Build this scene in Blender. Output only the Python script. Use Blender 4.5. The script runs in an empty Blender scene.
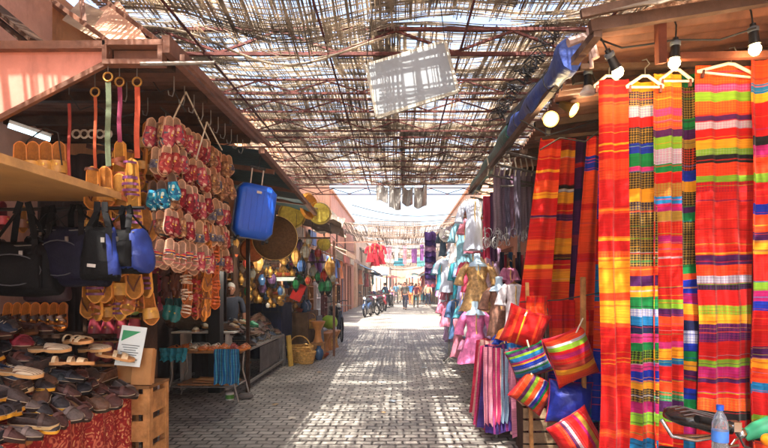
import bpy, bmesh, math, random
from math import sin, cos, pi, radians as R
from mathutils import Vector, Matrix, Euler, noise
rnd = random.Random(11)
C = bpy.context.scene.collection
SC = bpy.context.scene

# ------------------------------------------------------------------ camera, world, sun, exposure
EYE = 1.6; F = 512.0; CX = 400.0; CY = 285.0
cd = bpy.data.cameras.new('camera'); cam = bpy.data.objects.new('camera', cd); C.objects.link(cam)
cam.location = (0, 0, EYE); cam.rotation_euler = (pi/2, 0, 0)
cd.sensor_width = 36; cd.lens = 24; cd.shift_x = -(CX-384)/768; cd.shift_y = (CY-224)/768
cd.clip_start = .05; cd.clip_end = 600
SC.camera = cam
SUN = Vector((-.10, -.52, 1.0)).normalized()         # towards the sun: behind the camera
w = bpy.data.worlds.new('World'); SC.world = w; w.use_nodes = True
nt = w.node_tree; bg = nt.nodes['Background']
sky = nt.nodes.new('ShaderNodeTexSky'); sky.sky_type = 'NISHITA'; sky.sun_disc = False
sky.sun_elevation = math.asin(SUN.z); sky.sun_rotation = math.atan2(SUN.x, SUN.y)
sky.air_density = 1.0; sky.dust_density = 6.0; sky.ozone_density = 1.0
nt.links.new(sky.outputs[0], bg.inputs[0]); bg.inputs[1].default_value = .15
sl = bpy.data.lights.new('sun', 'SUN'); sl.energy = 3.6; sl.angle = R(.5); sl.color = (1, .93, .82)
so = bpy.data.objects.new('sun', sl); C.objects.link(so); so.rotation_euler = SUN.to_track_quat('Z', 'Y').to_euler()
SC.view_settings.view_transform = 'Standard'; SC.view_settings.look = 'None'
SC.view_settings.exposure = 2.28; SC.view_settings.gamma = 1
SC.cycles.max_bounces = 8; SC.cycles.diffuse_bounces = 5; SC.cycles.transparent_max_bounces = 8

# ------------------------------------------------------------------ helpers
def P(px, py, Y):
    return Vector(((px-CX)/F*Y, Y, EYE-(py-CY)/F*Y))
def S(px, Y): return px/F*Y                          # a size in pixels at depth Y, in metres
def lin(c):
    return tuple((v/255/12.92 if v/255 <= .04045 else ((v/255+.055)/1.055)**2.4) for v in c)
MATS = {}
def mat(name, c, rough=.75, var=.25, scale=6.0, bump=.15, metal=0., emit=0., c2=None, alpha=None, trans=0., sheen=0., bscale=None, dirt=0.):
    """c in sRGB 0..255; a procedural material with mottled colour and bump"""
    if name in MATS: return MATS[name]
    m = bpy.data.materials.new(name); m.use_nodes = True; MATS[name] = m
    n = m.node_tree.nodes; l = m.node_tree.links; b = n['Principled BSDF']
    c = lin(c)
    tc = n.new('ShaderNodeTexCoord'); no = n.new('ShaderNodeTexNoise')
    no.inputs['Scale'].default_value = scale; no.inputs['Detail'].default_value = 6; no.inputs['Roughness'].default_value = .65
    l.new(tc.outputs['Object'], no.inputs['Vector'])
    rp = n.new('ShaderNodeValToRGB'); l.new(no.outputs['Fac'], rp.inputs['Fac'])
    a = [v*(1-var) for v in c]; d = [min(1, v*(1+var)) for v in c] if c2 is None else lin(c2)
    rp.color_ramp.elements[0].position = .35; rp.color_ramp.elements[0].color = (*a, 1)
    rp.color_ramp.elements[1].position = .65; rp.color_ramp.elements[1].color = (*d, 1)
    if dirt:
        mp = n.new('ShaderNodeMapping'); mp.inputs['Scale'].default_value = (1, 1, .35); l.new(tc.outputs['Object'], mp.inputs[0])
        d1 = n.new('ShaderNodeTexNoise'); d1.inputs['Scale'].default_value = 2.6; d1.inputs['Detail'].default_value = 10; d1.inputs['Roughness'].default_value = .72; l.new(mp.outputs[0], d1.inputs['Vector'])
        d2 = n.new('ShaderNodeMapRange'); d2.inputs[1].default_value = .50; d2.inputs[2].default_value = .68; d2.inputs[4].default_value = dirt; l.new(d1.outputs['Fac'], d2.inputs[0])
        dx = n.new('ShaderNodeMix'); dx.data_type = 'RGBA'; l.new(d2.outputs[0], dx.inputs[0]); l.new(rp.outputs[0], dx.inputs[6]); dx.inputs[7].default_value = (c[0]*.38, c[1]*.36, c[2]*.36, 1)
        l.new(dx.outputs[2], b.inputs['Base Color'])
    else: l.new(rp.outputs[0], b.inputs['Base Color'])
    b.inputs['Roughness'].default_value = rough; b.inputs['Metallic'].default_value = metal
    if rough >= .7 and not metal: b.inputs['Specular IOR Level'].default_value = .2
    if sheen: b.inputs['Sheen Weight'].default_value = sheen
    if trans: b.inputs['Transmission Weight'].default_value = trans
    if alpha is not None: b.inputs['Alpha'].default_value = alpha
    if emit:
        b.inputs['Emission Color'].default_value = (*c, 1); b.inputs['Emission Strength'].default_value = emit
    if bump:
        n2 = n.new('ShaderNodeTexNoise'); n2.inputs['Scale'].default_value = bscale or scale*6; n2.inputs['Detail'].default_value = 4
        l.new(tc.outputs['Object'], n2.inputs['Vector'])
        bp = n.new('ShaderNodeBump'); bp.inputs['Strength'].default_value = bump; bp.inputs['Distance'].default_value = .02
        l.new(n2.outputs['Fac'], bp.inputs['Height']); l.new(bp.outputs[0], b.inputs['Normal'])
    return m
def stripes(name, bands, axis='Z', pattern=None, warp=.012, rough=.8, fine=.6):
    """woven cloth: bands = [(rgb, weight[, rgb2])]; rgb2 is woven into the band as a small diamond pattern"""
    if name in MATS: return MATS[name]
    m = bpy.data.materials.new(name); m.use_nodes = True; MATS[name] = m
    n = m.node_tree.nodes; l = m.node_tree.links; b = n['Principled BSDF']
    tc = n.new('ShaderNodeTexCoord'); sp = n.new('ShaderNodeSeparateXYZ'); l.new(tc.outputs['Generated'], sp.inputs[0])
    no = n.new('ShaderNodeTexNoise'); no.inputs['Scale'].default_value = 2.2; no.inputs['Detail'].default_value = 2
    l.new(tc.outputs['Object'], no.inputs['Vector'])
    ma = n.new('ShaderNodeMath'); ma.operation = 'MULTIPLY_ADD'; ma.inputs[1].default_value = warp*2
    l.new(no.outputs['Fac'], ma.inputs[0]); l.new(sp.outputs[axis], ma.inputs[2])
    sb = n.new('ShaderNodeMath'); sb.operation = 'SUBTRACT'; sb.inputs[1].default_value = warp; l.new(ma.outputs[0], sb.inputs[0])
    bands = bands[:31]; tot = sum(x[1] for x in bands)
    def ramp(k):
        r = n.new('ShaderNodeValToRGB'); l.new(sb.outputs[0], r.inputs[0]); r.color_ramp.interpolation = 'CONSTANT'
        p = 0; els = r.color_ramp.elements
        for i, bd in enumerate(bands):
            col = bd[2] if (k and len(bd) > 2) else bd[0]
            if k and len(bd) > 2 and sum(bd[0]) > 150: col = tuple(a_*.62+b_*.38 for a_, b_ in zip(bd[0], bd[2]))
            e = els[i] if i < 2 else els.new(min(.999, p/tot))
            e.position = min(.999, p/tot); e.color = (*lin(col), 1); p += bd[1]
        return r
    r1 = ramp(0); r2 = ramp(1)
    # diamond weave
    mp = n.new('ShaderNodeMapping'); l.new(tc.outputs['Object'], mp.inputs[0]); mp.inputs['Rotation'].default_value = (0, R(45), 0); mp.inputs['Scale'].default_value = (1, 0, 1)
    ck = n.new('ShaderNodeTexChecker'); ck.inputs['Scale'].default_value = 84
    jv = n.new('ShaderNodeVectorMath'); jv.operation = 'MULTIPLY_ADD'; jv.inputs[1].default_value = (.015, 0, .015); l.new(no.outputs['Color'], jv.inputs[0]); l.new(mp.outputs[0], jv.inputs[2]); l.new(jv.outputs[0], ck.inputs[0])
    cf = n.new('ShaderNodeMath'); cf.operation = 'MULTIPLY_ADD'; cf.inputs[1].default_value = .7; cf.inputs[2].default_value = .04; l.new(ck.outputs['Fac'], cf.inputs[0])
    mx = n.new('ShaderNodeMix'); mx.data_type = 'RGBA'
    l.new(cf.outputs[0], mx.inputs[0]); l.new(r1.outputs[0], mx.inputs[6]); l.new(r2.outputs[0], mx.inputs[7])
    # thin weft lines in the colours of other bands
    m1 = n.new('ShaderNodeMath'); m1.operation = 'MULTIPLY'; m1.inputs[1].default_value = 5.3; l.new(sb.outputs[0], m1.inputs[0])
    m2 = n.new('ShaderNodeMath'); m2.operation = 'FRACT'; l.new(m1.outputs[0], m2.inputs[0])
    r3 = ramp(0); l.new(m2.outputs[0], r3.inputs[0])
    cx_ = n.new('ShaderNodeCombineXYZ'); l.new(sb.outputs[0], cx_.inputs[0])
    n1 = n.new('ShaderNodeTexNoise'); n1.inputs['Scale'].default_value = 105; n1.inputs['Detail'].default_value = 1; l.new(cx_.outputs[0], n1.inputs['Vector'])
    g1 = n.new('ShaderNodeMath'); g1.operation = 'GREATER_THAN'; g1.inputs[1].default_value = .585; l.new(n1.outputs['Fac'], g1.inputs[0])
    g2 = n.new('ShaderNodeMath'); g2.operation = 'MULTIPLY'; g2.inputs[1].default_value = fine; l.new(g1.outputs[0], g2.inputs[0])
    mf = n.new('ShaderNodeMix'); mf.data_type = 'RGBA'; l.new(g2.outputs[0], mf.inputs[0]); l.new(mx.outputs[2], mf.inputs[6]); l.new(r3.outputs[0], mf.inputs[7]); mx = mf
    # thread to thread variation
    wv = n.new('ShaderNodeTexNoise'); wv.inputs['Scale'].default_value = 1; wv.inputs['Detail'].default_value = 3
    mq = n.new('ShaderNodeMapping'); mq.inputs['Scale'].default_value = (5, 5, 160); l.new(tc.outputs['Object'], mq.inputs[0]); l.new(mq.outputs[0], wv.inputs['Vector'])
    mr = n.new('ShaderNodeMapRange'); mr.inputs[1].default_value = .3; mr.inputs[2].default_value = .7; mr.inputs[3].default_value = .72; mr.inputs[4].default_value = 1.12
    l.new(wv.outputs['Fac'], mr.inputs[0])
    mu = n.new('ShaderNodeMix'); mu.data_type = 'RGBA'; mu.blend_type = 'MULTIPLY'; mu.inputs[0].default_value = 1
    l.new(mx.outputs[2], mu.inputs[6]); l.new(mr.outputs[0], mu.inputs[7]); l.new(mu.outputs[2], b.inputs['Base Color'])
    b.inputs['Roughness'].default_value = rough; b.inputs['Specular IOR Level'].default_value = .2; b.inputs['Sheen Weight'].default_value = .08
    bp = n.new('ShaderNodeBump'); bp.inputs['Strength'].default_value = .35; bp.inputs['Distance'].default_value = .01
    l.new(wv.outputs['Fac'], bp.inputs['Height']); l.new(bp.outputs[0], b.inputs['Normal'])
    t = n.new('ShaderNodeBsdfTranslucent'); x = n.new('ShaderNodeMixShader'); l.new(mu.outputs[2], t.inputs[0]); x.inputs[0].default_value = .12
    l.new(b.outputs[0], x.inputs[1]); l.new(t.outputs[0], x.inputs[2]); l.new(x.outputs[0], n['Material Output'].inputs[0])
    return m

class MB:
    def __init__(s): s.v = []; s.f = []; s.m = []; s.k = 0; s.mats = []
    def use(s, m):
        if m not in s.mats: s.mats.append(m)
        s.k = s.mats.index(m); return s
    def add(s, vs, fs):
        o = len(s.v); s.v += [tuple(x) for x in vs]; s.f += [tuple(i+o for i in f) for f in fs]; s.m += [s.k]*len(fs); return s
    def box(s, c, d, rot=None):
        c = Vector(c); x, y, z = d[0]/2, d[1]/2, d[2]/2
        vs = [Vector((i*x, j*y, k*z)) for i in (-1, 1) for j in (-1, 1) for k in (-1, 1)]
        if rot is not None:
            q = Euler(rot); 
            for u in vs: u.rotate(q)
        return s.add([u+c for u in vs], [(0,1,3,2),(4,6,7,5),(0,4,5,1),(2,3,7,6),(0,2,6,4),(1,5,7,3)])
    def bar(s, a, b, w, h=None):
        a, b = Vector(a), Vector(b); d = (b-a); L = d.length; h = h or w
        if L < 1e-6: return s
        z = d/L; up = Vector((0, 0, 1)) if abs(z.z) < .95 else Vector((0, 1, 0))
        x = z.cross(up).normalized()*w/2; y = x.normalized().cross(z).normalized()*h/2
        vs = [p+i*x+j*y for p in (a, b) for i, j in ((-1,-1),(1,-1),(1,1),(-1,1))]
        return s.add(vs, [(0,3,2,1),(4,5,6,7),(0,1,5,4),(1,2,6,5),(2,3,7,6),(3,0,4,7)])
    def tube(s, pts, r, n=8, close=False, caps=True):
        pts = [Vector(p) for p in pts]; N = len(pts); rs = r if isinstance(r, (list, tuple)) else [r]*N
        rings = []; px = None
        for i, p in enumerate(pts):
            if close: t = pts[(i+1) % N]-pts[i-1]
            else: t = pts[min(i+1, N-1)]-pts[max(i-1, 0)]
            t = t.normalized() if t.length > 1e-9 else Vector((0, 0, 1))
            if px is None:
                u = Vector((0, 0, 1)) if abs(t.z) < .9 else Vector((1, 0, 0)); px = t.cross(u).normalized()
            px = (px-t*px.dot(t)); px = px.normalized() if px.length > 1e-6 else t.orthogonal().normalized()
            py = t.cross(px)
            rings.append([p+(px*cos(2*pi*k/n)+py*sin(2*pi*k/n))*rs[i] for k in range(n)])
        return s.loft(rings, close=close, caps=caps)
    def loft(s, rings, close=False, caps=True, ring_closed=True):
        n = len(rings[0]); N = len(rings); vs = [p for r_ in rings for p in r_]; fs = []
        for i in range(N if close else N-1):
            j = (i+1) % N
            for k in range(n if ring_closed else n-1):
                q = (k+1) % n; fs.append((i*n+k, i*n+q, j*n+q, j*n+k))
        if caps and not close and ring_closed:
            fs.append(tuple(range(n))[::-1]); fs.append(tuple((N-1)*n+k for k in range(n)))
        return s.add(vs, fs)
    def lathe(s, prof, n=20, c=(0,0,0), axis='Z', sx=1., sy=1.):
        rings = []
        for r, z in prof:
            ring = []
            for k in range(n):
                a = 2*pi*k/n; p = Vector((r*cos(a)*sx, r*sin(a)*sy, z))
                if axis == 'Y': p = Vector((p.x, -p.z, p.y))
                if axis == 'X': p = Vector((p.z, p.x, p.y))
                ring.append(p+Vector(c))
            rings.append(ring)
        return s.loft(rings)
    def prism(s, poly, t, plane='XZ', at=0.):
        """poly 2D outline extruded by t"""
        n = len(poly)
        def q(p, d):
            return {'XZ': (p[0], at+d, p[1]), 'XY': (p[0], p[1], at+d), 'YZ': (at+d, p[0], p[1])}[plane]
        vs = [q(p, 0) for p in poly]+[q(p, t) for p in poly]
        return s.add(vs, [tuple(range(n)), tuple(range(n, 2*n))[::-1]]+[(i, i+n, (i+1) % n+n, (i+1) % n) for i in range(n)])
    def ball(s, c, r, n=10, sc=(1,1,1)):
        c = Vector(c); rings = []
        for i in range(1, n):
            a = pi*i/n; rings.append([c+Vector((r*sin(a)*cos(2*pi*k/(n*2))*sc[0], r*sin(a)*sin(2*pi*k/(n*2))*sc[1], -r*cos(a)*sc[2])) for k in range(n*2)])
        return s.loft(rings)
    def sheet(s, fn, nu, nv, t=.01, wrap=False):
        """fn(u,v)->Vector; two skins t apart, closed at the rim"""
        g = [[Vector(fn(i/nu, j/nv)) for j in range(nv+1)] for i in range(nu+1)]
        def nrm(i, j):
            a = g[min(i+1, nu)][j]-g[max(i-1, 0)][j]; b = g[i][min(j+1, nv)]-g[i][max(j-1, 0)]
            q = a.cross(b); return q.normalized() if q.length > 1e-12 else Vector((0,0,1))
        A = [g[i][j] for i in range(nu+1) for j in range(nv+1)]
        B = [g[i][j]+nrm(i, j)*t for i in range(nu+1) for j in range(nv+1)]
        W = nv+1; o = len(A); fs = []
        for i in range(nu):
            for j in range(nv):
                a, b, c, d = i*W+j, (i+1)*W+j, (i+1)*W+j+1, i*W+j+1
                fs.append((a, d, c, b)); fs.append((o+a, o+b, o+c, o+d))
        for i in range(nu):
            a, b = i*W, (i+1)*W; fs.append((a, b, o+b, o+a)); a += nv; b += nv; fs.append((b, a, o+a, o+b))
        for j in range(nv):
            a, b = j, j+1; fs.append((b, a, o+a, o+b)); a += nu*W; b += nu*W; fs.append((a, b, o+b, o+a))
        return s.add(A+B, fs)
    def mesh(s, name, smooth=None):
        me = bpy.data.meshes.new(name); me.from_pydata(s.v, [], s.f)
        for m in s.mats: me.materials.append(m)
        me.polygons.foreach_set('material_index', s.m)
        if smooth is not None:
            try:
                me.polygons.foreach_set('use_smooth', [True]*len(me.polygons)); me.set_sharp_from_angle(angle=R(smooth))
            except Exception: pass
        me.update(); return me
    def build(s, name, parent=None, smooth=38, m=None, loc=None, rot=None):
        if m is not None and not s.mats: s.mats = [m]
        o = bpy.data.objects.new(name, s.mesh(name, smooth)); C.objects.link(o)
        if parent: o.parent = parent
        if loc is not None: o.location = loc
        if rot is not None: o.rotation_euler = rot
        return o
def M(m): return MB().use(m)
def tag(o, label=None, cat=None, group=None, kind=None):
    if label: o['label'] = label
    if cat: o['category'] = cat
    if group: o['group'] = group
    if kind: o['kind'] = kind
    return o
def empty(name, label, cat, loc=(0,0,0), rot=(0,0,0), group=None):
    o = bpy.data.objects.new(name, None); C.objects.link(o); o.location = loc; o.rotation_euler = rot
    o.empty_display_size = .1
    return tag(o, label, cat, group)
def dup(o, label=None, loc=None, rot=None, scale=None, parent=None, group=None, cat=None):
    c = o.copy(); C.objects.link(c); c.parent = parent
    for ch in list(o.children): dup(ch, parent=c)
    if parent is None:
        if label: c['label'] = label
        if group: c['group'] = group
        if cat: c['category'] = cat
        if loc is not None: c.location = loc
        if rot is not None: c.rotation_euler = rot
        if scale is not None: c.scale = scale if isinstance(scale, tuple) else (scale,)*3
    return c
PROTO = {}
def place(key, builder, label, cat, loc, rot=(0,0,0), scale=1., group=None):
    """first use builds the thing at its place, later uses copy it"""
    if key in PROTO and PROTO[key] is not None:
        return dup(PROTO[key], label, loc, rot, scale, group=group, cat=cat)
    o = builder(); PROTO[key] = o
    o.location = loc; o.rotation_euler = rot; o.scale = scale if isinstance(scale, tuple) else (scale,)*3
    tag(o, label, cat, group); return o

# common materials
rust = mat('rust_red_paint', (92, 52, 48), .7, .4, 9, .2)
redbrown = mat('red_brown_metal', (116, 78, 60), .6, .35, 5, .25, dirt=.6)
darkwood = mat('dark_wood', (62, 42, 30), .8, .4, 8, .3, dirt=.6)
wood = mat('pale_wood', (168, 120, 72), .75, .35, 9, .3, dirt=.6)
steel = mat('grey_steel', (120, 116, 110), .45, .3, 14, .1, metal=.6)
black = mat('black_paint', (18, 18, 20), .5, .3, 10, .1)
rubber = mat('black_rubber', (20, 20, 22), .85, .2, 20, .1)
white = mat('white_paint', (215, 212, 205), .6, .08, 5, .05)
def glowing(m, amt=.3):
    n = m.node_tree.nodes; l = m.node_tree.links; b = n['Principled BSDF']; t = n.new('ShaderNodeBsdfTranslucent'); x = n.new('ShaderNodeMixShader'); o = n['Material Output']
    src = b.inputs['Base Color'].links[0].from_socket; l.new(src, t.inputs[0]); x.inputs[0].default_value = amt
    l.new(b.outputs[0], x.inputs[1]); l.new(t.outputs[0], x.inputs[2]); l.new(x.outputs[0], o.inputs[0]); return m
reed = glowing(mat('reed_cane', (150, 137, 122), .85, .45, 3, .0, c2=(214, 200, 180)), .55)
brass = mat('engraved_brass', (180, 136, 66), .38, .25, 22, .35, metal=.75)
brass2 = mat('yellow_brass', (176, 158, 64), .4, .25, 22, .35, metal=.7)
pinkplaster = mat('salmon_plaster', (200, 154, 136), .9, .18, 1.6, .25, dirt=.6)
orangeplaster = mat('ochre_plaster', (206, 146, 96), .9, .2, 1.2, .25, dirt=.6)
cable = mat('grey_cable', (52, 50, 48), .7, .2, 10, 0)
stringm = mat('pale_string', (200, 190, 170), .8, .2, 10, 0)
card = mat('cardboard', (178, 128, 80), .9, .15, 5, .1)
ORD = ['first','second','third','fourth','fifth','sixth','seventh','eighth','ninth','tenth','eleventh','twelfth']
# ------------------------------------------------------------------ ground
def ground_material():
    m = bpy.data.materials.new('stone_sett_paving'); m.use_nodes = True
    n = m.node_tree.nodes; l = m.node_tree.links; b = n['Principled BSDF']
    tc = n.new('ShaderNodeTexCoord')
    nz = n.new('ShaderNodeTexNoise'); nz.inputs['Scale'].default_value = 3; l.new(tc.outputs['Object'], nz.inputs['Vector'])
    mv = n.new('ShaderNodeVectorMath'); mv.operation = 'MULTIPLY_ADD'; mv.inputs[1].default_value = (.09, .09, 0)
    l.new(nz.outputs['Color'], mv.inputs[0]); l.new(tc.outputs['Object'], mv.inputs[2])
    br = n.new('ShaderNodeTexBrick'); br.inputs['Scale'].default_value = 1; br.offset = .5
    br.inputs['Brick Width'].default_value = .165; br.inputs['Row Height'].default_value = .112
    br.inputs['Mortar Size'].default_value = .012; br.inputs['Mortar Smooth'].default_value = .35; br.inputs['Bias'].default_value = 0
    br.inputs['Color1'].default_value = (.43, .395, .35, 1); br.inputs['Color2'].default_value = (.26, .245, .22, 1); br.inputs['Mortar'].default_value = (.075, .066, .058, 1)
    l.new(mv.outputs[0], br.inputs['Vector'])
    n2 = n.new('ShaderNodeTexNoise'); n2.inputs['Scale'].default_value = .9; n2.inputs['Detail'].default_value = 8; l.new(tc.outputs['Object'], n2.inputs['Vector'])
    mr = n.new('ShaderNodeMapRange'); mr.inputs[1].default_value = .3; mr.inputs[2].default_value = .72; mr.inputs[3].default_value = .5; mr.inputs[4].default_value = 1.3
    l.new(n2.outputs['Fac'], mr.inputs[0])
    mu = n.new('ShaderNodeMix'); mu.data_type = 'RGBA'; mu.blend_type = 'MULTIPLY'; mu.inputs[0].default_value = 1
    n4 = n.new('ShaderNodeTexNoise'); n4.inputs['Scale'].default_value = 3.1; n4.inputs['Detail'].default_value = 9; n4.inputs['Roughness'].default_value = .7; l.new(tc.outputs['Object'], n4.inputs['Vector'])
    q4 = n.new('ShaderNodeMapRange'); q4.inputs[1].default_value = .52; q4.inputs[2].default_value = .66; q4.inputs[4].default_value = .75; l.new(n4.outputs['Fac'], q4.inputs[0])
    x4 = n.new('ShaderNodeMix'); x4.data_type = 'RGBA'; l.new(q4.outputs[0], x4.inputs[0]); l.new(br.outputs['Color'], x4.inputs[6]); x4.inputs[7].default_value = (.18, .16, .14, 1)
    l.new(x4.outputs[2], mu.inputs[6]); l.new(mr.outputs[0], mu.inputs[7]); l.new(mu.outputs[2], b.inputs['Base Color'])
    n3 = n.new('ShaderNodeTexNoise'); n3.inputs['Scale'].default_value = 26; n3.inputs['Detail'].default_value = 5; l.new(tc.outputs['Object'], n3.inputs['Vector'])
    mh = n.new('ShaderNodeMath'); mh.operation = 'MULTIPLY_ADD'; mh.inputs[1].default_value = -1.0; l.new(br.outputs['Fac'], mh.inputs[0]); l.new(n3.outputs['Fac'], mh.inputs[2])
    bp = n.new('ShaderNodeBump'); bp.inputs['Strength'].default_value = 1.0; bp.inputs['Distance'].default_value = .012
    l.new(mh.outputs[0], bp.inputs['Height']); l.new(bp.outputs[0], b.inputs['Normal'])
    r2 = n.new('ShaderNodeMapRange'); r2.inputs[3].default_value = .45; r2.inputs[4].default_value = .8; l.new(n2.outputs['Fac'], r2.inputs[0]); l.new(r2.outputs[0], b.inputs['Roughness'])
    return m
g = M(mat('dry_earth', (150, 120, 92), .95, .2, .3, .2)); g.add([(-300,-300,-.012),(300,-300,-.012),(300,400,-.012),(-300,400,-.012)], [(0,1,2,3)])
tag(g.build('ground'), kind='structure')
g = M(ground_material())
nx, ny = 24, 160
vs = []; 
for i in range(nx+1):
    for j in range(ny+1):
        x = -3.7+7.4*i/nx; y = -6+96*j/ny
        vs.append((x, y, -.0+.012*noise.noise(Vector((x*.9, y*.9, 3)))+.012))
g.add(vs, [(i*(ny+1)+j, (i+1)*(ny+1)+j, (i+1)*(ny+1)+j+1, i*(ny+1)+j+1) for i in range(nx) for j in range(ny)])
tag(g.build('alley_paving'), kind='structure')

# ------------------------------------------------------------------ buildings
def wall_building(name, label, x0, x1, y0, y1, h, m, openings=(), side=1, cat='building'):
    """block with its long face towards the alley; openings = [(y0,y1,z0,z1,kind)] recessed into that face"""
    root = empty(name, label, cat, ((x0+x1)/2, (y0+y1)/2, 0)); cx, cy = (x0+x1)/2, (y0+y1)/2
    fx = x1 if side > 0 else x0                      # face plane
    b = M(m); th = .25; inner = fx-side*th
    ops = sorted(openings)
    ys = sorted(set([y0, y1]+[o[0] for o in ops]+[o[1] for o in ops])); zs = sorted(set([0, h]+[o[2] for o in ops]+[o[3] for o in ops]))
    for a, c in zip(ys, ys[1:]):
        for e, f in zip(zs, zs[1:]):
            my, mz = (a+c)/2, (e+f)/2
            if any(o[0] < my < o[1] and o[2] < mz < o[3] for o in ops): continue
            b.box(((fx+inner)/2-cx, my-cy, mz), (th, c-a, f-e))
    back = x0 if side > 0 else x1
    b.box(((back+inner)/2-cx, 0, h/2), (abs(inner-back)-.9, y1-y0, h-.01))
    for yy in (y0+.1, y1-.1): b.box(((inner-side*.25)-cx, yy-cy, h/2), (.5, .2, h-.02))
    b.build('wall', root, None)
    M(mat('parapet_plaster', (190, 140, 108), .9)).box(((fx+back)/2-cx+side*.04, 0, h+.06), (abs(fx-back)+.1, y1-y0+.08, .12)).build('parapet', root, None)
    for k, o in enumerate(ops):
        yc, zc = (o[0]+o[1])/2-cy, (o[2]+o[3])/2; W, H = o[1]-o[0], o[3]-o[2]; kind = o[4]
        if kind == 'window':
            f = M(darkwood); xx = fx-side*.08-cx
            for s in (-1, 1): f.box((xx, yc+s*(W/2-.04), zc), (.07, .08, H)); f.box((xx, yc, zc+s*(H/2-.04)), (.07, W-.16, .08))
            f.box((xx, yc, zc), (.05, .05, H-.16))
            fo = f.build('window', root, None)
            M(mat('dark_window_glass', (40, 48, 56), .15, .1, 3, 0)).box((fx-side*.13-cx, yc, zc), (.02, W-.1, H-.1)).build('pane', fo, None)
        else:
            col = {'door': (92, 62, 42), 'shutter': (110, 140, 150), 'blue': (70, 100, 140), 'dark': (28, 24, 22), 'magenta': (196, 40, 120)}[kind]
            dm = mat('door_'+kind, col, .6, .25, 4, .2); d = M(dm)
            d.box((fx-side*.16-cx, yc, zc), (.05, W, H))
            if kind != 'dark':
                for q in range(int(H/.16)): d.box((fx-side*.125-cx, yc, o[2]+.08+q*.16), (.02, W-.04, .10))
            do = d.build('door', root, None)
            fr = M(mat('door_surround', (120, 70, 50), .8))
            for s in (-1, 1): fr.box((fx+side*.015-cx, yc+s*(W/2+.05), zc), (.05, .1, H))
            fr.box((fx+side*.015-cx, yc, o[3]+.06), (.06, W+.22, .12)); fr.build('door_frame', do, None)
    return root
pinkwall = mat('pink_wash_plaster', (204, 150, 128), .9, .15, 1.0, .2, dirt=.5)
peach = mat('peach_plaster', (204, 168, 138), .9, .14, 1.0, .2, dirt=.5)
cream = mat('cream_plaster', (196, 180, 160), .9, .12, 1.0, .2, dirt=.5)
wall_building('plaster_building', 'salmon plaster building wall rising above the nearest left shoe stall', -6, -3.6, -5, 5.3, 7.2, pinkplaster)
wall_building('plaster_building', 'ochre building wall behind the sandal racks and the blue suitcase', -6.5, -3.75, 5.35, 14.4, 4.6, orangeplaster, [(6.3,7.6,0,2.4,'dark'),(9,10.6,0,2.4,'dark')])
wall_building('shop_building', 'orange plaster shop building with awning and magenta door beyond the brass stall', -8, -3.3, 14.5, 24, 6.4, mat('warm_orange_plaster', (206, 152, 116), .9, .15, 1, .2, dirt=.5), [(15.2,16.4,0,2.6,'magenta'),(17.4,19.2,0,2.7,'dark'),(20.4,22.2,0,2.7,'door'),(16,16.9,3.7,5,'window'),(19,19.9,3.7,5,'window'),(22,22.8,3.7,5,'window')])
wall_building('shop_building', 'pale pink shop building with white shop signs behind the parked mopeds', -8, -3.25, 24.1, 36, 6.0, pinkwall, [(25,27,0,2.7,'dark'),(28.4,30.2,0,2.7,'blue'),(31.8,33.6,0,2.7,'door'),(26,27,3.6,4.9,'window'),(30,31,3.6,4.9,'window')])
wall_building('shop_building', 'peach shop building far down the left side of the alley', -8, -3.1, 36.1, 56, 5.4, peach, [(38,40.5,0,2.7,'dark'),(43,46,0,2.7,'shutter'),(49,52,0,2.7,'dark'),(41,42,3.4,4.6,'window')])
wall_building('shop_building', 'cream building closing the far end of the alley on the left', -9, -1.4, 66, 74, 6.2, cream, [(67,69,0,2.6,'dark'),(70.5,72.5,0,2.6,'blue')])
wall_building('plaster_building', 'brown plaster building wall behind the bright scarf display', 3.5, 6, -5, 9.5, 6.2, orangeplaster, side=-1)
wall_building('shop_building', 'pink building behind the hanging dresses on the right', 3.3, 8, 9.6, 20, 4.6, pinkwall, [(11,13,0,2.6,'dark'),(15,17,0,2.6,'dark')], side=-1)
wall_building('shop_building', 'sand coloured building beyond the dress stalls on the right', 3.2, 8, 20.1, 38, 6.0, peach, [(22,24,0,2.6,'dark'),(27,29,0,2.6,'blue'),(33,35,0,2.6,'dark'),(23,24,3.5,4.8,'window'),(28,29,3.5,4.8,'window')], side=-1)
wall_building('shop_building', 'far pale building on the right near the alley end', 3.1, 8, 38.1, 58, 5.2, cream, [(40,43,0,2.6,'dark'),(48,51,0,2.6,'dark')], side=-1)
wall_building('shop_building', 'rosy building closing the far end of the alley on the right', -1.3, 9, 76, 84, 5.6, pinkwall, [], side=-1)

# ------------------------------------------------------------------ overhead trusses and mats
ZC = 4.4
def truss(y, x0, x1, z, h, label, wdt=.03, step=1.0):
    root = empty('roof_truss', label, 'roof truss', ((x0+x1)/2, y, z), group='rust red trusses carrying the reed mats')
    W = (x1-x0)/2
    M(rust).bar((-W, 0, 0), (W, 0, 0), wdt, wdt).build('bottom_chord', root, None)
    M(rust).bar((-W, 0, h), (W, 0, h), wdt, wdt).build('top_chord', root, None)
    b = M(rust); n = max(2, int(2*W/step))
    for i in range(n):
        a, c = -W+2*W*i/n, -W+2*W*(i+1)/n; mid = (a+c)/2
        b.bar((a, 0, .02), (mid, 0, h-.02), wdt*.7); b.bar((mid, 0, h-.02), (c, 0, .02), wdt*.7)
    b.build('web', root, None)
TY = [6.2, 7.5, 8.4, 9.3, 10.4, 11.6, 12.9, 14.3, 15.9]
for i, y in enumerate(TY):
    nm = 'nearest red truss overhead, with wide open zigzag webbing' if i == 0 else ('red truss overhead, last before the open sky' if i == len(TY)-1 else 'red truss overhead, %s from the camera' % ORD[i])
    truss(y, -3.6, 3.5, ZC+rnd.uniform(-.05, .05), .30 if i == 0 else .2, nm, .04 if i == 0 else .028, 1.25 if i == 0 else .9)
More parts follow.
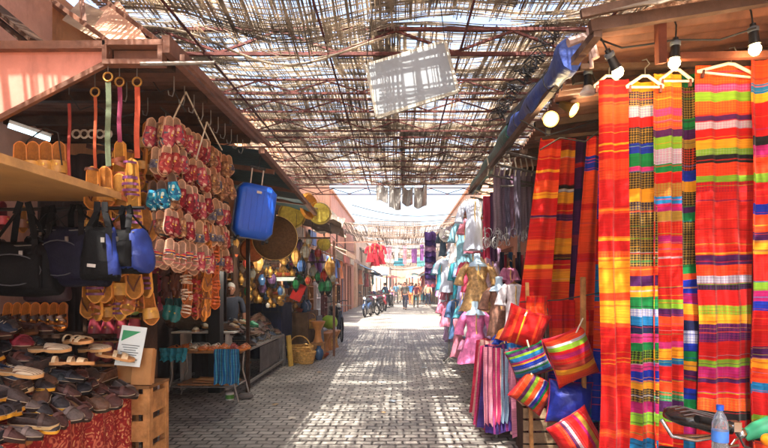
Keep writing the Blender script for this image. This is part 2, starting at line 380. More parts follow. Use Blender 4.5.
for i, x in enumerate((-2.4, -.9, .7, 2.2)):
    b = M(rust).bar((x+.05, 3.0, ZC+.02), (x-.03, 16.1, ZC+.06), .022)
    tag(b.build('roof_beam', None, None), ['long red beam under the mats, above the left stalls', 'long red beam under the mats, left of the alley middle', 'long red beam under the mats, right of the alley middle', 'long red beam under the mats, above the right stalls'][i], 'beam', 'long red beams under the reed mats')

def reed_mat(x0, x1, y0, y1, zf, label, ls=.018, lw=.011, cs=.021, cw=.013, dens=.6, seed=0, skew=0., m=None, holes=1., far=1., thr=.19, again=0):
    r = random.Random(seed+again*50); b = M(m or reed)
    def keep(x, y, k):
        o = noise.noise(Vector((x*.85, y*.6, seed*7.3)))+.5*noise.noise(Vector((x*2.3, y*1.9, seed+4.1)))
        if o*holes > thr:                             # open patches, shaped to cast gridded sun on the paving: coarse lattice only
            if k == 0: return (x/.19+.3*noise.noise(Vector((x*2, seed, 0)))) % 1 < .34
            return (y/.23+.3*noise.noise(Vector((y*2, seed, 5)))) % 1 < .36
        return r.random() < dens+.28
    def ribbon(pts, wd, dz):
        rg = []
        for i, p in enumerate(pts):
            t = (pts[min(i+1, len(pts)-1)]-pts[max(0, i-1)]).normalized(); s = t.cross(Vector((0,0,1))).normalized()*wd/2
            q = p+Vector((0,0,dz)); rg.append([q-s, q+s, q+Vector((0,0,wd*.45))])
        b.loft(rg, caps=True)
    def Q(x, y): return Vector((x+skew*(y-y0), y, zf(x, y)))
    x = x0; sg = .38*far
    while x < x1:                                     # fine lengthwise canes, every so often a thick lath
        y = y0; pts = []; wob = r.uniform(-.03, .03); dr = r.uniform(-.02, .02); thick = r.random() < .07
        w_ = lw*r.uniform(.6, 1.5)*(1.9 if thick else 1)
        while y <= y1+.01:
            if thick or keep(x, y, 0):
                pts.append(Q(x+wob+dr*(y-y0)+.035*noise.noise(Vector((x*6, y*1.1, seed))), min(y, y1))+Vector((0, 0, r.uniform(-.015, .012))))
            else:
                if len(pts) > 1: ribbon(pts, w_, 0)
                pts = []
            y += sg*r.uniform(.8, 1.2)
        if len(pts) > 1: ribbon(pts, w_, 0)
        x += ls*r.uniform(.5, 1.5)
    y = y0
    while y < y1:                                     # crosswise reeds in bunches
        sl = r.uniform(-.03, .03); x = x0; pts = []; heavy = int(y/.31) % 2 == 0; w_ = cw*r.uniform(.6, 1.6)
        while x <= x1+.01:
            if keep(x, y, 1):
                pts.append(Q(min(x, x1), y+sl*(x-x0)+.045*noise.noise(Vector((x*1.1, y*9, seed)))))
            else:
                if len(pts) > 1: ribbon(pts, w_, .02)
                pts = []
            x += .34*far
        if len(pts) > 1: ribbon(pts, w_, .02)
        y += cs*r.uniform(.4, 1.6)*(.55 if heavy else 1.5)
    return tag(b.build('reed_mat', None, None), label, 'shade mat', 'reed mats over the alley')
def zmain(x, y): return ZC+.30-.05*sin(y*2.1)+.10*noise.noise(Vector((x*.7, y*.6, 1)))
def znear(x, y):
    t = max(0, min(1, (y-3.6)/2.6)); return ZC+.36-.55*t*t*math.exp(-((x+1.3)/1.1)**2)+.06*noise.noise(Vector((x, y, 5)))
reed_mat(-3.6, -.2, -1.5, 6.05, znear, 'near reed mat sagging low over the left of the alley', seed=1, dens=.60, skew=.02, ls=.016, cs=.028, thr=.07)
reed_mat(-.35, 3.6, -1.0, 6.3, lambda x, y: ZC+.42+.08*noise.noise(Vector((x*.8, y*.5, 9))), 'dense brown reed mat overhead at the upper right of the photo', seed=2, dens=.70, thr=.18)
reed_mat(-3.6, .0, 6.1, 11.0, zmain, 'reed mat with bright gaps over the left, beyond the first truss', seed=3, dens=.60)
reed_mat(-.35, 3.6, 6.2, 11.2, lambda x, y: zmain(x, y)+.05, 'reed mat with bright gaps over the right, beyond the first truss', seed=4, dens=.64)
reed_mat(-3.6, .3, 10.8, 16.2, lambda x, y: zmain(x, y)+.03, 'reed mat over the left half of the alley, ending at the open sky', seed=5, dens=.62)
reed_mat(0, 3.5, 10.9, 16.0, lambda x, y: zmain(x, y)+.09, 'reed mat over the right half of the alley, ending at the open sky', seed=6, dens=.66, thr=.3)
reed_mat(-3.6, -1.9, 6.0, 14.0, lambda x, y: zmain(x, y)+.14, 'narrow second layer of reed mat along the left edge of the canopy', seed=12, dens=.2, ls=.06, thr=.2)
reed_mat(1.7, 3.5, 5.0, 15.0, lambda x, y: zmain(x, y)+.20, 'narrow second layer of reed mat along the right edge of the canopy', seed=13, dens=.5, ls=.03, thr=.3)
for q_, (a_, b_, c_, d_, zf_, sd, th) in enumerate(((-3.6, -.2, -1.5, 6.0, znear, 1, .07), (-.35, 3.6, -1., 6.25, lambda x, y: ZC+.42, 2, .18), (-3.6, .0, 6.1, 11.0, zmain, 3, .19), (-.35, 3.6, 6.2, 11.2, zmain, 4, .19), (-3.6, .3, 10.8, 16.1, zmain, 5, .19), (0, 3.5, 10.9, 15.9, zmain, 6, .3))):
    reed_mat(a_, b_, c_, d_, lambda x, y, zf_=zf_: zf_(x, y)+.09+.03*sin(x*3), 'thin upper layer of cane lying on the '+['near left reed mat','near right dense brown mat','left mat after the first truss','right mat after the first truss','left mat that ends at the open sky','right mat that ends at the open sky'][q_], seed=sd, again=1, dens=.6, thr=th, ls=.03, lw=.013, cs=.026, cw=.015)
bright = glowing(mat('bleached_cane', (112, 94, 84), .85, .3, 3, 0, c2=(170, 150, 134)), .3)
fk = dict(m=bright, ls=.045, lw=.024, cs=.055, cw=.028, far=1.4)
reed_mat(-3.2, 3.2, 26, 36, lambda x, y: 4.75-.28*sin(pi*(x+3.2)/6.4)+.1*sin(y), 'second stretch of reed mat, hanging beyond the open patch of sky', seed=7, dens=.74, **fk)
reed_mat(-3.1, 3.1, 39, 47, lambda x, y: 4.4-.4*sin(pi*(x+3.1)/6.2)+.1*sin(y*2), 'third stretch of reed mat, sagging far down the alley', seed=8, dens=.8, **fk)
reed_mat(-3.1, 3.1, 67, 75, lambda x, y: 4.0-.3*sin(pi*(x+3.1)/6.2), 'last reed mat directly before the end wall', seed=14, dens=.8, **fk)
reed_mat(-3.1, 3.1, 50, 64, lambda x, y: 4.2-.5*sin(pi*(x+3.1)/6.2), 'farthest stretch of reed mat above the end of the alley', seed=9, dens=.8, **fk)
def curtain(px0, px1, py0, py1, Y, label, seed):
    """front edge of a mat hanging down in a fringe"""
    a, b_ = P(px0, py0, Y), P(px1, py1, Y); r = random.Random(seed); c_ = M(bright); n_ = int((b_.x-a.x)/.09)
    for i in range(n_):
        x = a.x+(b_.x-a.x)*i/n_; z1 = b_.z+r.uniform(-.1, .25); c_.bar((x, Y+r.uniform(-.04,.04), a.z), (x+r.uniform(-.05,.05), Y, z1), .035)
    z = b_.z
    while z < a.z: c_.bar((a.x, Y+.03, z+r.uniform(-.03,.03)), (b_.x, Y+.03, z+r.uniform(-.03,.03)), .035); z += .13
    tag(c_.build('reed_curtain', None, None), label, 'shade mat')
curtain(368, 421, 221, 237, 25.7, 'reed fringe hanging from the near edge of the second mat stretch', 1)
curtain(372, 428, 243, 252, 38.5, 'reed fringe hanging from the edge of the third mat stretch', 2)
# rolled edge bundle along the sagging near mat
pts = [Vector((x, 6.05, znear(x, 6.05)-.06)) for x in [-3.3+.2*i for i in range(17)]]
tag(M(reed).tube(pts, .014, 7).build('reed_roll'), 'rolled edge of cane drooping in a curve under the near mat', 'cane roll')

# white panel hanging from the mats
root = empty('suspended_board', 'white rectangular panel hung tilted under the mats in the middle', 'panel', P(413, 79, 5.6))
a, b_, c_, d_ = [P(*q)-P(413, 79, 5.6) for q in ((366, 65, 5.60), (445, 41, 5.60), (458, 91, 5.47), (377, 117, 5.47))]
pm = glowing(mat('milky_panel', (204, 212, 220), .5, .06, 3, .05, dirt=.12), .7)
nrm = (b_-a).cross(d_-a).normalized()*.03
M(pm).add([a, b_, c_, d_, a+nrm, b_+nrm, c_+nrm, d_+nrm], [(0,1,2,3),(7,6,5,4),(0,4,5,1),(1,5,6,2),(2,6,7,3),(3,7,4,0)]).build('sheet', root, None)
fr = M(mat('cream_edge', (170, 168, 156), .6))
for q, w_ in ((a, b_), (b_, c_), (c_, d_), (d_, a)): fr.bar(q+nrm*.5, w_+nrm*.5, .035)
fr.build('frame', root, None)
for q, u in ((a, (376, 0, 5.2)), (b_, (440, 20, 5.4))): M(cable).bar(q, P(*u)-P(413, 79, 5.6)+Vector((0, 0, .2)), .008).build('hanging_wire', root, None)

# translucent plastic sheets hanging at the mat's far edge
plm = mat('grey_plastic_sheet', (176, 172, 168), .35, .2, 6, .3)
for i, (px0, px1, py0, py1) in enumerate(((376, 388, 186, 202), (389, 401, 187, 209), (402, 413, 188, 205), (414, 427, 187, 207))):
    Y = 15.6; A = P(px0, py0, Y); B = P(px1, py1, Y); c0 = (A+B)/2
    m_ = M(plm).sheet(lambda u, v: Vector(((u-.5)*(B.x-A.x), .06*sin(u*9+v*3+i), (.5-v)*(A.z-B.z)+.05*sin(u*5+i))), 10, 8, .006)
    tag(m_.build('plastic_sheet', loc=c0), 'crumpled grey plastic sheet hung at the far mat edge, %s from the left' % ORD[i], 'plastic sheet', 'grey plastic sheets hung at the mat edge')
# cables across the gap of sky
for i, (q0, q1) in enumerate((((352, 205, 17), (452, 214, 17)), ((352, 214, 20), (452, 219, 20)), ((350, 222, 24), (450, 221, 24)))):
    A, B = P(*q0), P(*q1); pts = [A.lerp(B, t/12)-Vector((0, 0, .5*sin(pi*t/12)*.4)) for t in range(13)]
    tag(M(cable).tube(pts, .012, 5).build('overhead_cable'), ['highest cable crossing the patch of open sky', 'middle cable crossing the patch of open sky', 'lowest cable crossing the patch of open sky'][i], 'cable', 'cables across the sky gap')

for i in range(16):
    rr = random.Random(90+i); x, y = rr.uniform(-1.9, 1.2), rr.uniform(5.2, 14); q = rr.uniform(.02, .05); cc = [(214,206,190),(180,150,110),(150,160,170)][i % 3]
    tag(M(mat('litter_%d' % (i % 3), cc, .8)).sheet(lambda u, v: Vector(((u-.5)*q*2, (v-.5)*q*1.5, .006+.25*q*abs(noise.noise(Vector((u*3, v*3, i)))))), 4, 4, .002).build('paper_scrap', None, None, loc=(x, y, .03), rot=(0, 0, rr.uniform(0, 6))), ['white','brown','grey'][i % 3]+' paper scrap lying on the paving', 'litter', 'paper scraps on the paving')
# ================================================================== LEFT STALLS
pinkpaint = mat('faded_pink_paint', (208, 140, 124), .42, .15, 2.2, .12, dirt=.45)
tin = mat('rusty_roof_tin', (92, 62, 48), .7, .35, 3, .25)
# --- awning roof of the first stall
def at_root(root): return Vector(root.location)
root = empty('stall_awning', 'brown tin stall awning with a salmon painted side panel at upper left', 'awning', P(105, 48, 3.27)); o = at_root(root)
A = [P(-60, 49, 3.27), P(105, 48, 3.27), P(105, 63, 3.27), P(-60, 147, 3.27)]
m_ = M(pinkpaint); off = Vector((0, .035, 0))
m_.add([p-o for p in A]+[p+off-o for p in A], [(0,3,2,1),(4,5,6,7),(0,1,5,4),(1,2,6,5),(2,3,7,6),(3,0,4,7)]); m_.build('side_panel', root, None)
tr = M(redbrown); tr.bar(P(-60, 47, 3.24)-o, P(107, 46, 3.24)-o, .05, .05); tr.bar(P(-60, 149, 3.25)-o, P(106, 64, 3.25)-o, .03)
tr.build('panel_trim', root, None)
# channel frame
fz1, fz0 = P(0, 46, 3.27).z, P(0, 65, 3.27).z
xL, xR = P(107, 0, 3.27).x, P(166, 0, 3.27).x
fm = M(redbrown)
for z_, t_ in ((fz1, .035), (fz0, .03)): fm.box((Vector(((xL+xR)/2, 3.25, z_))-o), (xR-xL, .07, t_))
for x_ in (xL+.012, xR-.015): fm.box(Vector((x_, 3.25, (fz1+fz0)/2))-o, (.03, .066, fz1-fz0-.035))
fm.box(Vector(((xL+xR)/2, 3.30, (fz1+fz0)/2))-o, (xR-xL-.06, .01, fz1-fz0-.04))
fm.build('channel_frame', root, None)
ed = M(redbrown); ed.bar(Vector((xR+.02, 3.22, fz1-.01))-o, Vector((xR+.02, 5.3, fz1-.01))-o, .05, .11); ed.bar(Vector((xR+.09, 3.3, fz1-.06))-o, Vector((xR+.12, 5.4, fz1-.06))-o, .03, .04)
ed.build('edge_beam', root, None)
rf = M(tin)
rf.sheet(lambda u, v: Vector((-3.6+u*(xR+3.6), 3.30+v*2.05, fz1+.02+.012*sin(v*150)+.02*(1-u)))-o, 4, 100, .006); rf.build('roof_sheet', root, None)
jo = M(darkwood)
for q in range(4): jo.bar(Vector((-3.55, 3.45+q*.58, fz1-.05))-o, Vector((xR-.03, 3.45+q*.58, fz1-.05))-o, .06, .07)
jo.build('joist', root, None)
hb = [Vector((xR-.05, 3.5+.17*k, fz1-.1)) for k in range(10)]+[Vector((xL-.05+.0*k, 3.6+.3*k, fz1-.1)) for k in range(4)]
for p in hb:
    M(steel).tube([p-o, p-o-Vector((0,0,.06)), p-o-Vector((.0,-.0,.10)), p-o-Vector((.02,-.02,.13)), p-o-Vector((.045,-.02,.12)), p-o-Vector((.05,-.02,.09))], .004, 5).build('hook', root, None)
# grey pipe crossing
tag(M(steel).tube([P(140, 64, 3.15), P(214, 63, 3.35)], .013, 8).build('awning_pipe'), 'grey steel pipe projecting from the salmon awning frame', 'pipe')
# horizontal board
root = empty('stall_shelf_board', 'broad tan board jutting out above the hanging bags at left', 'board', (-2.5, 2.7, 2.2))
tanb = mat('varnished_tan_board', (170, 128, 72), .55, .2, 1.6, .15)
M(tanb).box((-.35, 0, 0), (1.9, 1.75, .03)).build('board', root, None)
M(mat('board_edge', (190, 150, 96), .6)).box((.61, 0, 0), (.014, 1.76, .045)).build('edge_strip', root, None)
# hanging rail for bags
tag(M(black).tube([(-3.5, 3.45, 2.10), (-1.72, 3.45, 2.12)], .012, 8).build('hanging_rail'), 'dark rail under the tan board holding the bags', 'rail')
# corner posts, stall partitions
tag(M(darkwood).bar((-2.35, 4.85, 0), (-2.35, 4.85, 3.0), .06).build('stall_post'), 'dark wooden post left of the orange slipper strings', 'post')
def post(px, Y, z1, label, m=darkwood, w_=.06, pxt=None):
    a = P(px, 285, Y); t = P(pxt or px, 285, Y)
    tag(M(m).bar((a.x, Y, 0), (t.x, Y, z1), w_).build('stall_post'), label, 'post')
post(216, 7.62, 3.05, 'black painted post with bolt holes beside the orange sandal strings', black, .17)
post(248, 7.6, 2.9, 'thin dark post beside the brass lantern stall', darkwood, .05)
post(334, 11.5, 2.6, 'thin pole in front of the pink shop front', redbrown, .05)
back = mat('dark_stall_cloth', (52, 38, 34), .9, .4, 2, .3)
def backcloth(x0, x1, Y, z0, z1, label, m=back, along='x'):
    f = (lambda u, v: Vector((x0+u*(x1-x0), Y+.03*sin(u*30), z0+v*(z1-z0)))) if along == 'x' else (lambda u, v: Vector((Y+.03*sin(u*30), x0+u*(x1-x0), z0+v*(z1-z0))))
    tag(M(m).sheet(f, 40, 4, .01).build('backdrop_cloth'), label, 'cloth')
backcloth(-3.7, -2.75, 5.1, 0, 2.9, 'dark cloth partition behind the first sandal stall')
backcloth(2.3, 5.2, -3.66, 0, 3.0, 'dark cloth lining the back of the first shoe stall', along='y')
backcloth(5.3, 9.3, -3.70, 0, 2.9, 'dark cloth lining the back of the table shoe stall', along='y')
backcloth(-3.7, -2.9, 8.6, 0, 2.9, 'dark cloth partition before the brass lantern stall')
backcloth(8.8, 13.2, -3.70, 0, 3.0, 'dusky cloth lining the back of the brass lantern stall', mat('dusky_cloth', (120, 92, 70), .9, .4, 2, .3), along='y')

# --- dark green roof of stall 2 and crumpled tarps
def tarp(name, pts4, label, m, nu=16, nv=10, amp=.05, t=.008, cat='tarpaulin', sag=0.):
    a, b, c, d = [Vector(p) for p in pts4]; ce = (a+b+c+d)/4
    def f(u, v):
        p = a.lerp(b, u).lerp(d.lerp(c, u), v); n_ = noise.noise(p*1.7)*amp+noise.noise(p*5)*amp*.4
        return p-ce+Vector((0, 0, n_-sag*sin(pi*u)*sin(pi*v)))
    return tag(M(m).sheet(f, nu, nv, t).build(name, loc=ce), label, cat)
teal = mat('dark_teal_tarp', (30, 62, 66), .6, .4, 3, .3)
greytarp = mat('dusty_grey_tarp', (128, 108, 92), .8, .3, 2.5, .5)
tarp('awning_tarp', [(-1.45, 5.3, 2.98), (-1.5, 9.0, 2.88), (-3.7, 9.0, 3.3), (-3.7, 5.3, 3.3)], 'dark teal tarp roof over the table shoe stall', teal)
b = M(redbrown); 
tag(b.bar((-1.42, 5.25, 2.98), (-1.5, 9.1, 2.86), .06).build('roof_beam'), 'brown edge beam of the dark teal tarp roof', 'beam')
for k in range(3): tag(M(redbrown).bar((-1.45, 5.9+k*1.2, 2.9), (-3.6, 5.9+k*1.2, 3.2), .05).build('roof_beam'), 'rafter under the dark teal tarp roof, %s from the camera' % ORD[k], 'beam', 'rafters under the teal roof')
tarp('awning_tarp', [(-1.45, 9.0, 3.0), (-1.75, 13.2, 2.95), (-3.7, 13.2, 3.7), (-3.7, 9.0, 3.6)], 'crumpled dusty grey tarp over the brass lantern stall', greytarp, amp=.16, sag=.1)
tarp('awning_tarp', [(-1.55, 13.4, 3.15), (-1.9, 18, 3.2), (-3.4, 18, 4.2), (-3.4, 13.4, 4.1)], 'pale beige tarp awning sloping over the magenta door', mat('beige_tarp', (176, 150, 124), .8, .2, 2, .4), amp=.2)
tarp('awning_tarp', [(-1.7, 14.2, 3.0), (-1.55, 14.6, 3.5), (-2.6, 14.2, 3.9), (-2.3, 13.6, 3.05)], 'pale fold of tarp hanging off the awning corner', mat('pale_canvas', (196, 186, 172), .8, .2, 2, .4), amp=.12)
# cream boards leaning at the upper left
tag(M(mat('dusty_panel', (170, 146, 122), .85, .25, 2)).add([P(62,20,5.2)+Vector((0,d,0)) for d in (0,)]+[P(105,45,5.0), P(104,12,5.6), P(80,0,5.8), P(62,20,5.3), P(105,45,5.1), P(104,12,5.7), P(80,0,5.9)], [(0,1,2,3),(7,6,5,4),(0,4,5,1),(1,5,6,2),(2,6,7,3),(3,7,4,0)]).build('loose_board', None, None), 'dusty grey board leaning above the salmon awning', 'board')
tag(M(mat('pale_salmon_panel', (226, 178, 150), .8, .2, 2)).add([P(96,38,4.9), P(152,46,4.9), P(118,0,5.8), P(92,12,5.8), P(96,38,5.0), P(152,46,5.0), P(118,0,5.9), P(92,12,5.9)], [(0,1,2,3),(7,6,5,4),(0,4,5,1),(1,5,6,2),(2,6,7,3),(3,7,4,0)]).build('loose_board', None, None), 'pale salmon board sloping up from the awning corner', 'board')
tag(M(darkwood).bar(P(-10, 2, 4.2), P(40, 44, 4.0), .16, .03).bar(P(-10, 14, 4.15), P(30, 46, 4.0), .04).build('black_cable_bundle', None, None), 'dark slatted strip lying on the awning at upper left', 'slats')
for i, (p0, p1) in enumerate((((52,0,4.6),(112,44,4.4)), ((104,0,4.6),(165,46,4.3)), ((81,-4,4.6),(84,22,4.5)))):
    tag(M(redbrown).bar(P(*p0), P(*p1), .035).build('roof_beam', None, None), ['thin brown pole sloping over the salmon wall','thin brown pole sloping to the awning corner','short upright brown pole under the near cane roof'][i], 'beam')

# ================================================================== SHOES
def foot_w(t, W=.1):    # t 0 heel .. 1 toe -> half width
    if t < .15: q = .36+.10*math.sqrt(max(0, t/.15))*1.0 if t > 0 else .0
    else: q = .46
    w_ = (.33+.05*sin(pi*min(1, t*1.1))) if t < .45 else (.35+.15*sin(pi*(t-.38)/.8))
    end = min(1, math.sqrt(max(0, t/.10)) if t < .10 else 1)*(math.sqrt(max(0, (1-t)/.16)) if t > .84 else 1)
    return max(.004, W*w_*end)
TS = [0, .02, .05, .1, .2, .3, .42, .55, .66, .76, .84, .9, .95, .98, 1]
def shoe(kind, cs, cu, L=.27, W=.105, pattern=None, name='shoe'):
    """shoe standing on its sole; toe towards +X. kinds: loafer, boot, slipper(babouche), sandal"""
    root = bpy.data.objects.new(name, None); C.objects.link(root)
    sm = mat('sole_%d_%d_%d' % cs, cs, .7, .25, 12, .1); um = pattern or mat('dull_leather_%d_%d_%d' % cu, cu, .62, .35, 16, .3)
    def out(t, k=1): return foot_w(t, W)*k
    th = .022
    s = M(sm); rings = []
    for t in TS:
        h = out(t, 1.06); x = (t-.5)*L; z0 = .008 if .35 < t < .5 else 0
        rings.append([Vector((x, -h, z0)), Vector((x, -h, th)), Vector((x, h, th)), Vector((x, h, z0))])
    s.loft(rings); s.build('sole', root, 50)
    u = M(um); n = 12
    top = {'loafer': .075, 'boot': .11, 'slipper': .05, 'sandal': .055, 'sneaker': .085}[kind]
    def H(t):
        if t < .45: return top*(.95-.25*t)
        return top*(.84-.60*((t-.45)/.55)**1.5)
    if kind == 'sandal':
        for t0, t1 in ((.08, .16), (.42, .52), (.64, .8)):
            def f(a, v, t0=t0, t1=t1):
                t = t0+(t1-t0)*a; th_ = pi*v; h = out(t, 1.04); return Vector(((t-.5)*L, -h*cos(th_), th-.004+H(t)*.8*sin(th_)))
            M(um).sheet(f, 2, 10, .004).build('strap', root, 50)
        return root
    if kind == 'slipper':
        TT = [t for t in TS if t >= .4]
    else: TT = TS
    g = []
    for t in TT:
        h = out(t, 1.0); row = []; open_ = kind != 'slipper' and .04 < t < .6
        lim = (pi*.23) if open_ else pi/2
        for k in range(n+1):
            a = pi*k/n
            if open_ and a > lim and a < pi-lim: a = lim if a < pi/2 else pi-lim
            row.append(Vector(((t-.5)*L, -h*cos(a)*(1 if kind != 'boot' else 1), th-.006+max(.004, H(t)*sin(a)**.7 if sin(a) > 0 else 0))))
        g.append((row, open_))
    vs = [p for r_, _ in g for p in r_]; fs = []
    for i in range(len(g)-1):
        for k in range(n):
            if (g[i][1] or g[i+1][1]) and g[i][1] and g[i+1][1] and 4 <= k <= 7: continue
            a = i*(n+1)+k; fs.append((a, a+1, a+n+2, a+n+1))
    u.add(vs, fs); ob = u.build('upper', root, 60)
    ob.modifiers.new('thickness', 'SOLIDIFY').thickness = -.004
    if kind in ('loafer', 'boot', 'sneaker'):
        cl_ = [g[i][0][3] for i in range(len(g)) if g[i][1]]+[g[i][0][n-3] for i in range(len(g)-1, -1, -1) if g[i][1]]
        M(mat('collar_%d_%d_%d' % cu, tuple(min(255, int(c*1.15)+14) for c in cu), .6, .2, 20, .1)).tube(cl_, .0042, 5, close=True).build('collar', ob, 60)
    if kind == 'loafer':
        def vs_(a, v): t = .60+.09*a; h = out(t, 1.03); return Vector(((t-.5)*L, -h*cos(pi*v), th-.004+(H(t)+.003)*abs(sin(pi*v))**.7))
        M(mat('collar_%d_%d_%d' % cu, cu)).sheet(vs_, 2, 12, .003).build('vamp_strap', ob, 60)
    w_ = M(mat('welt_thread', (176, 160, 136), .8)); w_.tube([Vector(((t-.5)*L, out(t, 1.07), th+.001)) for t in TS[1:-1]]+[Vector(((t-.5)*L, -out(t, 1.07), th+.001)) for t in TS[-2:0:-1]], .0022, 4, close=True); w_.build('welt', root, None)
    i_ = M(mat('insole_tan', (132, 100, 70), .8)); rings = []
    for t in TS[1:-1]:
        h = out(t, .9); x = (t-.5)*L; rings.append([Vector((x, -h, th+.001)), Vector((x, -h, th+.006)), Vector((x, h, th+.006)), Vector((x, h, th+.001))])
    i_.loft(rings).build('insole', root, 50)
    if kind in ('boot', 'sneaker'):
        l_ = M(stringm if kind == 'sneaker' else black)
        for k in range(4):
            t = .48+.07*k; z = th+H(t)*.98; l_.tube([Vector(((t-.5)*L, -.02, z)), Vector(((t-.47)*L, 0, z+.006)), Vector(((t-.5)*L, .02, z))], .0022, 4)
        l_.build('lace', root, None)
    return root
def hanging_sandal(kind, cs, cu, L=.26, W=.1, pattern=None, name='slipper'):
    """slipper hanging by the heel, toe down (-Z), footbed facing -Y; origin at the heel"""
    root = bpy.data.objects.new(name, None); C.objects.link(root)
    sm = mat('footbed_%d_%d_%d' % cs, cs, .6, .2, 14, .1); um = pattern or mat('leather_%d_%d_%d' % cu, cu, .42, .3, 16, .12)
    th = .02; s = M(sm); rings = []
    for t in TS:
        h = foot_w(t, W)*1.05; z = -t*L; rings.append([Vector((-h, 0, z)), Vector((h, 0, z)), Vector((h, th, z)), Vector((-h, th, z))])
    s.loft(rings); so_ = s.build('sole', root, 50)
    ins = M(mat('footbed_inner_%d_%d_%d' % cs, tuple(int(c*.72) for c in cs), .7, .3, 20, .1)); rr = []
    for t in TS[1:-1]:
        h = foot_w(t, W)*.84; z = -t*L*.97-.004; rr.append([Vector((-h, -.0015, z)), Vector((h, -.0015, z)), Vector((h, .002, z)), Vector((-h, .002, z))])
    ins.loft(rr).build('footbed', so_, 50)
    u = M(um)
    def arc(t0, t1, hgt, sk=0., nu=3):
        def f(a, v):
            t = t0+(t1-t0)*a+sk*(v-.5); t = max(0, min(1, t)); h = foot_w(t, W)*1.04; return Vector((-h*cos(pi*v), -hgt*sin(pi*v)+.002, -t*L))
        M(um).sheet(f, nu, 12, .004).build('strap' if kind != 'babouche' else 'upper', root, 50)
    if kind == 'slide': arc(.52, .82, .05)
    elif kind == 'cross': arc(.5, .6, .045, .22); arc(.5, .6, .05, -.22); arc(.78, .84, .03)
    elif kind == 'thong':
        for s_ in (-1, 1): u.tube([Vector((s_*.038, .003, -.42*L)), Vector((s_*.028, -.022, -.55*L)), Vector((0, -.012, -.78*L)), Vector((0, .002, -.8*L))], .005, 5)
        u.build('toe_post', root, 50)
        arc(.06, .12, .04)
    elif kind == 'strappy': arc(.10, .15, .045); arc(.45, .52, .048); arc(.60, .66, .045); arc(.74, .80, .036)
    elif kind == 'babouche':
        arc(.34, .975, .048, 0, 9)
    if kind in ('slide', 'cross', 'babouche'):
        d = M(mat('gold_ornament', (230, 190, 90), .3, .2, 30, .1, metal=.7)); d.ball((0, -.05 if kind != 'cross' else -.048, -.62*L), .010, 5, (1, .5, 1)); d.build('ornament', root, 60)
    return root

# --- shoe table at lower left
root = empty('shoe_table', 'low shoe table under a red patterned cloth at lower left', 'table', (-2.75, 2.95, 0))
M(wood).box((0, 0, .765), (1.5, 1.62, .05)).build('tabletop', root, None)
for sx in (-1, 1):
    for sy in (-1, 1): M(wood).box((sx*.68, sy*.74, .37), (.06, .06, .74)).build('leg', root, None)
def paisley():
    m = mat('red_paisley_cloth', (168, 60, 52), .85, .25, 8, .2)
    n = m.node_tree.nodes; l = m.node_tree.links; b = n['Principled BSDF']
    vo = n.new('ShaderNodeTexVoronoi'); vo.inputs['Scale'].default_value = 13; vo.feature = 'SMOOTH_F1'
    nn = n.new('ShaderNodeTexNoise'); nn.inputs['Scale'].default_value = 6
    tc = n.new('ShaderNodeTexCoord'); l.new(tc.outputs['Object'], nn.inputs['Vector']); l.new(nn.outputs['Color'], vo.inputs['Vector'])
    vo.inputs['Scale'].default_value = 14
    rp = n.new('ShaderNodeValToRGB'); e = rp.color_ramp.elements; e[0].position = .12; e[0].color = (*lin((214, 170, 120)), 1); e[1].position = .26; e[1].color = (*lin((160, 48, 44)), 1)
    x = e.new(.5); x.color = (*lin((120, 26, 34)), 1); x = e.new(.62); x.color = (*lin((196, 110, 84)), 1)
    l.new(vo.outputs['Distance'], rp.inputs[0]); l.new(rp.outputs[0], b.inputs['Base Color']); return m
pc = paisley()
cl = M(pc).sheet(lambda u, v: Vector((-1.98+.02*sin(u*26)+.015*sin(u*61), 2.1+u*1.68, .80-v*.72)), 60, 6, .006)
cl.sheet(lambda u, v: Vector((-3.5+u*1.52, 3.78+.02*sin(u*24), .80-v*.72)), 40, 6, .006)
cl.box((-2.74, 2.94, .803), (1.52, 1.68, .006))
tag(cl.build('tablecloth'), 'red patterned cloth draped over the lower left shoe table', 'tablecloth')

# shoe colours seen in the pile
PK = [('loafer', (24,22,24), (26,26,34)), ('loafer', (214,160,50), (40,36,40)), ('loafer', (50,34,28), (66,36,32)), ('sneaker', (60,40,34), (30,44,66)),
      ('loafer', (70,46,32), (120,30,44)), ('boot', (40,30,26), (64,50,46)), ('loafer', (36,30,30), (76,40,34)), ('loafer', (196,170,120), (52,36,30)),
      ('sandal', (120,80,50), (70,44,30)), ('loafer', (30,28,30), (28,34,38)), ('loafer', (40,30,26), (88,76,72)), ('boot', (50,40,30), (88,58,40))]
PN = ['black loafer', 'dark loafer with yellow sole', 'brown loafer', 'navy lace shoe', 'maroon loafer', 'dark brown ankle shoe', 'chestnut loafer', 'dark brown loafer with cream sole', 'brown strap sandal', 'charcoal loafer', 'grey loafer', 'tan brown ankle shoe']
wmat = stripes('woven_cream_straps', [((224,206,176), 3), ((110,60,40), 1)]*8, 'Y')
def pile_shoe(k, loc, rot, where, group, sc=1.):
    kind, cs, cu = PK[k]; place('pile%d' % k, lambda: shoe(kind, cs, cu), PN[k]+' '+where, 'shoe', loc, rot, sc, group)
r = random.Random(5)
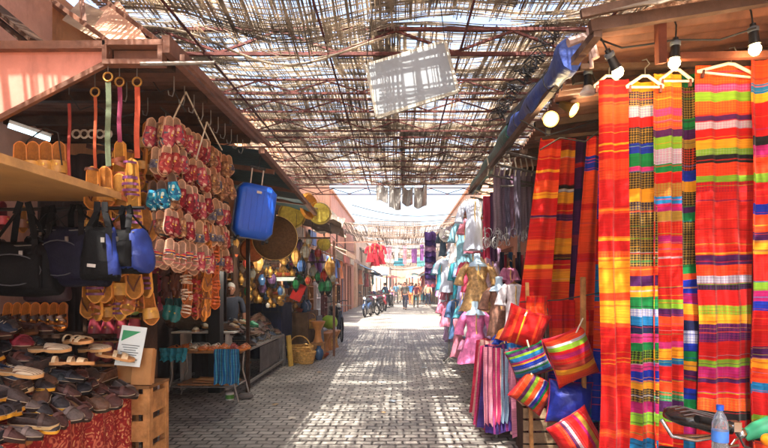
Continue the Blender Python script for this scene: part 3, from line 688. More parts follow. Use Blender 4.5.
for lay in range(7):
    z = .80+.078*lay; x0 = -2.03-.10*lay; ymax = 3.74-.05*lay
    ny_ = 15
    for j in range(ny_):
        y = 2.42+(ymax-2.42)*j/(ny_-1)+r.uniform(-.03, .03)
        if y < 2.3: continue
        k = r.choice([0,0,1,2,2,3,4,5,6,6,7,9,9,10,11]) if not (lay in (1,2) and j in (3,4,8)) else 1
        yaw = r.uniform(-.6, .5) if r.random() < .5 else r.uniform(-1.9, -.8)
        pile_shoe(k, (x0+r.uniform(-.03, .03), y, z+r.uniform(-.01, .03)), (r.uniform(-.25, .35), r.uniform(.0, .5) if yaw > -.7 else r.uniform(-.1, .25), yaw), ['in the bottom row of the pile', 'in the second row up of the pile', 'in the third row up of the pile', 'in the fourth row up of the pile', 'in the fifth row up of the pile', 'in the sixth row up of the pile', 'near the top of the pile'][lay], 'shoes heaped on the lower left table', r.uniform(.84, .96))
# back filling layer, seen above
for i in range(4):
    for j in range(8):
        k = r.choice([2,5,6,7,8,11,9]); x = -2.62-.2*i; y = 2.75+j*.13+r.uniform(-.03,.03)
        pile_shoe(k, (x, y, 1.24+.02*i+r.uniform(0, .04)), (r.uniform(-.3,.3), r.uniform(-.2,.2), r.uniform(-2.2, .6)), 'behind the pile crest, %s row from the alley' % ORD[i], 'shoes behind the crest of the left pile')
for i, (px, py, Y, yaw) in enumerate(((50,338,3.35,.2),(78,330,3.5,-.4),(20,362,3.0,.1),(72,352,3.3,.3),(95,338,3.6,-.2),(115,345,3.65,.5))):
    place('cream%d' % (i % 2), (lambda: shoe('slipper', (196,150,96), (224,206,176), pattern=wmat)) if i % 2 == 0 else (lambda: shoe('sandal', (190,140,90), (214,190,150))),
          ('cream woven slipper' if i % 2 == 0 else 'cream strap sandal')+' on top of the shoe pile', 'shoe', P(px, py+13, Y), (r.uniform(-.2,.2), r.uniform(-.1,.3), yaw), .95, 'pale shoes on top of the left pile')
# shoes at the very left front, on the ground level table: red thing at the corner
tag(M(mat('red_fabric', (200, 24, 26), .8)).sheet(lambda u, v: Vector((-1.86+.05*sin(v*4)-.10*u, 2.25+.08*v+.02*sin(u*8), .98-.9*u+.03*sin(v*6))), 10, 6, .01).build('red_cloth'), 'bright red cloth at the lower left corner', 'cloth')

# --- wooden crate and cardboard at the pile's end
root = empty('wooden_crate', 'tall pale wooden crate standing at the end of the shoe table', 'crate', (-1.99, 3.93, 0))
for k in range(4): M(wood).box((-.0, -.15, .12+.2*k), (.26, .02, .15)).build('slat', root, None)
for k in range(4): M(wood).box((.13, 0, .12+.2*k), (.02, .30, .15)).build('slat', root, None)
for sx in (-1, 1):
    for sy in (-1, 1): M(wood).box((sx*.12, sy*.13, .42), (.05, .05, .84)).build('corner_post', root, None)
M(mat('crate_rim', (120, 84, 50), .8)).box((0, 0, .845), (.29, .33, .02)).build('rim', root, None)
for i, (px, py, w_, h_, tl) in enumerate(((128, 371, .16, .2, .15), (143, 363, .15, .27, -.1))):
    Y = 3.9-.07*i; c0 = P(px, py, Y); c0.z = .857+h_/2
    tag(M(card).box((0,0,0), (w_, .03, h_)).box((0,.04,0), (w_*.9, .02, h_*.94)).build('cardboard_piece', None, None, loc=c0, rot=(R(-8), 0, tl)), ['short cardboard piece propped on the wooden crate, left one', 'taller cardboard piece propped on the wooden crate'][i], 'cardboard')
# green and white notice
c0 = P(131, 346, 3.75); root = empty('notice_board', 'white plastic notice with a green triangle standing behind the cardboard', 'sign', c0, (R(-10), R(8), R(14)))
M(mat('clear_white_plastic', (206, 216, 212), .3, .06, 5, .05)).box((0,0,0), (.17, .008, .29)).build('board', root, None)
M(mat('green_print', (20, 140, 80), .5)).prism([(-.07, .11), (.05, .11), (-.07, .03)], .003, 'XZ', -.0075).build('green_triangle', root, None)
tx = M(mat('grey_print', (90, 100, 100), .6))
for k in range(8): tx.box((-.002, -.0055, .005-.017*k), (.12-(k % 3)*.02, .002, .006))
tx.build('text_lines', root, None)

# --- second small rack of green and rose slippers
root = empty('slipper_rack', 'small wooden slipper rack beneath the hanging bags', 'rack', P(118, 300, 4.35)*1); root.location.z = 0
zz = [P(0, py, 4.35).z for py in (316, 339, 362)]
for i, z in enumerate(zz): M(wood).box((0, .05, z-.02), (.46, .2, .02)).build('shelf', root, None)
for s in (-1, 1): M(darkwood).box((s*.245, .05, .85), (.03, .22, 1.7)).build('side', root, None)
cols = [((110,140,60),'olive green slipper'), ((150,54,70),'rose slipper'), ((120,50,50),'maroon slipper')]
for i, z in enumerate(zz):
    for j in range(4):
        col, nm = cols[i]
        place('rk%d' % i, lambda col=col: hanging_sandal('babouche', (60,44,40), col), nm+' standing on the %s shelf of the small rack' % ['top','middle','lowest'][i], 'slipper', (root.location.x-.165+.11*j, 4.32, z+.26), (R(-6), 0, 0), (1, 1, .98), 'slippers on the small rack')
# orange sandals at left back (10-65, 300-330)
tag(M(darkwood).box((-3.0, 4.35, P(0, 332, 4.35).z-.02), (1.3, .35, .03)).box((-3.0, 4.4, .55), (.05, .05, 1.1)).box((-2.5, 4.4, .55), (.05, .05, 1.1)).build('back_shelf', None, None), 'dark shelf behind the shoe pile holding orange sandals', 'shelf')
for j in range(7):
    px = 8+9.2*j; place('osand', lambda: hanging_sandal('cross', (206,120,40), (64,40,30)), 'orange sandal with dark crossed straps on the back shelf', 'sandal', P(px, 302, 4.3), (R(-8), 0, r.uniform(-.15,.15)), .95, 'orange sandals on the back shelf')
# more dim shoes deeper
for i in range(3):
    for j in range(9):
        p = Vector((-3.55, 2.9+.24*j, 1.75+.34*i+.26)); k = (i+j) % 3
        place('deep%d' % k, lambda k=k: hanging_sandal('slide', [(206,130,50),(70,50,40),(120,40,40)][k], [(120,70,40),(40,36,40),(190,60,60)][k]), ['orange','dark','red'][k]+' slipper on the back wall, %s row up' % ORD[i], 'slipper', p, (0, 0, R(80)), 1., 'slippers on the back wall of the first stall')

# --- straps with rings, and slippers below
def strap(px, py0, py1, Y, colr, label, wd=.022, ring=True):
    a = P(px, py0, Y); b_ = P(px, py1, Y); root = empty('hanging_belt', label, 'belt', a, group='belts hanging from the first stall awning'); L = a.z-b_.z
    M(mat('belt_%d_%d_%d' % colr, colr, .7, .15, 20, .2)).sheet(lambda u, v: Vector(((u-.5)*wd*2, .006*sin(v*7), -.03-v*(L-.03))), 2, 14, .004).build('belt_band', root, 50)
    if ring:
        M(brass).tube([Vector((.028*cos(t*pi/8), 0, .028*sin(t*pi/8))) for t in range(16)], .006, 6, close=True).build('ring', root, 60)
    M(steel).tube([Vector((0,0,.03)), Vector((0,0,.10)), Vector((.01,0,.16))], .003, 5).build('hook', root, None)
strap(69, 99, 178, 3.4, (130, 50, 42), 'thin dusty red belt hanging over the tan board', .010, False)
strap(95, 92, 168, 3.35, (150, 70, 42), 'narrow orange belt on a hook, with a knot on top', .010)
strap(108, 77, 166, 3.25, (88, 98, 76), 'wide sage green belt with brass ring', .017)
strap(119.5, 82, 142, 3.3, (116, 42, 68), 'short magenta belt with brass ring', .014)
strap(137, 82, 158, 3.3, (158, 66, 42), 'coral orange belt with brass ring, rightmost of the belts', .017)
OR = [('cross', (214,150,60), (150,80,40)), ('strappy', (216,156,66), (110,56,100)), ('slide', (204,128,48), (200,150,70)), ('thong', (208,140,58), (96,54,36))]
def osl(px, py, Y, label, k=None, rz=0., sc=1., rx=0, ry=0):
    k = r.randrange(4) if k is None else k
    place('or%d' % k, lambda: hanging_sandal(*OR[k]), label, 'sandal', P(px, py, Y), (rx, ry, rz), sc, 'orange sandals strung at the left stall')
for px, py, Y, k in ((119,140,3.55,0),(131,158,3.5,1),(119,173,3.5,0),(105,166,3.45,2),(92,166,3.4,3),(133,190,3.5,1),(120,203,3.55,0),(134,222,3.6,2),(120,236,3.65,3),(95,262,3.6,1),(104,262,3.62,3),(134,258,3.6,3),(120,262,3.7,2),(143,232,3.7,3)):
    osl(px, py, Y, 'orange leather %s strung %s' % (['cross strap sandal','sandal with thin purple straps','slide sandal','toe post sandal'][k], 'above the bags' if py < 200 else 'beside or below the bags'), k, r.uniform(-.3, .3), 1.12)
for px, py, Y, k in ((98,286,3.7,0),(108,290,3.8,2),(120,288,3.75,1),(134,284,3.7,0),(146,262,3.8,1),(148,290,3.9,2),(92,236,3.7,1),(144,206,3.75,3),(125,222,3.8,3),(112,262,3.85,1),(150,236,4.0,0),(88,282,3.8,3)):
    osl(px, py, Y, 'orange leather %s strung beside or below the bags' % ['cross strap sandal','sandal with thin purple straps','slide sandal','toe post sandal'][k], k, r.uniform(-.7, .7), r.uniform(.9, 1.1), r.uniform(-.15,.15), r.uniform(-.25,.25))
for ci_, px in enumerate((94, 106, 118, 131, 143)):
    for j_ in range(10 if ci_ > 1 else 5):
        k = r.randrange(4); py = (148 if ci_ > 1 else 176)+15*j_+r.uniform(-2,2)
        if ci_ < 2 and j_ > 2: py += 44
        osl(px+r.uniform(-2,2), py, 3.82+.03*ci_+r.uniform(-.04,.04), 'small orange %s in the crowded back strings' % ['cross strap sandal','sandal with thin purple straps','slide sandal','toe post sandal'][k], k, r.uniform(-.8, .8), r.uniform(.78, .92), r.uniform(-.15,.15), r.uniform(-.2,.2))
for i, px in enumerate((147, 156, 166)):
    for j in range(2 if i < 3 else 1):
        osl(px+j*3, 121+j*27+i*2, 4.1, 'gold buckled orange slide in the dark under the awning, %s row' % ['upper','lower'][j], 2, -.2, 1.05)
for j in range(4):
    osl(20+j*13, 141-(j % 2)*0, 3.45+.03*j, 'orange slide sandal standing on the tan board', 2, .3, 1.05)
# white scroll bracket seen at (90,130)
wb = M(mat('white_metal', (200,200,196), .5)); o = P(92, 134, 3.9)
for k in range(5): wb.tube([Vector((-.12+.06*k+.03*cos(a*pi/5), 0, .03*sin(a*pi/5))) for a in range(10)], .008, 5, close=True)
tag(wb.build('chain', loc=o), 'pale metal ring chain hanging behind the belts', 'chain')
# wire loops
for i, (pts) in enumerate((((15,165),(28,140),(45,128),(58,133),(62,165)), ((70,95),(80,110),(95,105),(118,118),(140,112)), ((145,70),(160,92),(172,88),(186,112)))):
    tag(M(cable).tube([P(x, y, 3.5+.2*i) for x, y in pts], .005, 5).build('loose_wire'), ['wire hoop standing behind the orange slides','tangled wire crossing behind the belts','loose wire drooping under the brown awning'][i], 'wire')

# --- three diagonal rows of slippers, x const, facing the alley
PAT = [('babouche', (224,176,140), (206,70,70)), ('babouche', (222,180,150), (196,36,60)), ('babouche', (214,150,110), (176,120,90)), ('slide', (220,170,130), (90,90,110)), ('babouche', (210,170,140), (230,90,110)), ('babouche', (120,90,70), (30,140,170)), ('cross', (226,180,150), (200,60,110))]
PATN = ['coral red slipper', 'crimson slipper', 'tan brown slipper', 'grey and beige slide', 'rose pink slipper', 'turquoise slipper', 'slipper with magenta cross straps']
pm_ = stripes('folk_stripe_slipper_cloth', [((206,60,60),1.2),((236,220,190),.6),((60,50,110),.8),((230,150,50),.7),((200,40,90),1),((240,226,200),.5),((40,110,120),.6)], 'Z', warp=.05)
def folk(nm, cols):
    m = mat(nm, cols[0], .75, .2, 40, .3); n = m.node_tree.nodes; l = m.node_tree.links; b = n['Principled BSDF']; tc = n.new('ShaderNodeTexCoord')
    v = n.new('ShaderNodeTexVoronoi'); v.inputs['Scale'].default_value = 42; l.new(tc.outputs['Object'], v.inputs['Vector']); sp = n.new('ShaderNodeSeparateColor'); l.new(v.outputs['Color'], sp.inputs[0])
    rp = n.new('ShaderNodeValToRGB'); rp.color_ramp.interpolation = 'CONSTANT'; l.new(sp.outputs[0], rp.inputs[0]); e = rp.color_ramp.elements
    e[0].color = (*lin(cols[0]), 1); e[1].position = .45; e[1].color = (*lin(cols[1]), 1)
    x = e.new(.6); x.color = (*lin(cols[2]), 1); x = e.new(.85); x.color = (*lin(cols[3]), 1); l.new(rp.outputs[0], b.inputs['Base Color']); return m
FK = [folk('folk_coral', [(160,60,54),(200,150,126),(130,44,46),(176,100,80)]), folk('folk_crimson', [(140,34,46),(190,140,124),(110,30,40),(80,44,50)]), folk('folk_tan', [(150,104,70),(196,160,120),(110,76,56),(170,120,100)]), folk('folk_grey', [(110,104,110),(180,170,160),(70,66,84),(140,120,110)]), folk('folk_rose', [(180,84,90),(214,180,156),(150,50,70),(90,100,110)]), folk('folk_turquoise', [(40,130,160),(190,210,200),(30,90,130),(60,160,180)])]
rows = [(2.86, [4,4,0,0,4,0,0,0,2,0,2,2,2]), (2.64, [0,0,4,1,0,4,0,2,2,3,2,2,2]), (2.40, [5,2,1,1,4,1,4,1,3,3,3,0,3]), (2.17, [4,1,2,1,6,3,0,4,3,3,2,4,0]), (1.95, [6,6,6,6,6,4,6,4,0,4,0,0,4])]
for ri, (z, ks) in enumerate(rows):
    n_ = len(ks); y0, y1 = 3.72, 5.05
    rail = [Vector((-1.72, y0-.05, z+.015)), Vector((-1.74, (y0+y1)/2, z-.01)), Vector((-1.72, y1+.08, z+.02))]
    tag(M(cable).tube(rail, .007, 6).build('slipper_rail'), 'thin black rail holding the %s diagonal row of slippers' % ['top','second','middle','fourth','lowest'][ri], 'rail')
    for j, k in enumerate(ks):
        for q in (0, 1, 2):
            y = y0+(y1-y0)*(j+.33*q)/(n_-.5)+r.uniform(-.015,.015); k2 = k if r.random() < .6 else r.choice([0,1,2,3,4,4])
            if k in (5, 6): k2 = k
            place('pat%d' % k2, lambda k=k2: hanging_sandal(*PAT[k], pattern=(pm_ if k == 6 else FK[k])), PATN[k2]+' in the %s diagonal row' % ['top','second','middle','fourth','lowest'][ri], 'slipper',
                  (-1.72+[.04,-.03,-.10][q]+r.uniform(-.015,.015), y, z+r.uniform(-.035,.02)), (r.uniform(-.2,.12), r.uniform(-.15,.15), R(40)+r.uniform(-.6,.6)), r.uniform(.74, .93), 'slippers in five diagonal hanging rows')
for i, (q0, q1) in enumerate((((186,92,3.9),(168,130,3.75)), ((186,92,3.9),(209,140,4.35)), ((207,122,4.2),(196,160,4.1)), ((207,122,4.2),(222,150,4.6)))):
    tag(M(stringm).tube([P(*q0), P(*q1)], .006, 5).build('hanging_string'), ['pale string down to the near end of the top slipper row','pale string down to the middle of the top slipper row','pale string between the slipper rows and the awning','pale string down to the far end of the slipper rows'][i], 'string')

# --- vertical strings of slippers
VC = [(158, 232, 5, ('babouche',(90,50,40),(150,30,60)), 'dark red slipper', 4.75), (167, 228, 5, ('babouche',(80,46,34),(96,50,40)), 'dark brown slipper', 4.7),
      (177, 226, 5, ('babouche',(120,70,44),(110,60,40)), 'chestnut slipper', 4.65), (187, 224, 6, ('strappy',(204,116,54),(226,206,184)), 'orange sandal with white straps', 4.5), (197, 228, 6, ('cross',(190,110,56),(170,40,40)), 'tan sandal with red cross strap', 4.6),
      (206, 226, 6, ('thong',(210,130,50),(120,60,30)), 'light orange toe post sandal', 4.5), (213, 230, 5, ('strappy',(206,104,40),(206,96,30)), 'bright orange strappy sandal', 4.7), (168, 302, 1, ('babouche',(40,90,90),(30,120,120)), 'teal slipper', 4.6), (177, 302, 1, ('babouche',(40,90,90),(30,120,120)), 'teal slipper', 4.6)]
for ci, (px, py, n_, spec, nm, Y) in enumerate(VC):
    for j in range(n_):
        for q in (-1, 1):
            place('vc%d' % ci if ci < 7 else 'vc7', lambda spec=spec: hanging_sandal(*spec), nm+(' at level %s of its string' % ORD[j] if n_ > 1 else ' low under the slipper strings'), 'slipper', P(px+q*2.8+r.uniform(-.8,.8), py+j*15-4, Y), (r.uniform(-.15,.15), q*.12+r.uniform(-.1,.1), .45*q+r.uniform(-.4,.4)), r.uniform(.72, .88), 'slippers on vertical strings')
    if n_ > 1: tag(M(stringm).tube([P(px, 205, Y), P(px, py+n_*15, Y+.01)], .005, 5).build('hanging_string'), 'string carrying the column of '+nm+'s', 'string')

# ================================================================== BAGS
def bag(name, label, loc, w_, h_, d_, m, straps, strap_top, rz=0, band=None, pocket=None, accent=None):
    root = empty(name, label, 'bag', loc, (0, 0, rz))
    def sec(v):
        t = v; k = (1-abs(2*t-1)**3.2)**.5; return .35+.65*k
    rings = []
    for i in range(25):
        v = i/24; z = (v-.5)*h_; s_ = sec(v); ring = []
        for k in range(48):
            a = 2*pi*k/48; c_, q = cos(a), sin(a)
            x = w_/2*math.copysign(abs(c_)**.55, c_)*(.86+.14*s_)*(1.06-.38*v**1.4); y = d_/2*math.copysign(abs(q)**.6, q)*s_
            n_ = noise.noise(Vector((x*9, y*9, z*5+loc[0]*3)))*.05+noise.noise(Vector((x*22, y*20, z*16)))*.02
            ring.append(Vector((x*(1+n_), y*(1+n_*3), z+n_*.5-.10*h_*(1-(2*x/w_)**2)*(v > .4))))
        rings.append(ring)
    bm_ = M(m).loft(rings)
    if accent:
        bm_.mats.append(accent[0])
        for fi, f_ in enumerate(bm_.f):
            p_ = sum((Vector(bm_.v[q]) for q in f_), Vector())/len(f_)
            vv = p_.z/h_+.5; tp_ = max(.3, (1.06-.38*max(0, min(1, vv))**1.4)*(.86+.14*sec(max(0, min(1, vv)))))
            if accent[1](p_.x/w_/tp_, p_.z/h_): bm_.m[fi] = 1
    bm_.build('body', root, 60)
    for sx in (-1, 1):
        L = strap_top-loc[2]
        for yy in (-.5, .5):
            p = [Vector((sx*w_*.26, yy*d_*.8, -.05)), Vector((sx*w_*.24, yy*d_*.7, h_*.45)), Vector((sx*w_*.10, yy*.02, L*.8)), Vector((sx*.02, 0, L))]
            st = M(mat('black_webbing', (14, 14, 16), .8, .2, 30, .2))
            for a, b in zip(p, p[1:]): st.bar(a, b, .035, .006)
            st.build('strap', root, None)
    if pocket:
        pz = M(pocket); rr = []
        for i in range(7):
            v = i/6; s_ = (1-abs(2*v-1)**4)**.5*.5+.5
            rr.append([Vector((w_*.36*math.copysign(abs(cos(a))**.5, cos(a)), -d_*.44-.05*s_*(sin(a) > 0)*abs(sin(a))**.4, (v-.5)*h_*.55-h_*.1)) for a in [pi*k/8 for k in range(9)]])
        pz.loft(rr, ring_closed=False, caps=False).build('pocket', root, 60)
    if band:
        bb = M(band[0]).box((0, -d_*.56, -h_*.08), (w_*.58, .01, h_*.13)); bo = bb.build('band', root, None)
        y_ = M(mat('yellow_trim', (226, 170, 40), .6)); y_.box((0, -d_*.575, -h_*.004), (w_*.58, .008, .006))
        for k in range(4): y_.tube([Vector((w_*.12+.018*k, -d_*.58, -h_*.11)), Vector((w_*.12+.018*k+.008, -d_*.58, -h_*.085)), Vector((w_*.12+.018*k+.01, -d_*.58, -h_*.11))], .0022, 4)
        y_.build('yellow_lettering', bo, None)
    if pocket and accent is None: M(mat('bag_piping', (60, 60, 66), .6)).tube([Vector((w_*.36*cos(a), -d_*.50-.03*abs(sin(a)), h_*(-.08)+h_*.26*sin(a))) for a in [2*pi*k/20 for k in range(20)]], .0035, 5, close=True).build('piping', root, 60)
    M(steel).box((w_*.12, -d_*.56, h_*.2), (.02, .008, .03)).build('buckle', root, None)
    M(mat('bag_tag', (170, 166, 160), .6)).box((-w_*.15, -d_*.57, -h_*.26), (.045, .004, .02), (0, .1, 0)).build('label_patch', root, None)
    zp = M(steel); zp.tube([Vector((-w_*.34, -d_*.30, h_*.36)), Vector((0, -d_*.36, h_*.33)), Vector((w_*.34, -d_*.30, h_*.36))], .004, 5); zp.build('zip', root, None)
    return root
bn = mat('black_nylon', (6, 6, 8), .8, .3, 9, .15, bscale=60); nav = mat('navy_nylon', (15, 14, 32), .8, .25, 9, .15, bscale=60); blu = mat('royal_blue_nylon', (16, 42, 116), .6, .2, 9, .15, bscale=60)
bag('duffel_bag', 'large slack black duffel bag at the far left', P(24, 266, 3.2), .42, .36, .26, bn, 2, 2.12, .2, pocket=bn)
bag('shoulder_bag', 'small black shoulder bag high between the large black and the navy bag', P(50, 244, 3.35), .26, .26, .16, bn, 2, 2.12, -.3, pocket=bn)
bag('shoulder_bag', 'small plum bag peeping out under the large black bag', P(48, 284, 3.42), .26, .24, .16, mat('plum_nylon', (40, 20, 36), .6, .3, 9, .15, bscale=60), 2, 2.12, .3)
bag('duffel_bag', 'navy and black duffel bag with a red band and yellow logo', P(76, 254, 3.3), .44, .42, .26, nav, 2, 2.12, -.1, band=(mat('dark_red_band', (150, 30, 34), .7), 0), pocket=nav)
bag('shoulder_bag', 'black bag with a blue side, in the middle of the hanging bags', P(101, 252, 3.2), .22, .34, .18, bn, 2, 2.12, .35, accent=(blu, lambda x, z: x > .24 and z > -.42))
bag('duffel_bag', 'black duffel bag with bright blue ends, rightmost of the bags', P(126, 250, 3.35), .36, .30, .22, bn, 2, 2.12, -.25, pocket=bn, accent=(blu, lambda x, z: abs(x) > .36 or (-.40 < z < -.30)))

# ================================================================== BLUE SUITCASE
Y = 5.4; c0 = P(254, 212, Y); root = empty('suitcase', 'bright blue hard suitcase hanging by its raised handle', 'suitcase', c0, (0, R(7), R(30)))
sb = mat('glossy_blue_shell', (18, 84, 196), .42, .08, 4, .0); W_, H_, D_ = .40, .56, .24
def rbox(w_, h_, d_, m, rr=.05, grooves=0):
    rings = []
    for i in range(9):
        v = -1+2*i/8; zz = v*h_/2; inset = rr*(1-math.sqrt(max(0, 1-max(0, (abs(zz)-(h_/2-rr))/rr)**2)))
        ring = []
        for (sx, sy, a0) in ((1,1,0),(-1,1,90),(-1,-1,180),(1,-1,270)):
            for q in range(6):
                a = R(a0+18*q); ring.append(Vector((sx*(w_/2-inset-rr)+rr*cos(a), sy*(d_/2-inset-rr)+rr*sin(a), zz)))
        rings.append(ring)
    return M(m).loft(rings)
rbox(W_, H_, D_, sb).build('shell', root, 60)
zb = M(mat('grey_zip_seam', (110, 118, 128), .5)); zb.tube([Vector((x, 0, z)) for x, z in ((-W_/2-.002, -H_/2+.05), (-W_/2-.002, H_/2-.05), (-W_/2+.05, H_/2+.002), (W_/2-.05, H_/2+.002), (W_/2+.002, H_/2-.05), (W_/2+.002, -H_/2+.05), (W_/2-.05, -H_/2-.002), (-W_/2+.05, -H_/2-.002))], .008, 6, close=True); zb.build('zip', root, None)
ri_ = M(sb)
for k in range(5): ri_.bar((-.12+.06*k, -D_/2-.002, -H_*.38), (-.12+.06*k, -D_/2-.002, H_*.38), .014, .008)
ri_.build('rib', root, None)
h_ = M(mat('bright_alu', (176, 178, 180), .35, .1, 20, .05, metal=.8))
for s in (-1, 1): h_.bar((s*.06, .06, H_/2), (s*.06, .06, H_/2+.20), .012)
h_.build('handle_tube', root, None); M(black).box((0, .06, H_/2+.205), (.16, .03, .025)).build('handle_grip', root, None)
M(black).tube([Vector((W_/2, 0, -.07)), Vector((W_/2+.03, 0, -.05)), Vector((W_/2+.03, 0, .05)), Vector((W_/2, 0, .07))], .009, 6).build('side_handle', root, 50)
for sx in (-1, 1):
    for sy in (-1, 1): M(black).lathe([(.0, -.012), (.022, -.012), (.022, .012), (0, .012)], 12, (sx*.15, sy*.08, -H_/2-.02), 'X').build('wheel', root, 50)
M(h_.mats[0]).box((0, -D_/2-.007, .19), (.05, .008, .025)).build('badge', root, None)
tag(M(black).tube([P(258, 168, Y), P(262, 150, Y), P(262, 146, Y)], .006, 5).build('hanging_string'), 'dark cord holding the blue suitcase under the roof', 'string')

# cool tube lamp glowing at the back of the first stall
def tube_lamp(p0, p1, label, e):
    p0, p1 = Vector(p0), Vector(p1); c0 = (p0+p1)/2; root = empty('tube_lamp', label, 'lamp', c0)
    M(mat('lit_cool_tube', (190, 235, 255), .3, 0, 5, 0, emit=1.2)).tube([p0-c0, p1-c0], .014, 10).build('tube', root, 60)
    M(white).bar(p0-c0+Vector((0,.01,.035)), p1-c0+Vector((0,.01,.035)), .05, .03).build('fitting', root, None)
    for q in (-.3, .3):
        ld = bpy.data.lights.new('tube_light', 'POINT'); ld.energy = e; ld.color = (.85, .95, 1); ld.shadow_soft_size = .08; lo = bpy.data.objects.new('tube_light', ld); C.objects.link(lo); lo.parent = root; lo.location = (p1-c0)*q*2+Vector((0, -.03, -.06))
tube_lamp(P(8, 126, 4.25), P(50, 140, 4.45), 'cool white tube lamp at the back of the first stall', .22)
# ================================================================== SHOE TABLES (left middle)
# folding table
tx0, tx1, ty0, ty1, tz = -3.2, -2.16, 6.9, 7.45, .71
root = empty('folding_table', 'folding table of sandals with blue striped cloths hanging at its ends', 'table', ((tx0+tx1)/2, (ty0+ty1)/2, 0))
hx, hy = (tx1-tx0)/2, (ty1-ty0)/2
M(wood).box((0, 0, tz-.015), (2*hx, 2*hy, .03)).build('tabletop', root, None)
gm = mat('grey_table_metal', (150, 146, 140), .4, .2, 10, .05, metal=.5)
for s in (-1, 1):
    l_ = M(gm); l_.tube([(s*(hx-.1), -hy+.03, tz-.03), (s*(hx-.12), -hy+.03, .38), (s*(hx-.02), -hy+.03, .0)], .013, 7); l_.build('leg', root, 50)
    l_ = M(gm); l_.tube([(s*(hx-.1), hy-.03, tz-.03), (s*(hx-.12), hy-.03, .38), (s*(hx-.02), hy-.03, .0)], .013, 7); l_.build('leg', root, 50)
l_ = M(gm)
for yy in (-hy+.03, hy-.03): l_.tube([(-hx+.08, yy, .22), (hx-.08, yy, .22)], .011, 7)
for s in (-1, 1): l_.tube([(s*(hx-.08), -hy+.03, .22), (s*(hx-.08), hy-.03, .22)], .011, 7)
l_.build('brace', root, 50)
M(card).box((.02, 0, .245), (.72, .44, .02)).box((.1, -.02, .27), (.5, .36, .015), (0, R(4), .1)).build('lower_shelf', root, None)
bs = stripes('blue_stripe_cloth', [((30,120,190),1.2),((90,190,215),.8),((20,80,150),.7),((140,205,220),.35)]*6, 'X')
def hangcloth(px0, px1, py0, py1, Y, label, m, n=5, amp=.02, name='cloth', cat='cloth', group=None, lean=0., depth=.05, Yb=None):
    """cloth hanging in the frontal plane at depth Y; local origin at the top middle"""
    A, B = P(px0, py0, Y), P(px1, py1, Yb or Y); W = B.x-A.x; L = A.z-B.z; c0 = Vector(((A.x+B.x)/2, Y, A.z)); ph = rnd.uniform(0, 6)
    dY = 0
    def f(u, v):
        fold = amp*(sin(u*n*2*pi+ph+.8*sin(v*3+ph))+.4*sin(u*n*4.3*pi+ph*2))*(.35+.65*v)
        crn = noise.noise(Vector((u*2.2+ph, v*4, 1)))*.025+noise.noise(Vector((u*5, v*11+ph, 4)))*.010; fold += crn*min(1, W*4)*(.4+.6*v)
        return Vector(((u-.5)*W*(1-.06*v+.03*sin(v*4+ph)+.05*noise.noise(Vector((ph, v*5, 0))))+lean*v+.012*noise.noise(Vector((ph, v*3, 7))), fold+depth*.5*sin(v*5+ph)*(v), -v*L+.012*sin(u*n*pi*2+ph)*v))
    o = M(m).sheet(f, max(16, int(n*22)), 28, .006).build(name, None, 60, loc=c0)
    return tag(o, label, cat, group)
hangcloth(214, 240, 349, 384, 6.86, 'turquoise striped cloth hanging off the right end of the sandal table', bs, 3, .02)
hangcloth(160, 187, 348, 361, 6.86, 'short turquoise fringe cloth at the left end of the sandal table', mat('turquoise_fringe', (60,170,200), .8, .3, 20, .4), 4, .02)
r = random.Random(8)
for i in range(15):
    k = r.randrange(3); nm = ['orange flat sandal','white strapped sandal','red and tan sandal'][k]
    place('tab%d' % k, lambda k=k: shoe('sandal', [(216,130,60),(190,150,110),(180,90,60)][k], [(222,120,40),(226,214,196),(190,50,40)][k]), nm+' laid out on the folding table', 'sandal', (tx0+.08+.07*i+r.uniform(-.01,.01), ty0+.14+.22*(i % 2), tz+.003), (0, 0, R(-90)+r.uniform(-.4,.4)), .92, 'sandals on the folding table')
# white board behind, tub below
tag(M(white).box((-2.98, 7.9, .88), (.95, .35, .025)).box((-3.3, 7.9, .43), (.05, .3, .86)).box((-2.62, 7.9, .43), (.05, .3, .86)).build('display_bench', None, None), 'white topped bench behind the sandal table', 'bench')
root = empty('paint_can', 'small can with a green and white label under the sandal table', 'can', (-2.36, 7.1, 0))
M(white).lathe([(0,0),(.055,0),(.057,.11),(0,.112)], 18, (0,0,0)).build('body', root, 50)
M(mat('green_label', (90,150,60), .5)).lathe([(.0585,.03),(.059,.03),(.059,.085),(.0585,.085)], 18).build('label_band', root, 50)
root = empty('crumpled_rag', 'grey crumpled rag on the paving beneath the folding table', 'rag', (-2.16, 7.15, .03)); 
M(mat('grey_rag', (110,104,100), .9)).ball((0,0,.02), .09, 8, (1.3,.8,.45)).build('rag', root, 60)
# metal mesh table with black frame
x0, x1, y0, y1, z1 = -3.45, -2.30, 7.75, 10.1, .62
root = empty('display_table', 'long metal framed table heaped with dark shoes', 'table', ((x0+x1)/2, (y0+y1)/2, 0)); hx, hy = (x1-x0)/2, (y1-y0)/2
fm = M(gm)
for z in (z1, .12):
    for s in (-1, 1): fm.bar((-hx, s*hy, z), (hx, s*hy, z), .035); fm.bar((s*hx, -hy, z), (s*hx, hy, z), .035)
fm.build('frame', root, None)
for sx in (-1, 1):
    for sy in (-1, 1): M(gm).bar((sx*hx, sy*hy, 0), (sx*hx, sy*hy, z1), .04).build('leg', root, None)
M(mat('table_mesh_panel', (96, 92, 88), .6)).box((0, 0, z1+.02), (2*hx, 2*hy, .01)).build('tabletop', root, None)
M(mat('grey_side_sheet', (104, 100, 98), .7, .3, 4)).box((hx-.03, .25, .36), (.01, 1.3, .42)).build('side_sheet', root, None)
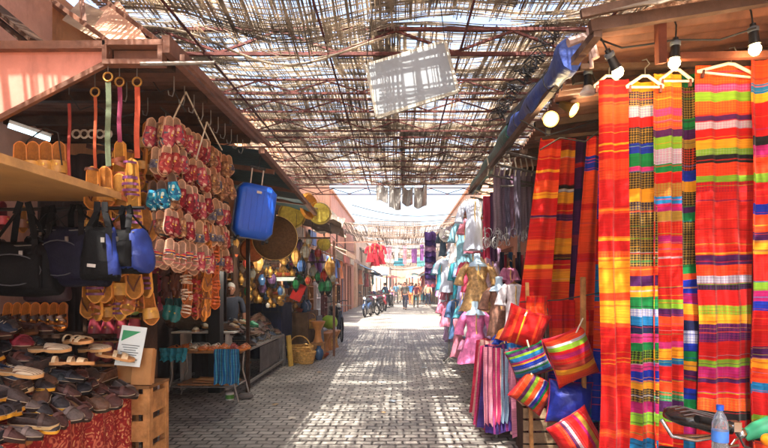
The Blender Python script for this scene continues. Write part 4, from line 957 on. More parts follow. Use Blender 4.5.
# shoes heaped
D2 = [(0,'black loafer'),(9,'charcoal loafer'),(2,'brown loafer'),(3,'navy lace shoe'),(6,'chestnut loafer'),(11,'tan brown ankle shoe'),(8,'brown strap sandal'),(5,'dark brown ankle shoe')]
for lay in range(4):
    for j in range(13):
        for i in range(2 if lay < 3 else 1):
            k, nm = D2[r.randrange(8)]
            y = 7.95+.165*j+r.uniform(-.04,.04); x = -2.42-.3*i-.09*lay+r.uniform(-.05,.05); z = z1+.03+.085*lay+.05*sin(j*.8)*lay/3
            if i == 1: z += .07
            kind, cs, cu = PK[k]
            place('pile%d' % k, lambda: shoe(kind, cs, cu), nm+' heaped on the metal framed table, %s layer' % ['bottom','second','third','top'][lay], 'shoe', (x, y, z), (r.uniform(-.3,.3), r.uniform(-.2,.3), r.uniform(-1.9,.4)), 1.05, 'shoes heaped on the metal framed table')
place('greenshoe', lambda: shoe('loafer', (30,110,80), (30,140,96)), 'green slipper lying on the dark shoe heap', 'shoe', (-2.38, 8.15, .95), (.1, .1, -.4), 1.1)
for j in range(6):
    place('cream0', lambda: None, 'cream woven slipper on the dark heap behind the folding table', 'shoe', (-3.15+.13*j, 7.9+.03*j, .90+.05*(j % 3)), (0, .1, -1.2+.2*j), 1.0, 'cream slippers on the heap')
# sacks / heap behind at (165-200, 315-335)
for i, (px, py, s_) in enumerate(((172, 320, .17), (190, 322, .20), (206, 316, .15))):
    Y = 8.1; mm = mat('heap_cloth%d' % i, [(120,92,74),(96,80,60),(140,96,70)][i], .85, .3, 8, .4)
    m_ = MB().use(mm); n0 = len(m_.v); m_.ball((0,0,0), s_, 9, (1.2,.8,.7)); m_.v = [tuple(Vector(v)*(1+.25*noise.noise(Vector(v)*9))) for v in m_.v]
    tag(m_.build('cloth_bundle', loc=P(px, py, Y)+Vector((0,0,0))), 'crumpled %s bundle on the white bench, %s from the left' % (['brown','olive','tan'][i], ORD[i]), 'bundle', 'bundles on the white bench')
# white striped parasol end near the crate
tag(M(mat('pale_striped_sheet', (190,186,190), .8, .2, 20)).sheet(lambda u, v: P(150+u*8+v*4, 371+v*30+u*10, 4.6)+Vector((.02*sin(v*9), 0, 0))-P(155,385,4.6), 6, 8, .01).build('folded_sheet', loc=P(155,385,4.6)), 'pale sheet leaning behind the cardboard pieces', 'sheet')
# boards standing at the end of the metal table
for i, (px, py0, py1, Y, mm, w_, nm) in enumerate(((283, 337, 366, 10.3, mat('grey_board', (136,132,130), .6), .16, 'tall grey panel'), (291, 336, 372, 10.0, mat('yellow_panel', (200,160,70), .6), .09, 'narrow yellow panel'), (322, 316, 352, 11.8, mat('slate_panel', (120,120,124), .5), .16, 'slate grey panel'))):
    a = P(px, py1, Y); a.z = .02; H = 1.6-(py0-CY)/F*Y
    tag(M(mm).box((0,0,H/2), (w_, .04, H)).build('leaning_panel', loc=a, rot=(0, R(-6), R(50))), nm+' leaning against the stall front', 'panel')

# ================================================================== BRASS AND LANTERN STALL
def tray(R_, m, label, loc, rz=0, rx=0, deep=.03, group=None, cat='tray', name='brass_tray'):
    root = empty(name, label, cat, loc, (R(rx), 0, R(rz)), group)
    rings = []; prof = [(0, 0), (R_*.3, .001), (R_*.34, -.004), (R_*.6, -.002), (R_*.64, -.006), (R_*.8, 0), (R_*.84, -deep*.3), (R_*.97, -deep), (R_, -deep*.95), (R_*.98, -deep*.7), (R_*.84, .012), (0, .012)]
    M(m).lathe(prof, 40, axis='Y').build('dish', root, 40)
    e = M(m)
    for ring_, cnt, s in ((.47, 14, .010), (.72, 24, .008)):
        for k in range(cnt):
            a = 2*pi*k/cnt; e.ball((R_*ring_*cos(a), .006, R_*ring_*sin(a)), R_*.05*.8, 4, (1, .3, 1))
    for q in (.34, .62, .82, .985): e.tube([Vector((R_*q*cos(2*pi*k/40), .004 if q < .9 else -deep, R_*q*sin(2*pi*k/40))) for k in range(40)], R_*.014, 5, close=True)
    for k in range(12):
        a = 2*pi*k/12
        for s_ in (-1, 1): e.tube([Vector((R_*q*cos(a+s_*w_), .004, R_*q*sin(a+s_*w_))) for q, w_ in ((.36, .0), (.44, .12), (.52, .13), (.60, 0))], R_*.012, 4)
    e.mats = [mat('polished_brass', (214, 176, 96), .3, .2, 30, .1, metal=.8)]; e.build('embossing', root, 50); return root
goldm = mat('orange_brass', (224, 150, 50), .38, .2, 24, .3, metal=.7)
p = P(310, 206, 9.0); tray(.235, goldm, 'bright orange brass tray hanging highest, seen at an angle', p, 58, 0)
tray(.25, brass2, 'wide yellow green brass tray left of the highest tray', P(292, 215, 9.3), 20)
tray(.20, brass2, 'yellow brass bowl hanging right of the highest tray', P(320, 213, 9.1), 10, deep=.08)
tray(.36, mat('old_brass', (116, 84, 48), .5, .3, 40, .4, metal=.6), 'large dull engraved brass tray half behind the blue suitcase', P(275, 238, 8.2), 8)
tray(.20, mat('copper_brass', (170, 96, 50), .45, .3, 18, .4, metal=.6), 'copper tray hanging below the large dull tray', P(252, 250, 8.4), 8)
tray(.14, brass2, 'small round brass tray on the far right of the brass stall', P(324, 244, 10.2), 15)
def lantern(s, mg, mf, n=8):
    root = bpy.data.objects.new('lantern', None); C.objects.link(root)
    M(mf).lathe([(0,-.30),(.02,-.29),(.03,-.26),(.06,-.24),(.07,-.20),(.072,-.19),(.0,-.19)], n).build('base', root, None)
    M(mg).lathe([(.0,-.19),(.066,-.19),(.10,-.10),(.085,-.02),(.05,.03),(0,.03)], n).build('glass', root, None)
    c_ = M(mf)
    for k in range(n):
        a = 2*pi*k/n; c_.tube([Vector((q*cos(a), q*sin(a), z)) for q, z in ((.067,-.19),(.101,-.10),(.086,-.02),(.051,.03))], .004, 4)
    c_.build('cage', root, None)
    M(mf).lathe([(0,.03),(.06,.03),(.045,.06),(.015,.10),(.01,.13),(0,.135)], n).build('cap', root, None)
    M(mf).tube([Vector((.02*cos(t), 0, .155+.02*sin(t))) for t in [pi*k/5 for k in range(10)]], .003, 4, close=True).build('ring', root, None)
    return root
def vase(prof, m, name='vase', handle=False):
    root = bpy.data.objects.new(name, None); C.objects.link(root)
    M(m).lathe(prof, 20).build('body', root, 50)
    if handle:
        zs = [q[1] for q in prof]; h = max(zs); rr = max(q[0] for q in prof)
        M(m).tube([Vector((rr*.8, 0, h*.35)), Vector((rr*1.45, 0, h*.5)), Vector((rr*1.3, 0, h*.8)), Vector((rr*.4, 0, h*.85))], .008, 6).build('handle', root, 50)
        M(m).tube([Vector((-rr*.7, 0, h*.4)), Vector((-rr*1.3, 0, h*.6)), Vector((-rr*1.6, 0, h*.85))], [.014,.010,.007], 6).build('spout', root, 50)
    return root
gl = {'green': (40,120,70), 'red': (176,50,46), 'amber': (190,140,74), 'blue': (60,90,140), 'violet': (112,80,120), 'clear': (176,176,164)}
GM = {k: mat('lantern_glass_'+k, v, .15, .2, 8, .05, trans=.3) for k, v in gl.items()}
iron = mat('black_iron', (40, 36, 32), .5, .3, 12, .2, metal=.6); agedb = mat('aged_brass', (150, 118, 66), .4, .35, 14, .3, metal=.7)
r = random.Random(21)
# rails across the stall
for i, (px0, px1, py, Y) in enumerate(((222, 330, 238, 8.9), (225, 336, 262, 9.6), (236, 332, 214, 10.6))):
    tag(M(darkwood).bar(P(px0, py, Y), P(px1, py, Y+.3), .03).build('hanging_rail'), 'dark rail of the lantern stall, %s' % ['crossing in front of the large dull tray','holding the lower lanterns','highest at the back'][i], 'rail')
LN = [(272,275,'violet'),(283,268,'amber'),(290,276,'green'),(296,281,'green'),(300,276,'green'),(308,278,'red'),(313,268,'clear'),(318,274,'green'),(325,272,'red'),(328,282,'green'),(322,283,'green'),(266,262,'clear'),
      (258,258,'amber'),(246,260,'red'),(238,256,'amber'),(286,250,'clear'),(296,252,'amber'),(305,248,'clear'),(312,254,'violet'),(318,250,'red'),(302,262,'blue'),(252,270,'clear'),(240,274,'amber'),(262,284,'violet'),(232,262,'blue'),(228,276,'amber'),
      (236,240,'amber'),(246,244,'clear'),(256,241,'red'),(290,240,'amber'),(300,243,'violet'),(309,238,'clear'),(270,290,'amber'),(248,288,'green'),(236,291,'red'),(282,289,'clear'),(330,262,'amber'),(262,249,'violet'),(277,246,'amber'),(333,276,'clear')]
for i, (px, py, k) in enumerate(LN):
    Y = r.uniform(9.0, 11.5) if px > 262 else r.uniform(9.0, 9.8)
    reg = ('high' if py < 256 else 'low' if py > 272 else 'mid height')+(' at the left end' if px < 265 else ' at the right end' if px > 305 else ' in the middle')
    place('lan_'+k, lambda k=k: lantern(1, GM[k], agedb if k in ('amber','clear','red') else iron), ('milky white' if k == 'clear' else k)+' glass lantern hung '+reg+' of the brass stall', 'lantern', P(px, py, Y), (0, 0, r.uniform(0, 3)), r.uniform(.55, 1.0), 'lanterns hung over the brass stall')
    p = P(px, py, Y)
    if i % 2 == 0: tag(M(cable).tube([p+Vector((0,0,.2)), p+Vector((0.01,0,.7))], .004, 4).build('hanging_string'), 'thin cord above the %s glass lantern' % ('milky white' if k == 'clear' else k)+' '+reg, 'string', 'cords of the brass stall lanterns')
# tables and shelves
nv = mat('navy_cloth', (22, 26, 56), .85, .25, 5, .25)
def covered_table(x0, x1, y0, y1, z1, m, label):
    root = empty('covered_table', label, 'table', ((x0+x1)/2, (y0+y1)/2, 0)); hx, hy = (x1-x0)/2, (y1-y0)/2
    M(wood).box((0,0,z1-.03), (2*hx-.04, 2*hy-.04, .05)).build('tabletop', root, None)
    for sx in (-1, 1):
        for sy in (-1, 1): M(wood).box((sx*(hx-.06), sy*(hy-.06), (z1-.055)/2), (.05, .05, z1-.055)).build('leg', root, None)
    c_ = M(m); c_.box((0,0,z1), (2*hx, 2*hy, .012))
    per = [(-hx,-hy),(hx,-hy),(hx,hy)]
    c_.sheet(lambda u, v: Vector((-hx+2*hx*u, -hy-.01-.015*sin(u*30)*v, z1-v*(z1-.12))), 40, 4, .006)
    c_.sheet(lambda u, v: Vector((hx+.01+.015*sin(u*40)*v, -hy+2*hy*u, z1-v*(z1-.12))), 50, 4, .006)
    c_.build('cloth', root, 60); return root
covered_table(-3.1, -2.38, 10.3, 11.2, 1.22, nv, 'high table under a navy cloth, covered in brass pieces')
covered_table(-3.0, -2.15, 11.9, 13.4, .95, mat('dun_cloth', (110, 84, 60), .9, .3, 5, .3), 'brown cloth covered table of pottery behind the baskets')
for i, (x0_, x1_, y_, zs) in enumerate(((-3.6, -2.95, 9.2, (.9, 1.3, 1.7, 2.05)), (-3.5, -2.5, 13.6, (1.15, 1.5, 1.85, 2.2)))):
    root = empty('shelf_unit', ['dark shelf unit at the left back of the brass stall','shelf unit of ornaments at the far end of the brass stall'][i], 'shelves', ((x0_+x1_)/2, y_, 0))
    for z in zs: M(wood).box((0,0,z), (x1_-x0_-.062, .3, .025)).build('shelf', root, None)
    for s in (-1, 1): M(darkwood).box((s*(x1_-x0_)/2, 0, 1.15), (.03, .32, 2.3)).build('side', root, None)
VP = {'brass vase': ([(0,0),(.05,0),(.03,.03),(.07,.10),(.08,.15),(.03,.22),(.045,.26),(.0,.26)], brass), 'brass teapot': ([(0,0),(.06,0),(.09,.06),(.08,.12),(.03,.16),(.012,.2),(0,.21)], brass),
      'terracotta bowl': ([(0,0),(.05,0),(.11,.05),(.13,.09),(.12,.09),(.09,.05),(0,.02)], mat('terracotta', (176, 84, 50), .7)), 'blue glazed vase': ([(0,0),(.06,0),(.10,.12),(.09,.2),(.04,.26),(.05,.3),(0,.3)], mat('blue_glaze', (54,84,120), .25)),
      'white ceramic jar': ([(0,0),(.05,0),(.08,.06),(.08,.14),(.04,.17),(.04,.19),(0,.19)], mat('white_glaze', (210,205,192), .3)), 'silver goblet': ([(0,0),(.05,0),(.012,.02),(.012,.09),(.05,.13),(.06,.2),(.05,.2),(0,.13)], mat('silver', (190,190,190), .3, .2, 10, .1, metal=.8)),
      'wooden drum': ([(0,0),(.09,0),(.06,.08),(.05,.2),(.10,.3),(.13,.36),(.12,.37),(0,.37)], mat('drum_wood', (190,126,66), .6))}
def ware(nm, loc, where, sc=1., group='wares of the brass stall'):
    pf, m_ = VP[nm]; key = 'ware_'+nm
    place(key, lambda: vase(pf, m_, nm.split()[-1], 'teapot' in nm), nm+' '+where, nm.split()[-1], loc, (0,0,r.uniform(0,6)), sc, group)
names = list(VP)
for i in range(14):
    ware(names[[0,1,0,5,1,4,0,1,5,0,1,4,0,3][i]], (-3.0+.09*(i % 7), 10.42+.3*(i//7), 1.228), 'on the navy cloth table, %s row' % ['front','back'][i//7], .8)
for i in range(14):
    ware(names[[2,3,6,4,0,2,3,1,2,6,4,5,2,3][i]], (-2.92+.11*(i % 7), 12.1+.45*(i//7), .958), 'on the brown cloth table, %s row' % ['front','back'][i//7], .95)
for z in (.915, 1.315, 1.715, 2.065):
    for k in range(5): ware(r.choice(names[:6]), (-3.5+.12*k, 9.18, z), 'on the dark shelf unit, %s shelf' % {.915:'lowest',1.315:'second',1.715:'third',2.065:'top'}[z], .9)
for z in (1.165, 1.515, 1.865, 2.215):
    for k in range(7): ware(r.choice(names[:6]), (-3.4+.13*k, 13.58, z), 'on the far ornament shelf, %s tier' % {1.165:'lowest',1.515:'second',1.865:'third',2.215:'top'}[z], 1.)
# baskets, drums, buckets on the ground by the alley
def basket(m):
    root = bpy.data.objects.new('basket', None); C.objects.link(root)
    b = M(m)
    for i in range(9):
        z = .02+.024*i; q = .13+.006*i; b.tube([Vector((q*cos(a*pi/10), q*sin(a*pi/10), z)) for a in range(20)], .013, 5, close=True)
    b.lathe([(0,.0),(.13,.0),(.13,.012),(0,.012)], 20); b.build('body', root, 60)
    M(m).tube([Vector((.18*cos(a), 0, .2+.16*sin(a))) for a in [pi*k/10 for k in range(11)]], .009, 5).build('handle', root, 60); return root
straw = mat('straw_weave', (206, 160, 90), .85, .3, 30, .4)
for px, py, Y, s_, nm in ((300,338,10.6,1.5,'largest straw basket by the standing panels'),(306,352,10.4,1.1,'straw basket low beside the panels'),(328,330,12.8,1.3,'straw basket next to the lime green bag'),(312,322,12.2,1.0,'small straw basket on the brown table edge')):
    p = P(px, py, Y); z = max(0, p.z-.15) if nm.startswith('small') else .012
    place('basket', lambda: basket(straw), nm, 'basket', (p.x, p.y, z if nm.startswith('small') else .01), (0,0,r.uniform(0,3)), s_, 'straw baskets')
ware('wooden drum', P(318, 372, 10.2)*1 if False else Vector((P(318,0,11.2).x, 11.2, .35)), 'standing at the stall corner by the alley', 1.25)
ware('blue glazed vase', Vector((P(319,0,10.9).x, 10.9, .01)), 'on the paving under the drum', 1.0)
for i in range(5): ware('terracotta bowl', Vector((P(300+5*i,0,10.8).x, 10.8+.1*i, .012)), 'on the paving in front of the brass stall', 1.1)
for i in range(4): ware('wooden drum', Vector((P(326+2*i,0,12.5).x, 12.3+.25*i, .012)), 'in the row of drums standing by the alley', 1.2)
tag(M(wood).box((P(318,0,11.2).x, 11.2, .17), (.3, .3, .34)).build('wooden_stool', None, None), 'low wooden block carrying the drum at the stall corner', 'block')
lime = mat('lime_plastic', (150, 190, 40), .5, .2, 6, .2)
m_ = M(lime).ball((0,0,0), .2, 9, (1.1,.8,.9)); m_.v = [tuple(Vector(v)*(1+.2*noise.noise(Vector(v)*7))) for v in m_.v]
tag(m_.build('plastic_bag', loc=P(330, 322, 13.2)), 'lime green plastic bag at the end of the pottery stall', 'bag')
tag(M(mat('red_board', (180,40,34), .7)).box((0,0,0), (.22,.03,.34)).build('red_board', None, None, loc=P(298, 292, 10.2), rot=(0,R(24),.2)), 'tilted red board hanging among the lanterns', 'panel')
tag(M(mat('white_sign_face', (206,222,214), .6)).box((0,0,0), (.5,.04,.07)).build('shelf_board', None, None, loc=P(284, 279, 9.8)), 'pale mint shelf board under the violet lantern', 'board')
for i in range(5): ware('terracotta bowl' if i % 2 else 'brass teapot', P(276+4*i, 278, 9.8)*1+Vector((0,0,.036)), 'on the pale mint shelf board', .7)
# leather poufs and dolls in the left half
for i in range(90):
    px = 224+r.uniform(0, 60); py = r.uniform(244, 308); Y = r.uniform(9.3, 10)
    nm = names[r.choice([0,0,1,1,2,3,4,5,0,1])]; ware(nm, P(px, py, Y), 'hung on the wire panel of the brass stall, '+('upper' if py < 266 else 'middle' if py < 286 else 'lower')+' part', r.uniform(.45, .85))
wp = M(iron)
for k in range(8): wp.bar(P(222+8*k, 240, 10.05), P(222+8*k, 312, 10.05), .008)
for k in range(10): wp.bar(P(222, 240+8*k, 10.05), P(280, 240+8*k, 10.05), .008)
tag(wp.build('wire_panel', None, None), 'black wire grid panel holding brass ware in the lantern stall', 'wire grid')

# ================================================================== FAR LEFT: shops, mopeds, red garments
tag(M(mat('shop_sign_white', (206, 196, 182), .7)).box((-3.1, 26, 3.1), (.12, 2.6, .62)).build('shop_sign', None, None), 'long white shop sign above the pale pink shops', 'sign')
tag(M(mat('shop_sign_red', (190, 120, 110), .7)).box((-3.12, 30, 3.15), (.12, 2.4, .6)).build('shop_sign', None, None), 'rose shop sign farther along the pink wall', 'sign')
def awn(x0, x1, y0, y1, z0, z1, m, label):
    root = empty('shop_awning', label, 'awning', (x0, (y0+y1)/2, z0)); L = (y1-y0)/2
    M(m).sheet(lambda u, v: Vector(((x1-x0)*v, -L+2*L*u, (z1-z0)*v-.06*sin(pi*v)+.02*sin(u*20))), 14, 6, .02).build('canopy', root, 60)
    M(m).sheet(lambda u, v: Vector(((x1-x0), -L+2*L*u, (z1-z0)-.18*v*(1+.2*sin(u*40)))), 40, 2, .01).build('valance', root, 60)
    return root
awn(-3.25, -2.1, 20, 24, 3.5, 2.95, mat('beige_canvas', (190,160,130), .8), 'beige canvas awning over the orange shops')
awn(-3.2, -2.2, 24.4, 28, 3.4, 2.9, mat('grey_canvas', (150,130,120), .8), 'grey brown awning over the first pink shop')
awn(-3.1, -1.9, 37, 42, 3.2, 2.7, mat('blue_canvas', (80,110,140), .8), 'faded blue awning far down the left side')
awn(-3.1, -1.7, 44, 50, 3.3, 2.6, mat('dark_canvas', (80,60,60), .8), 'dark awning far down the left side')
awn(3.2, 2.0, 22, 27, 3.4, 2.8, mat('sand_canvas', (200,170,140), .8), 'sand coloured awning on the right beyond the dresses')
awn(3.2, 1.9, 29, 36, 3.3, 2.7, mat('rose_canvas', (190,130,120), .8), 'rose awning farther along the right side')
awn(3.1, 1.8, 40, 50, 3.2, 2.6, mat('taupe_canvas', (150,130,120), .8), 'taupe awning near the alley end on the right')

def garment(px, py0, py1, Y, wpx, m, label, sleeves=True, flare=1.3, cat='dress', group=None, name='dress', hanger=True, depth=.12, rz=0., sm=None, legs=False):
    top = P(px, py0, Y); L = top.z-P(px, py1, Y).z; Wd = S(wpx, Y); root = empty(name, label, cat, top, (0, 0, rz), group)
    ph = rnd.uniform(0, 6); b = M(m); rings = []; N = 36
    prof = [(0, .34), (.03, .8), (.10, .86), (.24, .74), (.38, .62), (.5, .78), (.75, .78+(flare-1)*.6+.0), (1., flare)]
    pr2 = []
    for (t0, k0), (t1, k1) in zip(prof, prof[1:]): pr2 += [(t0, k0), ((t0*2+t1)/3, (k0*2+k1)/3), ((t0+t1*2)/3, (k0+k1*2)/3)]
    prof = pr2+[prof[-1]]
    for t, k in prof:
        ring = []
        for q in range(N):
            a = 2*pi*q/N; fold = 1+(.10*max(0, t-.35))*sin(a*7+ph)*1.3; x = cos(a)*Wd/2*k*fold*.8; y = sin(a)*depth*(.55+.6*t)*fold*(.7 if t < .05 else 1)
            wr = 1+.09*noise.noise(Vector((cos(a)*2.2+ph, sin(a)*2.2, t*6)))+.05*noise.noise(Vector((cos(a)*6, sin(a)*6+ph, t*16))); ring.append(Vector((x*wr, y*wr*wr, -t*L-.012*sin(a*5+ph)*(t > .9))))
        rings.append(ring)
    b.loft(rings); b.build('bodice' if cat == 'dress form' else 'gown', root, 60)
    if sleeves:
        for s in (-1, 1):
            M(sm or m).tube([Vector((s*Wd*.26, 0, -.05*L)), Vector((s*Wd*.42, -.01, -.16*L)), Vector((s*Wd*.52, -.02, -.34*L)), Vector((s*Wd*.55, -.03, -.46*L))], [.045, .05, .055, .07], 10).build('sleeve', root, 60)
    tr = M(mat('gold_trim', (214, 176, 96), .5, .3, 30, .3))
    tr.tube([Vector((.0+.004*sin(k), -depth*.55-.02-.02*k/8, -.04*L-k*L*.05)) for k in range(9)], .008, 5); tr.build('front_trim', root, 60)
    if hanger:
        M(wood).tube([Vector((-Wd*.28, 0, -.02)), Vector((0, 0, .02)), Vector((Wd*.28, 0, -.02))], .008, 6).tube([Vector((0,0,.02)), Vector((0,0,.09)), Vector((.02,0,.11)), Vector((.035,0,.09))], .004, 5).build('hanger', root, 60)
    return root
redm = mat('scarlet_cloth', (136, 20, 34), .75, .2, 5, .2)
for i, (px, py0, py1, w_) in enumerate(((370, 246, 262, 8), (375, 243, 266, 9), (381, 245, 264, 9))):
    garment(px, py0, py1, 22+i*.4, w_, redm, 'scarlet garment hanging above the mopeds, %s of three' % ['left','middle','right'][i], cat='garment', name='hanging_garment', group='scarlet garments')
tag(M(redbrown).bar((-3.2, 22.2, 3.42), (-.7, 22.2, 3.5), .04).build('hanging_rail'), 'pole from the pink building holding the scarlet garments', 'pole')

def moped(bodym, seatm, name='moped'):
    root = bpy.data.objects.new(name, None); C.objects.link(root)
    for x, nm in ((-.62, 'wheel'), (.62, 'wheel')):
        wl = M(rubber).tube([Vector((x+.25*cos(a*pi/12), 0, .30+.25*sin(a*pi/12))) for a in range(24)], .045, 8, close=True).build('wheel', root, 60)
        rr = M(gm).tube([Vector((x+.20*cos(a*pi/12), 0, .30+.20*sin(a*pi/12))) for a in range(24)], .014, 6, close=True)
        for k in range(8): rr.bar((x, 0, .3), (x+.2*cos(k*pi/4), 0, .3+.2*sin(k*pi/4)), .01)
        rr.lathe([(0,-.05),(.045,-.05),(.045,.05),(0,.05)], 12, (x,0,.3), 'Y').build('rim', wl, 60)
        M(bodym).tube([Vector((x+.31*cos(a), 0, .32+.31*sin(a))) for a in [pi*(.1+.8*k/8) for k in range(9)]], [.03]+[.06]*7+[.03], 6).build('mudguard', root, 60)
    b = M(bodym); b.tube([Vector((-.7,0,.62)), Vector((-.4,0,.66)), Vector((-.12,0,.60)), Vector((.05,0,.46)), Vector((.22,0,.42)), Vector((.36,0,.62)), Vector((.42,0,.92))], [.09,.14,.13,.10,.08,.11,.07], 10); b.build('body', root, 60)
    M(seatm).tube([Vector((-.72,0,.78)), Vector((-.5,0,.80)), Vector((-.25,0,.77)), Vector((.02,0,.74))], [.07,.11,.12,.06], 10).build('seat', root, 60)
    M(gm).tube([Vector((.62,0,.3)), Vector((.50,0,.62)), Vector((.40,0,1.0))], .03, 7).build('fork', root, 60)
    M(black).tube([Vector((.32,-.34,1.04)), Vector((.38,-.16,1.06)), Vector((.42,0,1.0)), Vector((.38,.16,1.06)), Vector((.32,.34,1.04))], .016, 7).build('handlebar', root, 60)
    M(mat('headlight_glass', (220,220,210), .1)).ball((.50,0,.92), .075, 7, (.6,1,1)).build('headlight', root, 60)
    M(gm).box((-.05,0,.28), (.36,.2,.2)).lathe([(0,-.1),(.09,-.1),(.09,.12),(0,.12)], 12, (.06,0,.34), 'X').build('engine', root, 40)
    M(gm).tube([Vector((.05,-.12,.24)), Vector((-.3,-.15,.2)), Vector((-.8,-.16,.28))], [.02,.035,.045], 8).build('exhaust', root, 60)
    M(black).tube([Vector((.36,-.2,1.05)), Vector((.34,-.24,1.2))], .006, 5).ball((.34,-.25,1.24), .05, 6, (.3,1.3,.8)).build('mirror', root, 60)
    return root
bm1, bm2, bm3 = mat('moped_black_paint', (26,26,30), .3), mat('moped_blue_paint', (40,60,90), .3), mat('moped_red_paint', (140,30,30), .3)
for i, (px, Y, rz, bm, lab) in enumerate(((337, 17.2, -70, bm1, 'dark moped parked alone by the orange shop wall'), (368, 25.5, -100, bm2, 'blue black moped at the near end of the parked group'), (372, 27.2, -60, bm1, 'black moped second in the parked group'), (378, 29, -110, bm1, 'black moped in the middle of the parked group'), (383, 31.5, -75, bm3, 'dark red moped at the far end of the parked group'), (392, 37, -95, bm1, 'distant black moped near the walkers'))):
    o = moped(bm, black); o.location = (P(px, 0, Y).x, Y, .02); o.rotation_euler = (R(4), 0, R(rz)); tag(o, lab, 'moped', 'mopeds parked on the left')
# bicycle wheel leaning near lime bag handled by a small bike
root = empty('bicycle', 'bicycle parked at the far end of the pottery stall', 'bicycle', (P(340,0,14.6).x, 14.6, .02), (0, 0, R(-78)))
for x in (-.5, .5):
    wl = M(rubber).tube([Vector((x+.33*cos(a*pi/14), 0, .35+.33*sin(a*pi/14))) for a in range(28)], .018, 6, close=True).build('wheel', root, 60)
    s_ = M(gm)
    for k in range(14): s_.bar((x,0,.35), (x+.32*cos(k*pi/7), 0, .35+.32*sin(k*pi/7)), .005)
    s_.build('spokes', wl, None)
f_ = M(bm2); J = {'rear': (-.5,0,.35), 'bb': (-.05,0,.33), 'seat': (-.18,0,.82), 'head': (.34,0,.85), 'front': (.5,0,.35)}
for a_, b_ in (('rear','bb'),('bb','seat'),('seat','head'),('bb','head'),('rear','seat'),('head','front')): f_.bar(J[a_], J[b_], .03)
f_.build('frame', root, None); M(black).ball((-.2,0,.9), .12, 6, (1.2,.6,.35)).build('saddle', root, 60)
M(gm).tube([Vector((.28,-.28,1.0)), Vector((.36,-.1,1.02)), Vector((.36,.1,1.02)), Vector((.28,.28,1.0))], .013, 6).build('handlebar', root, 60)

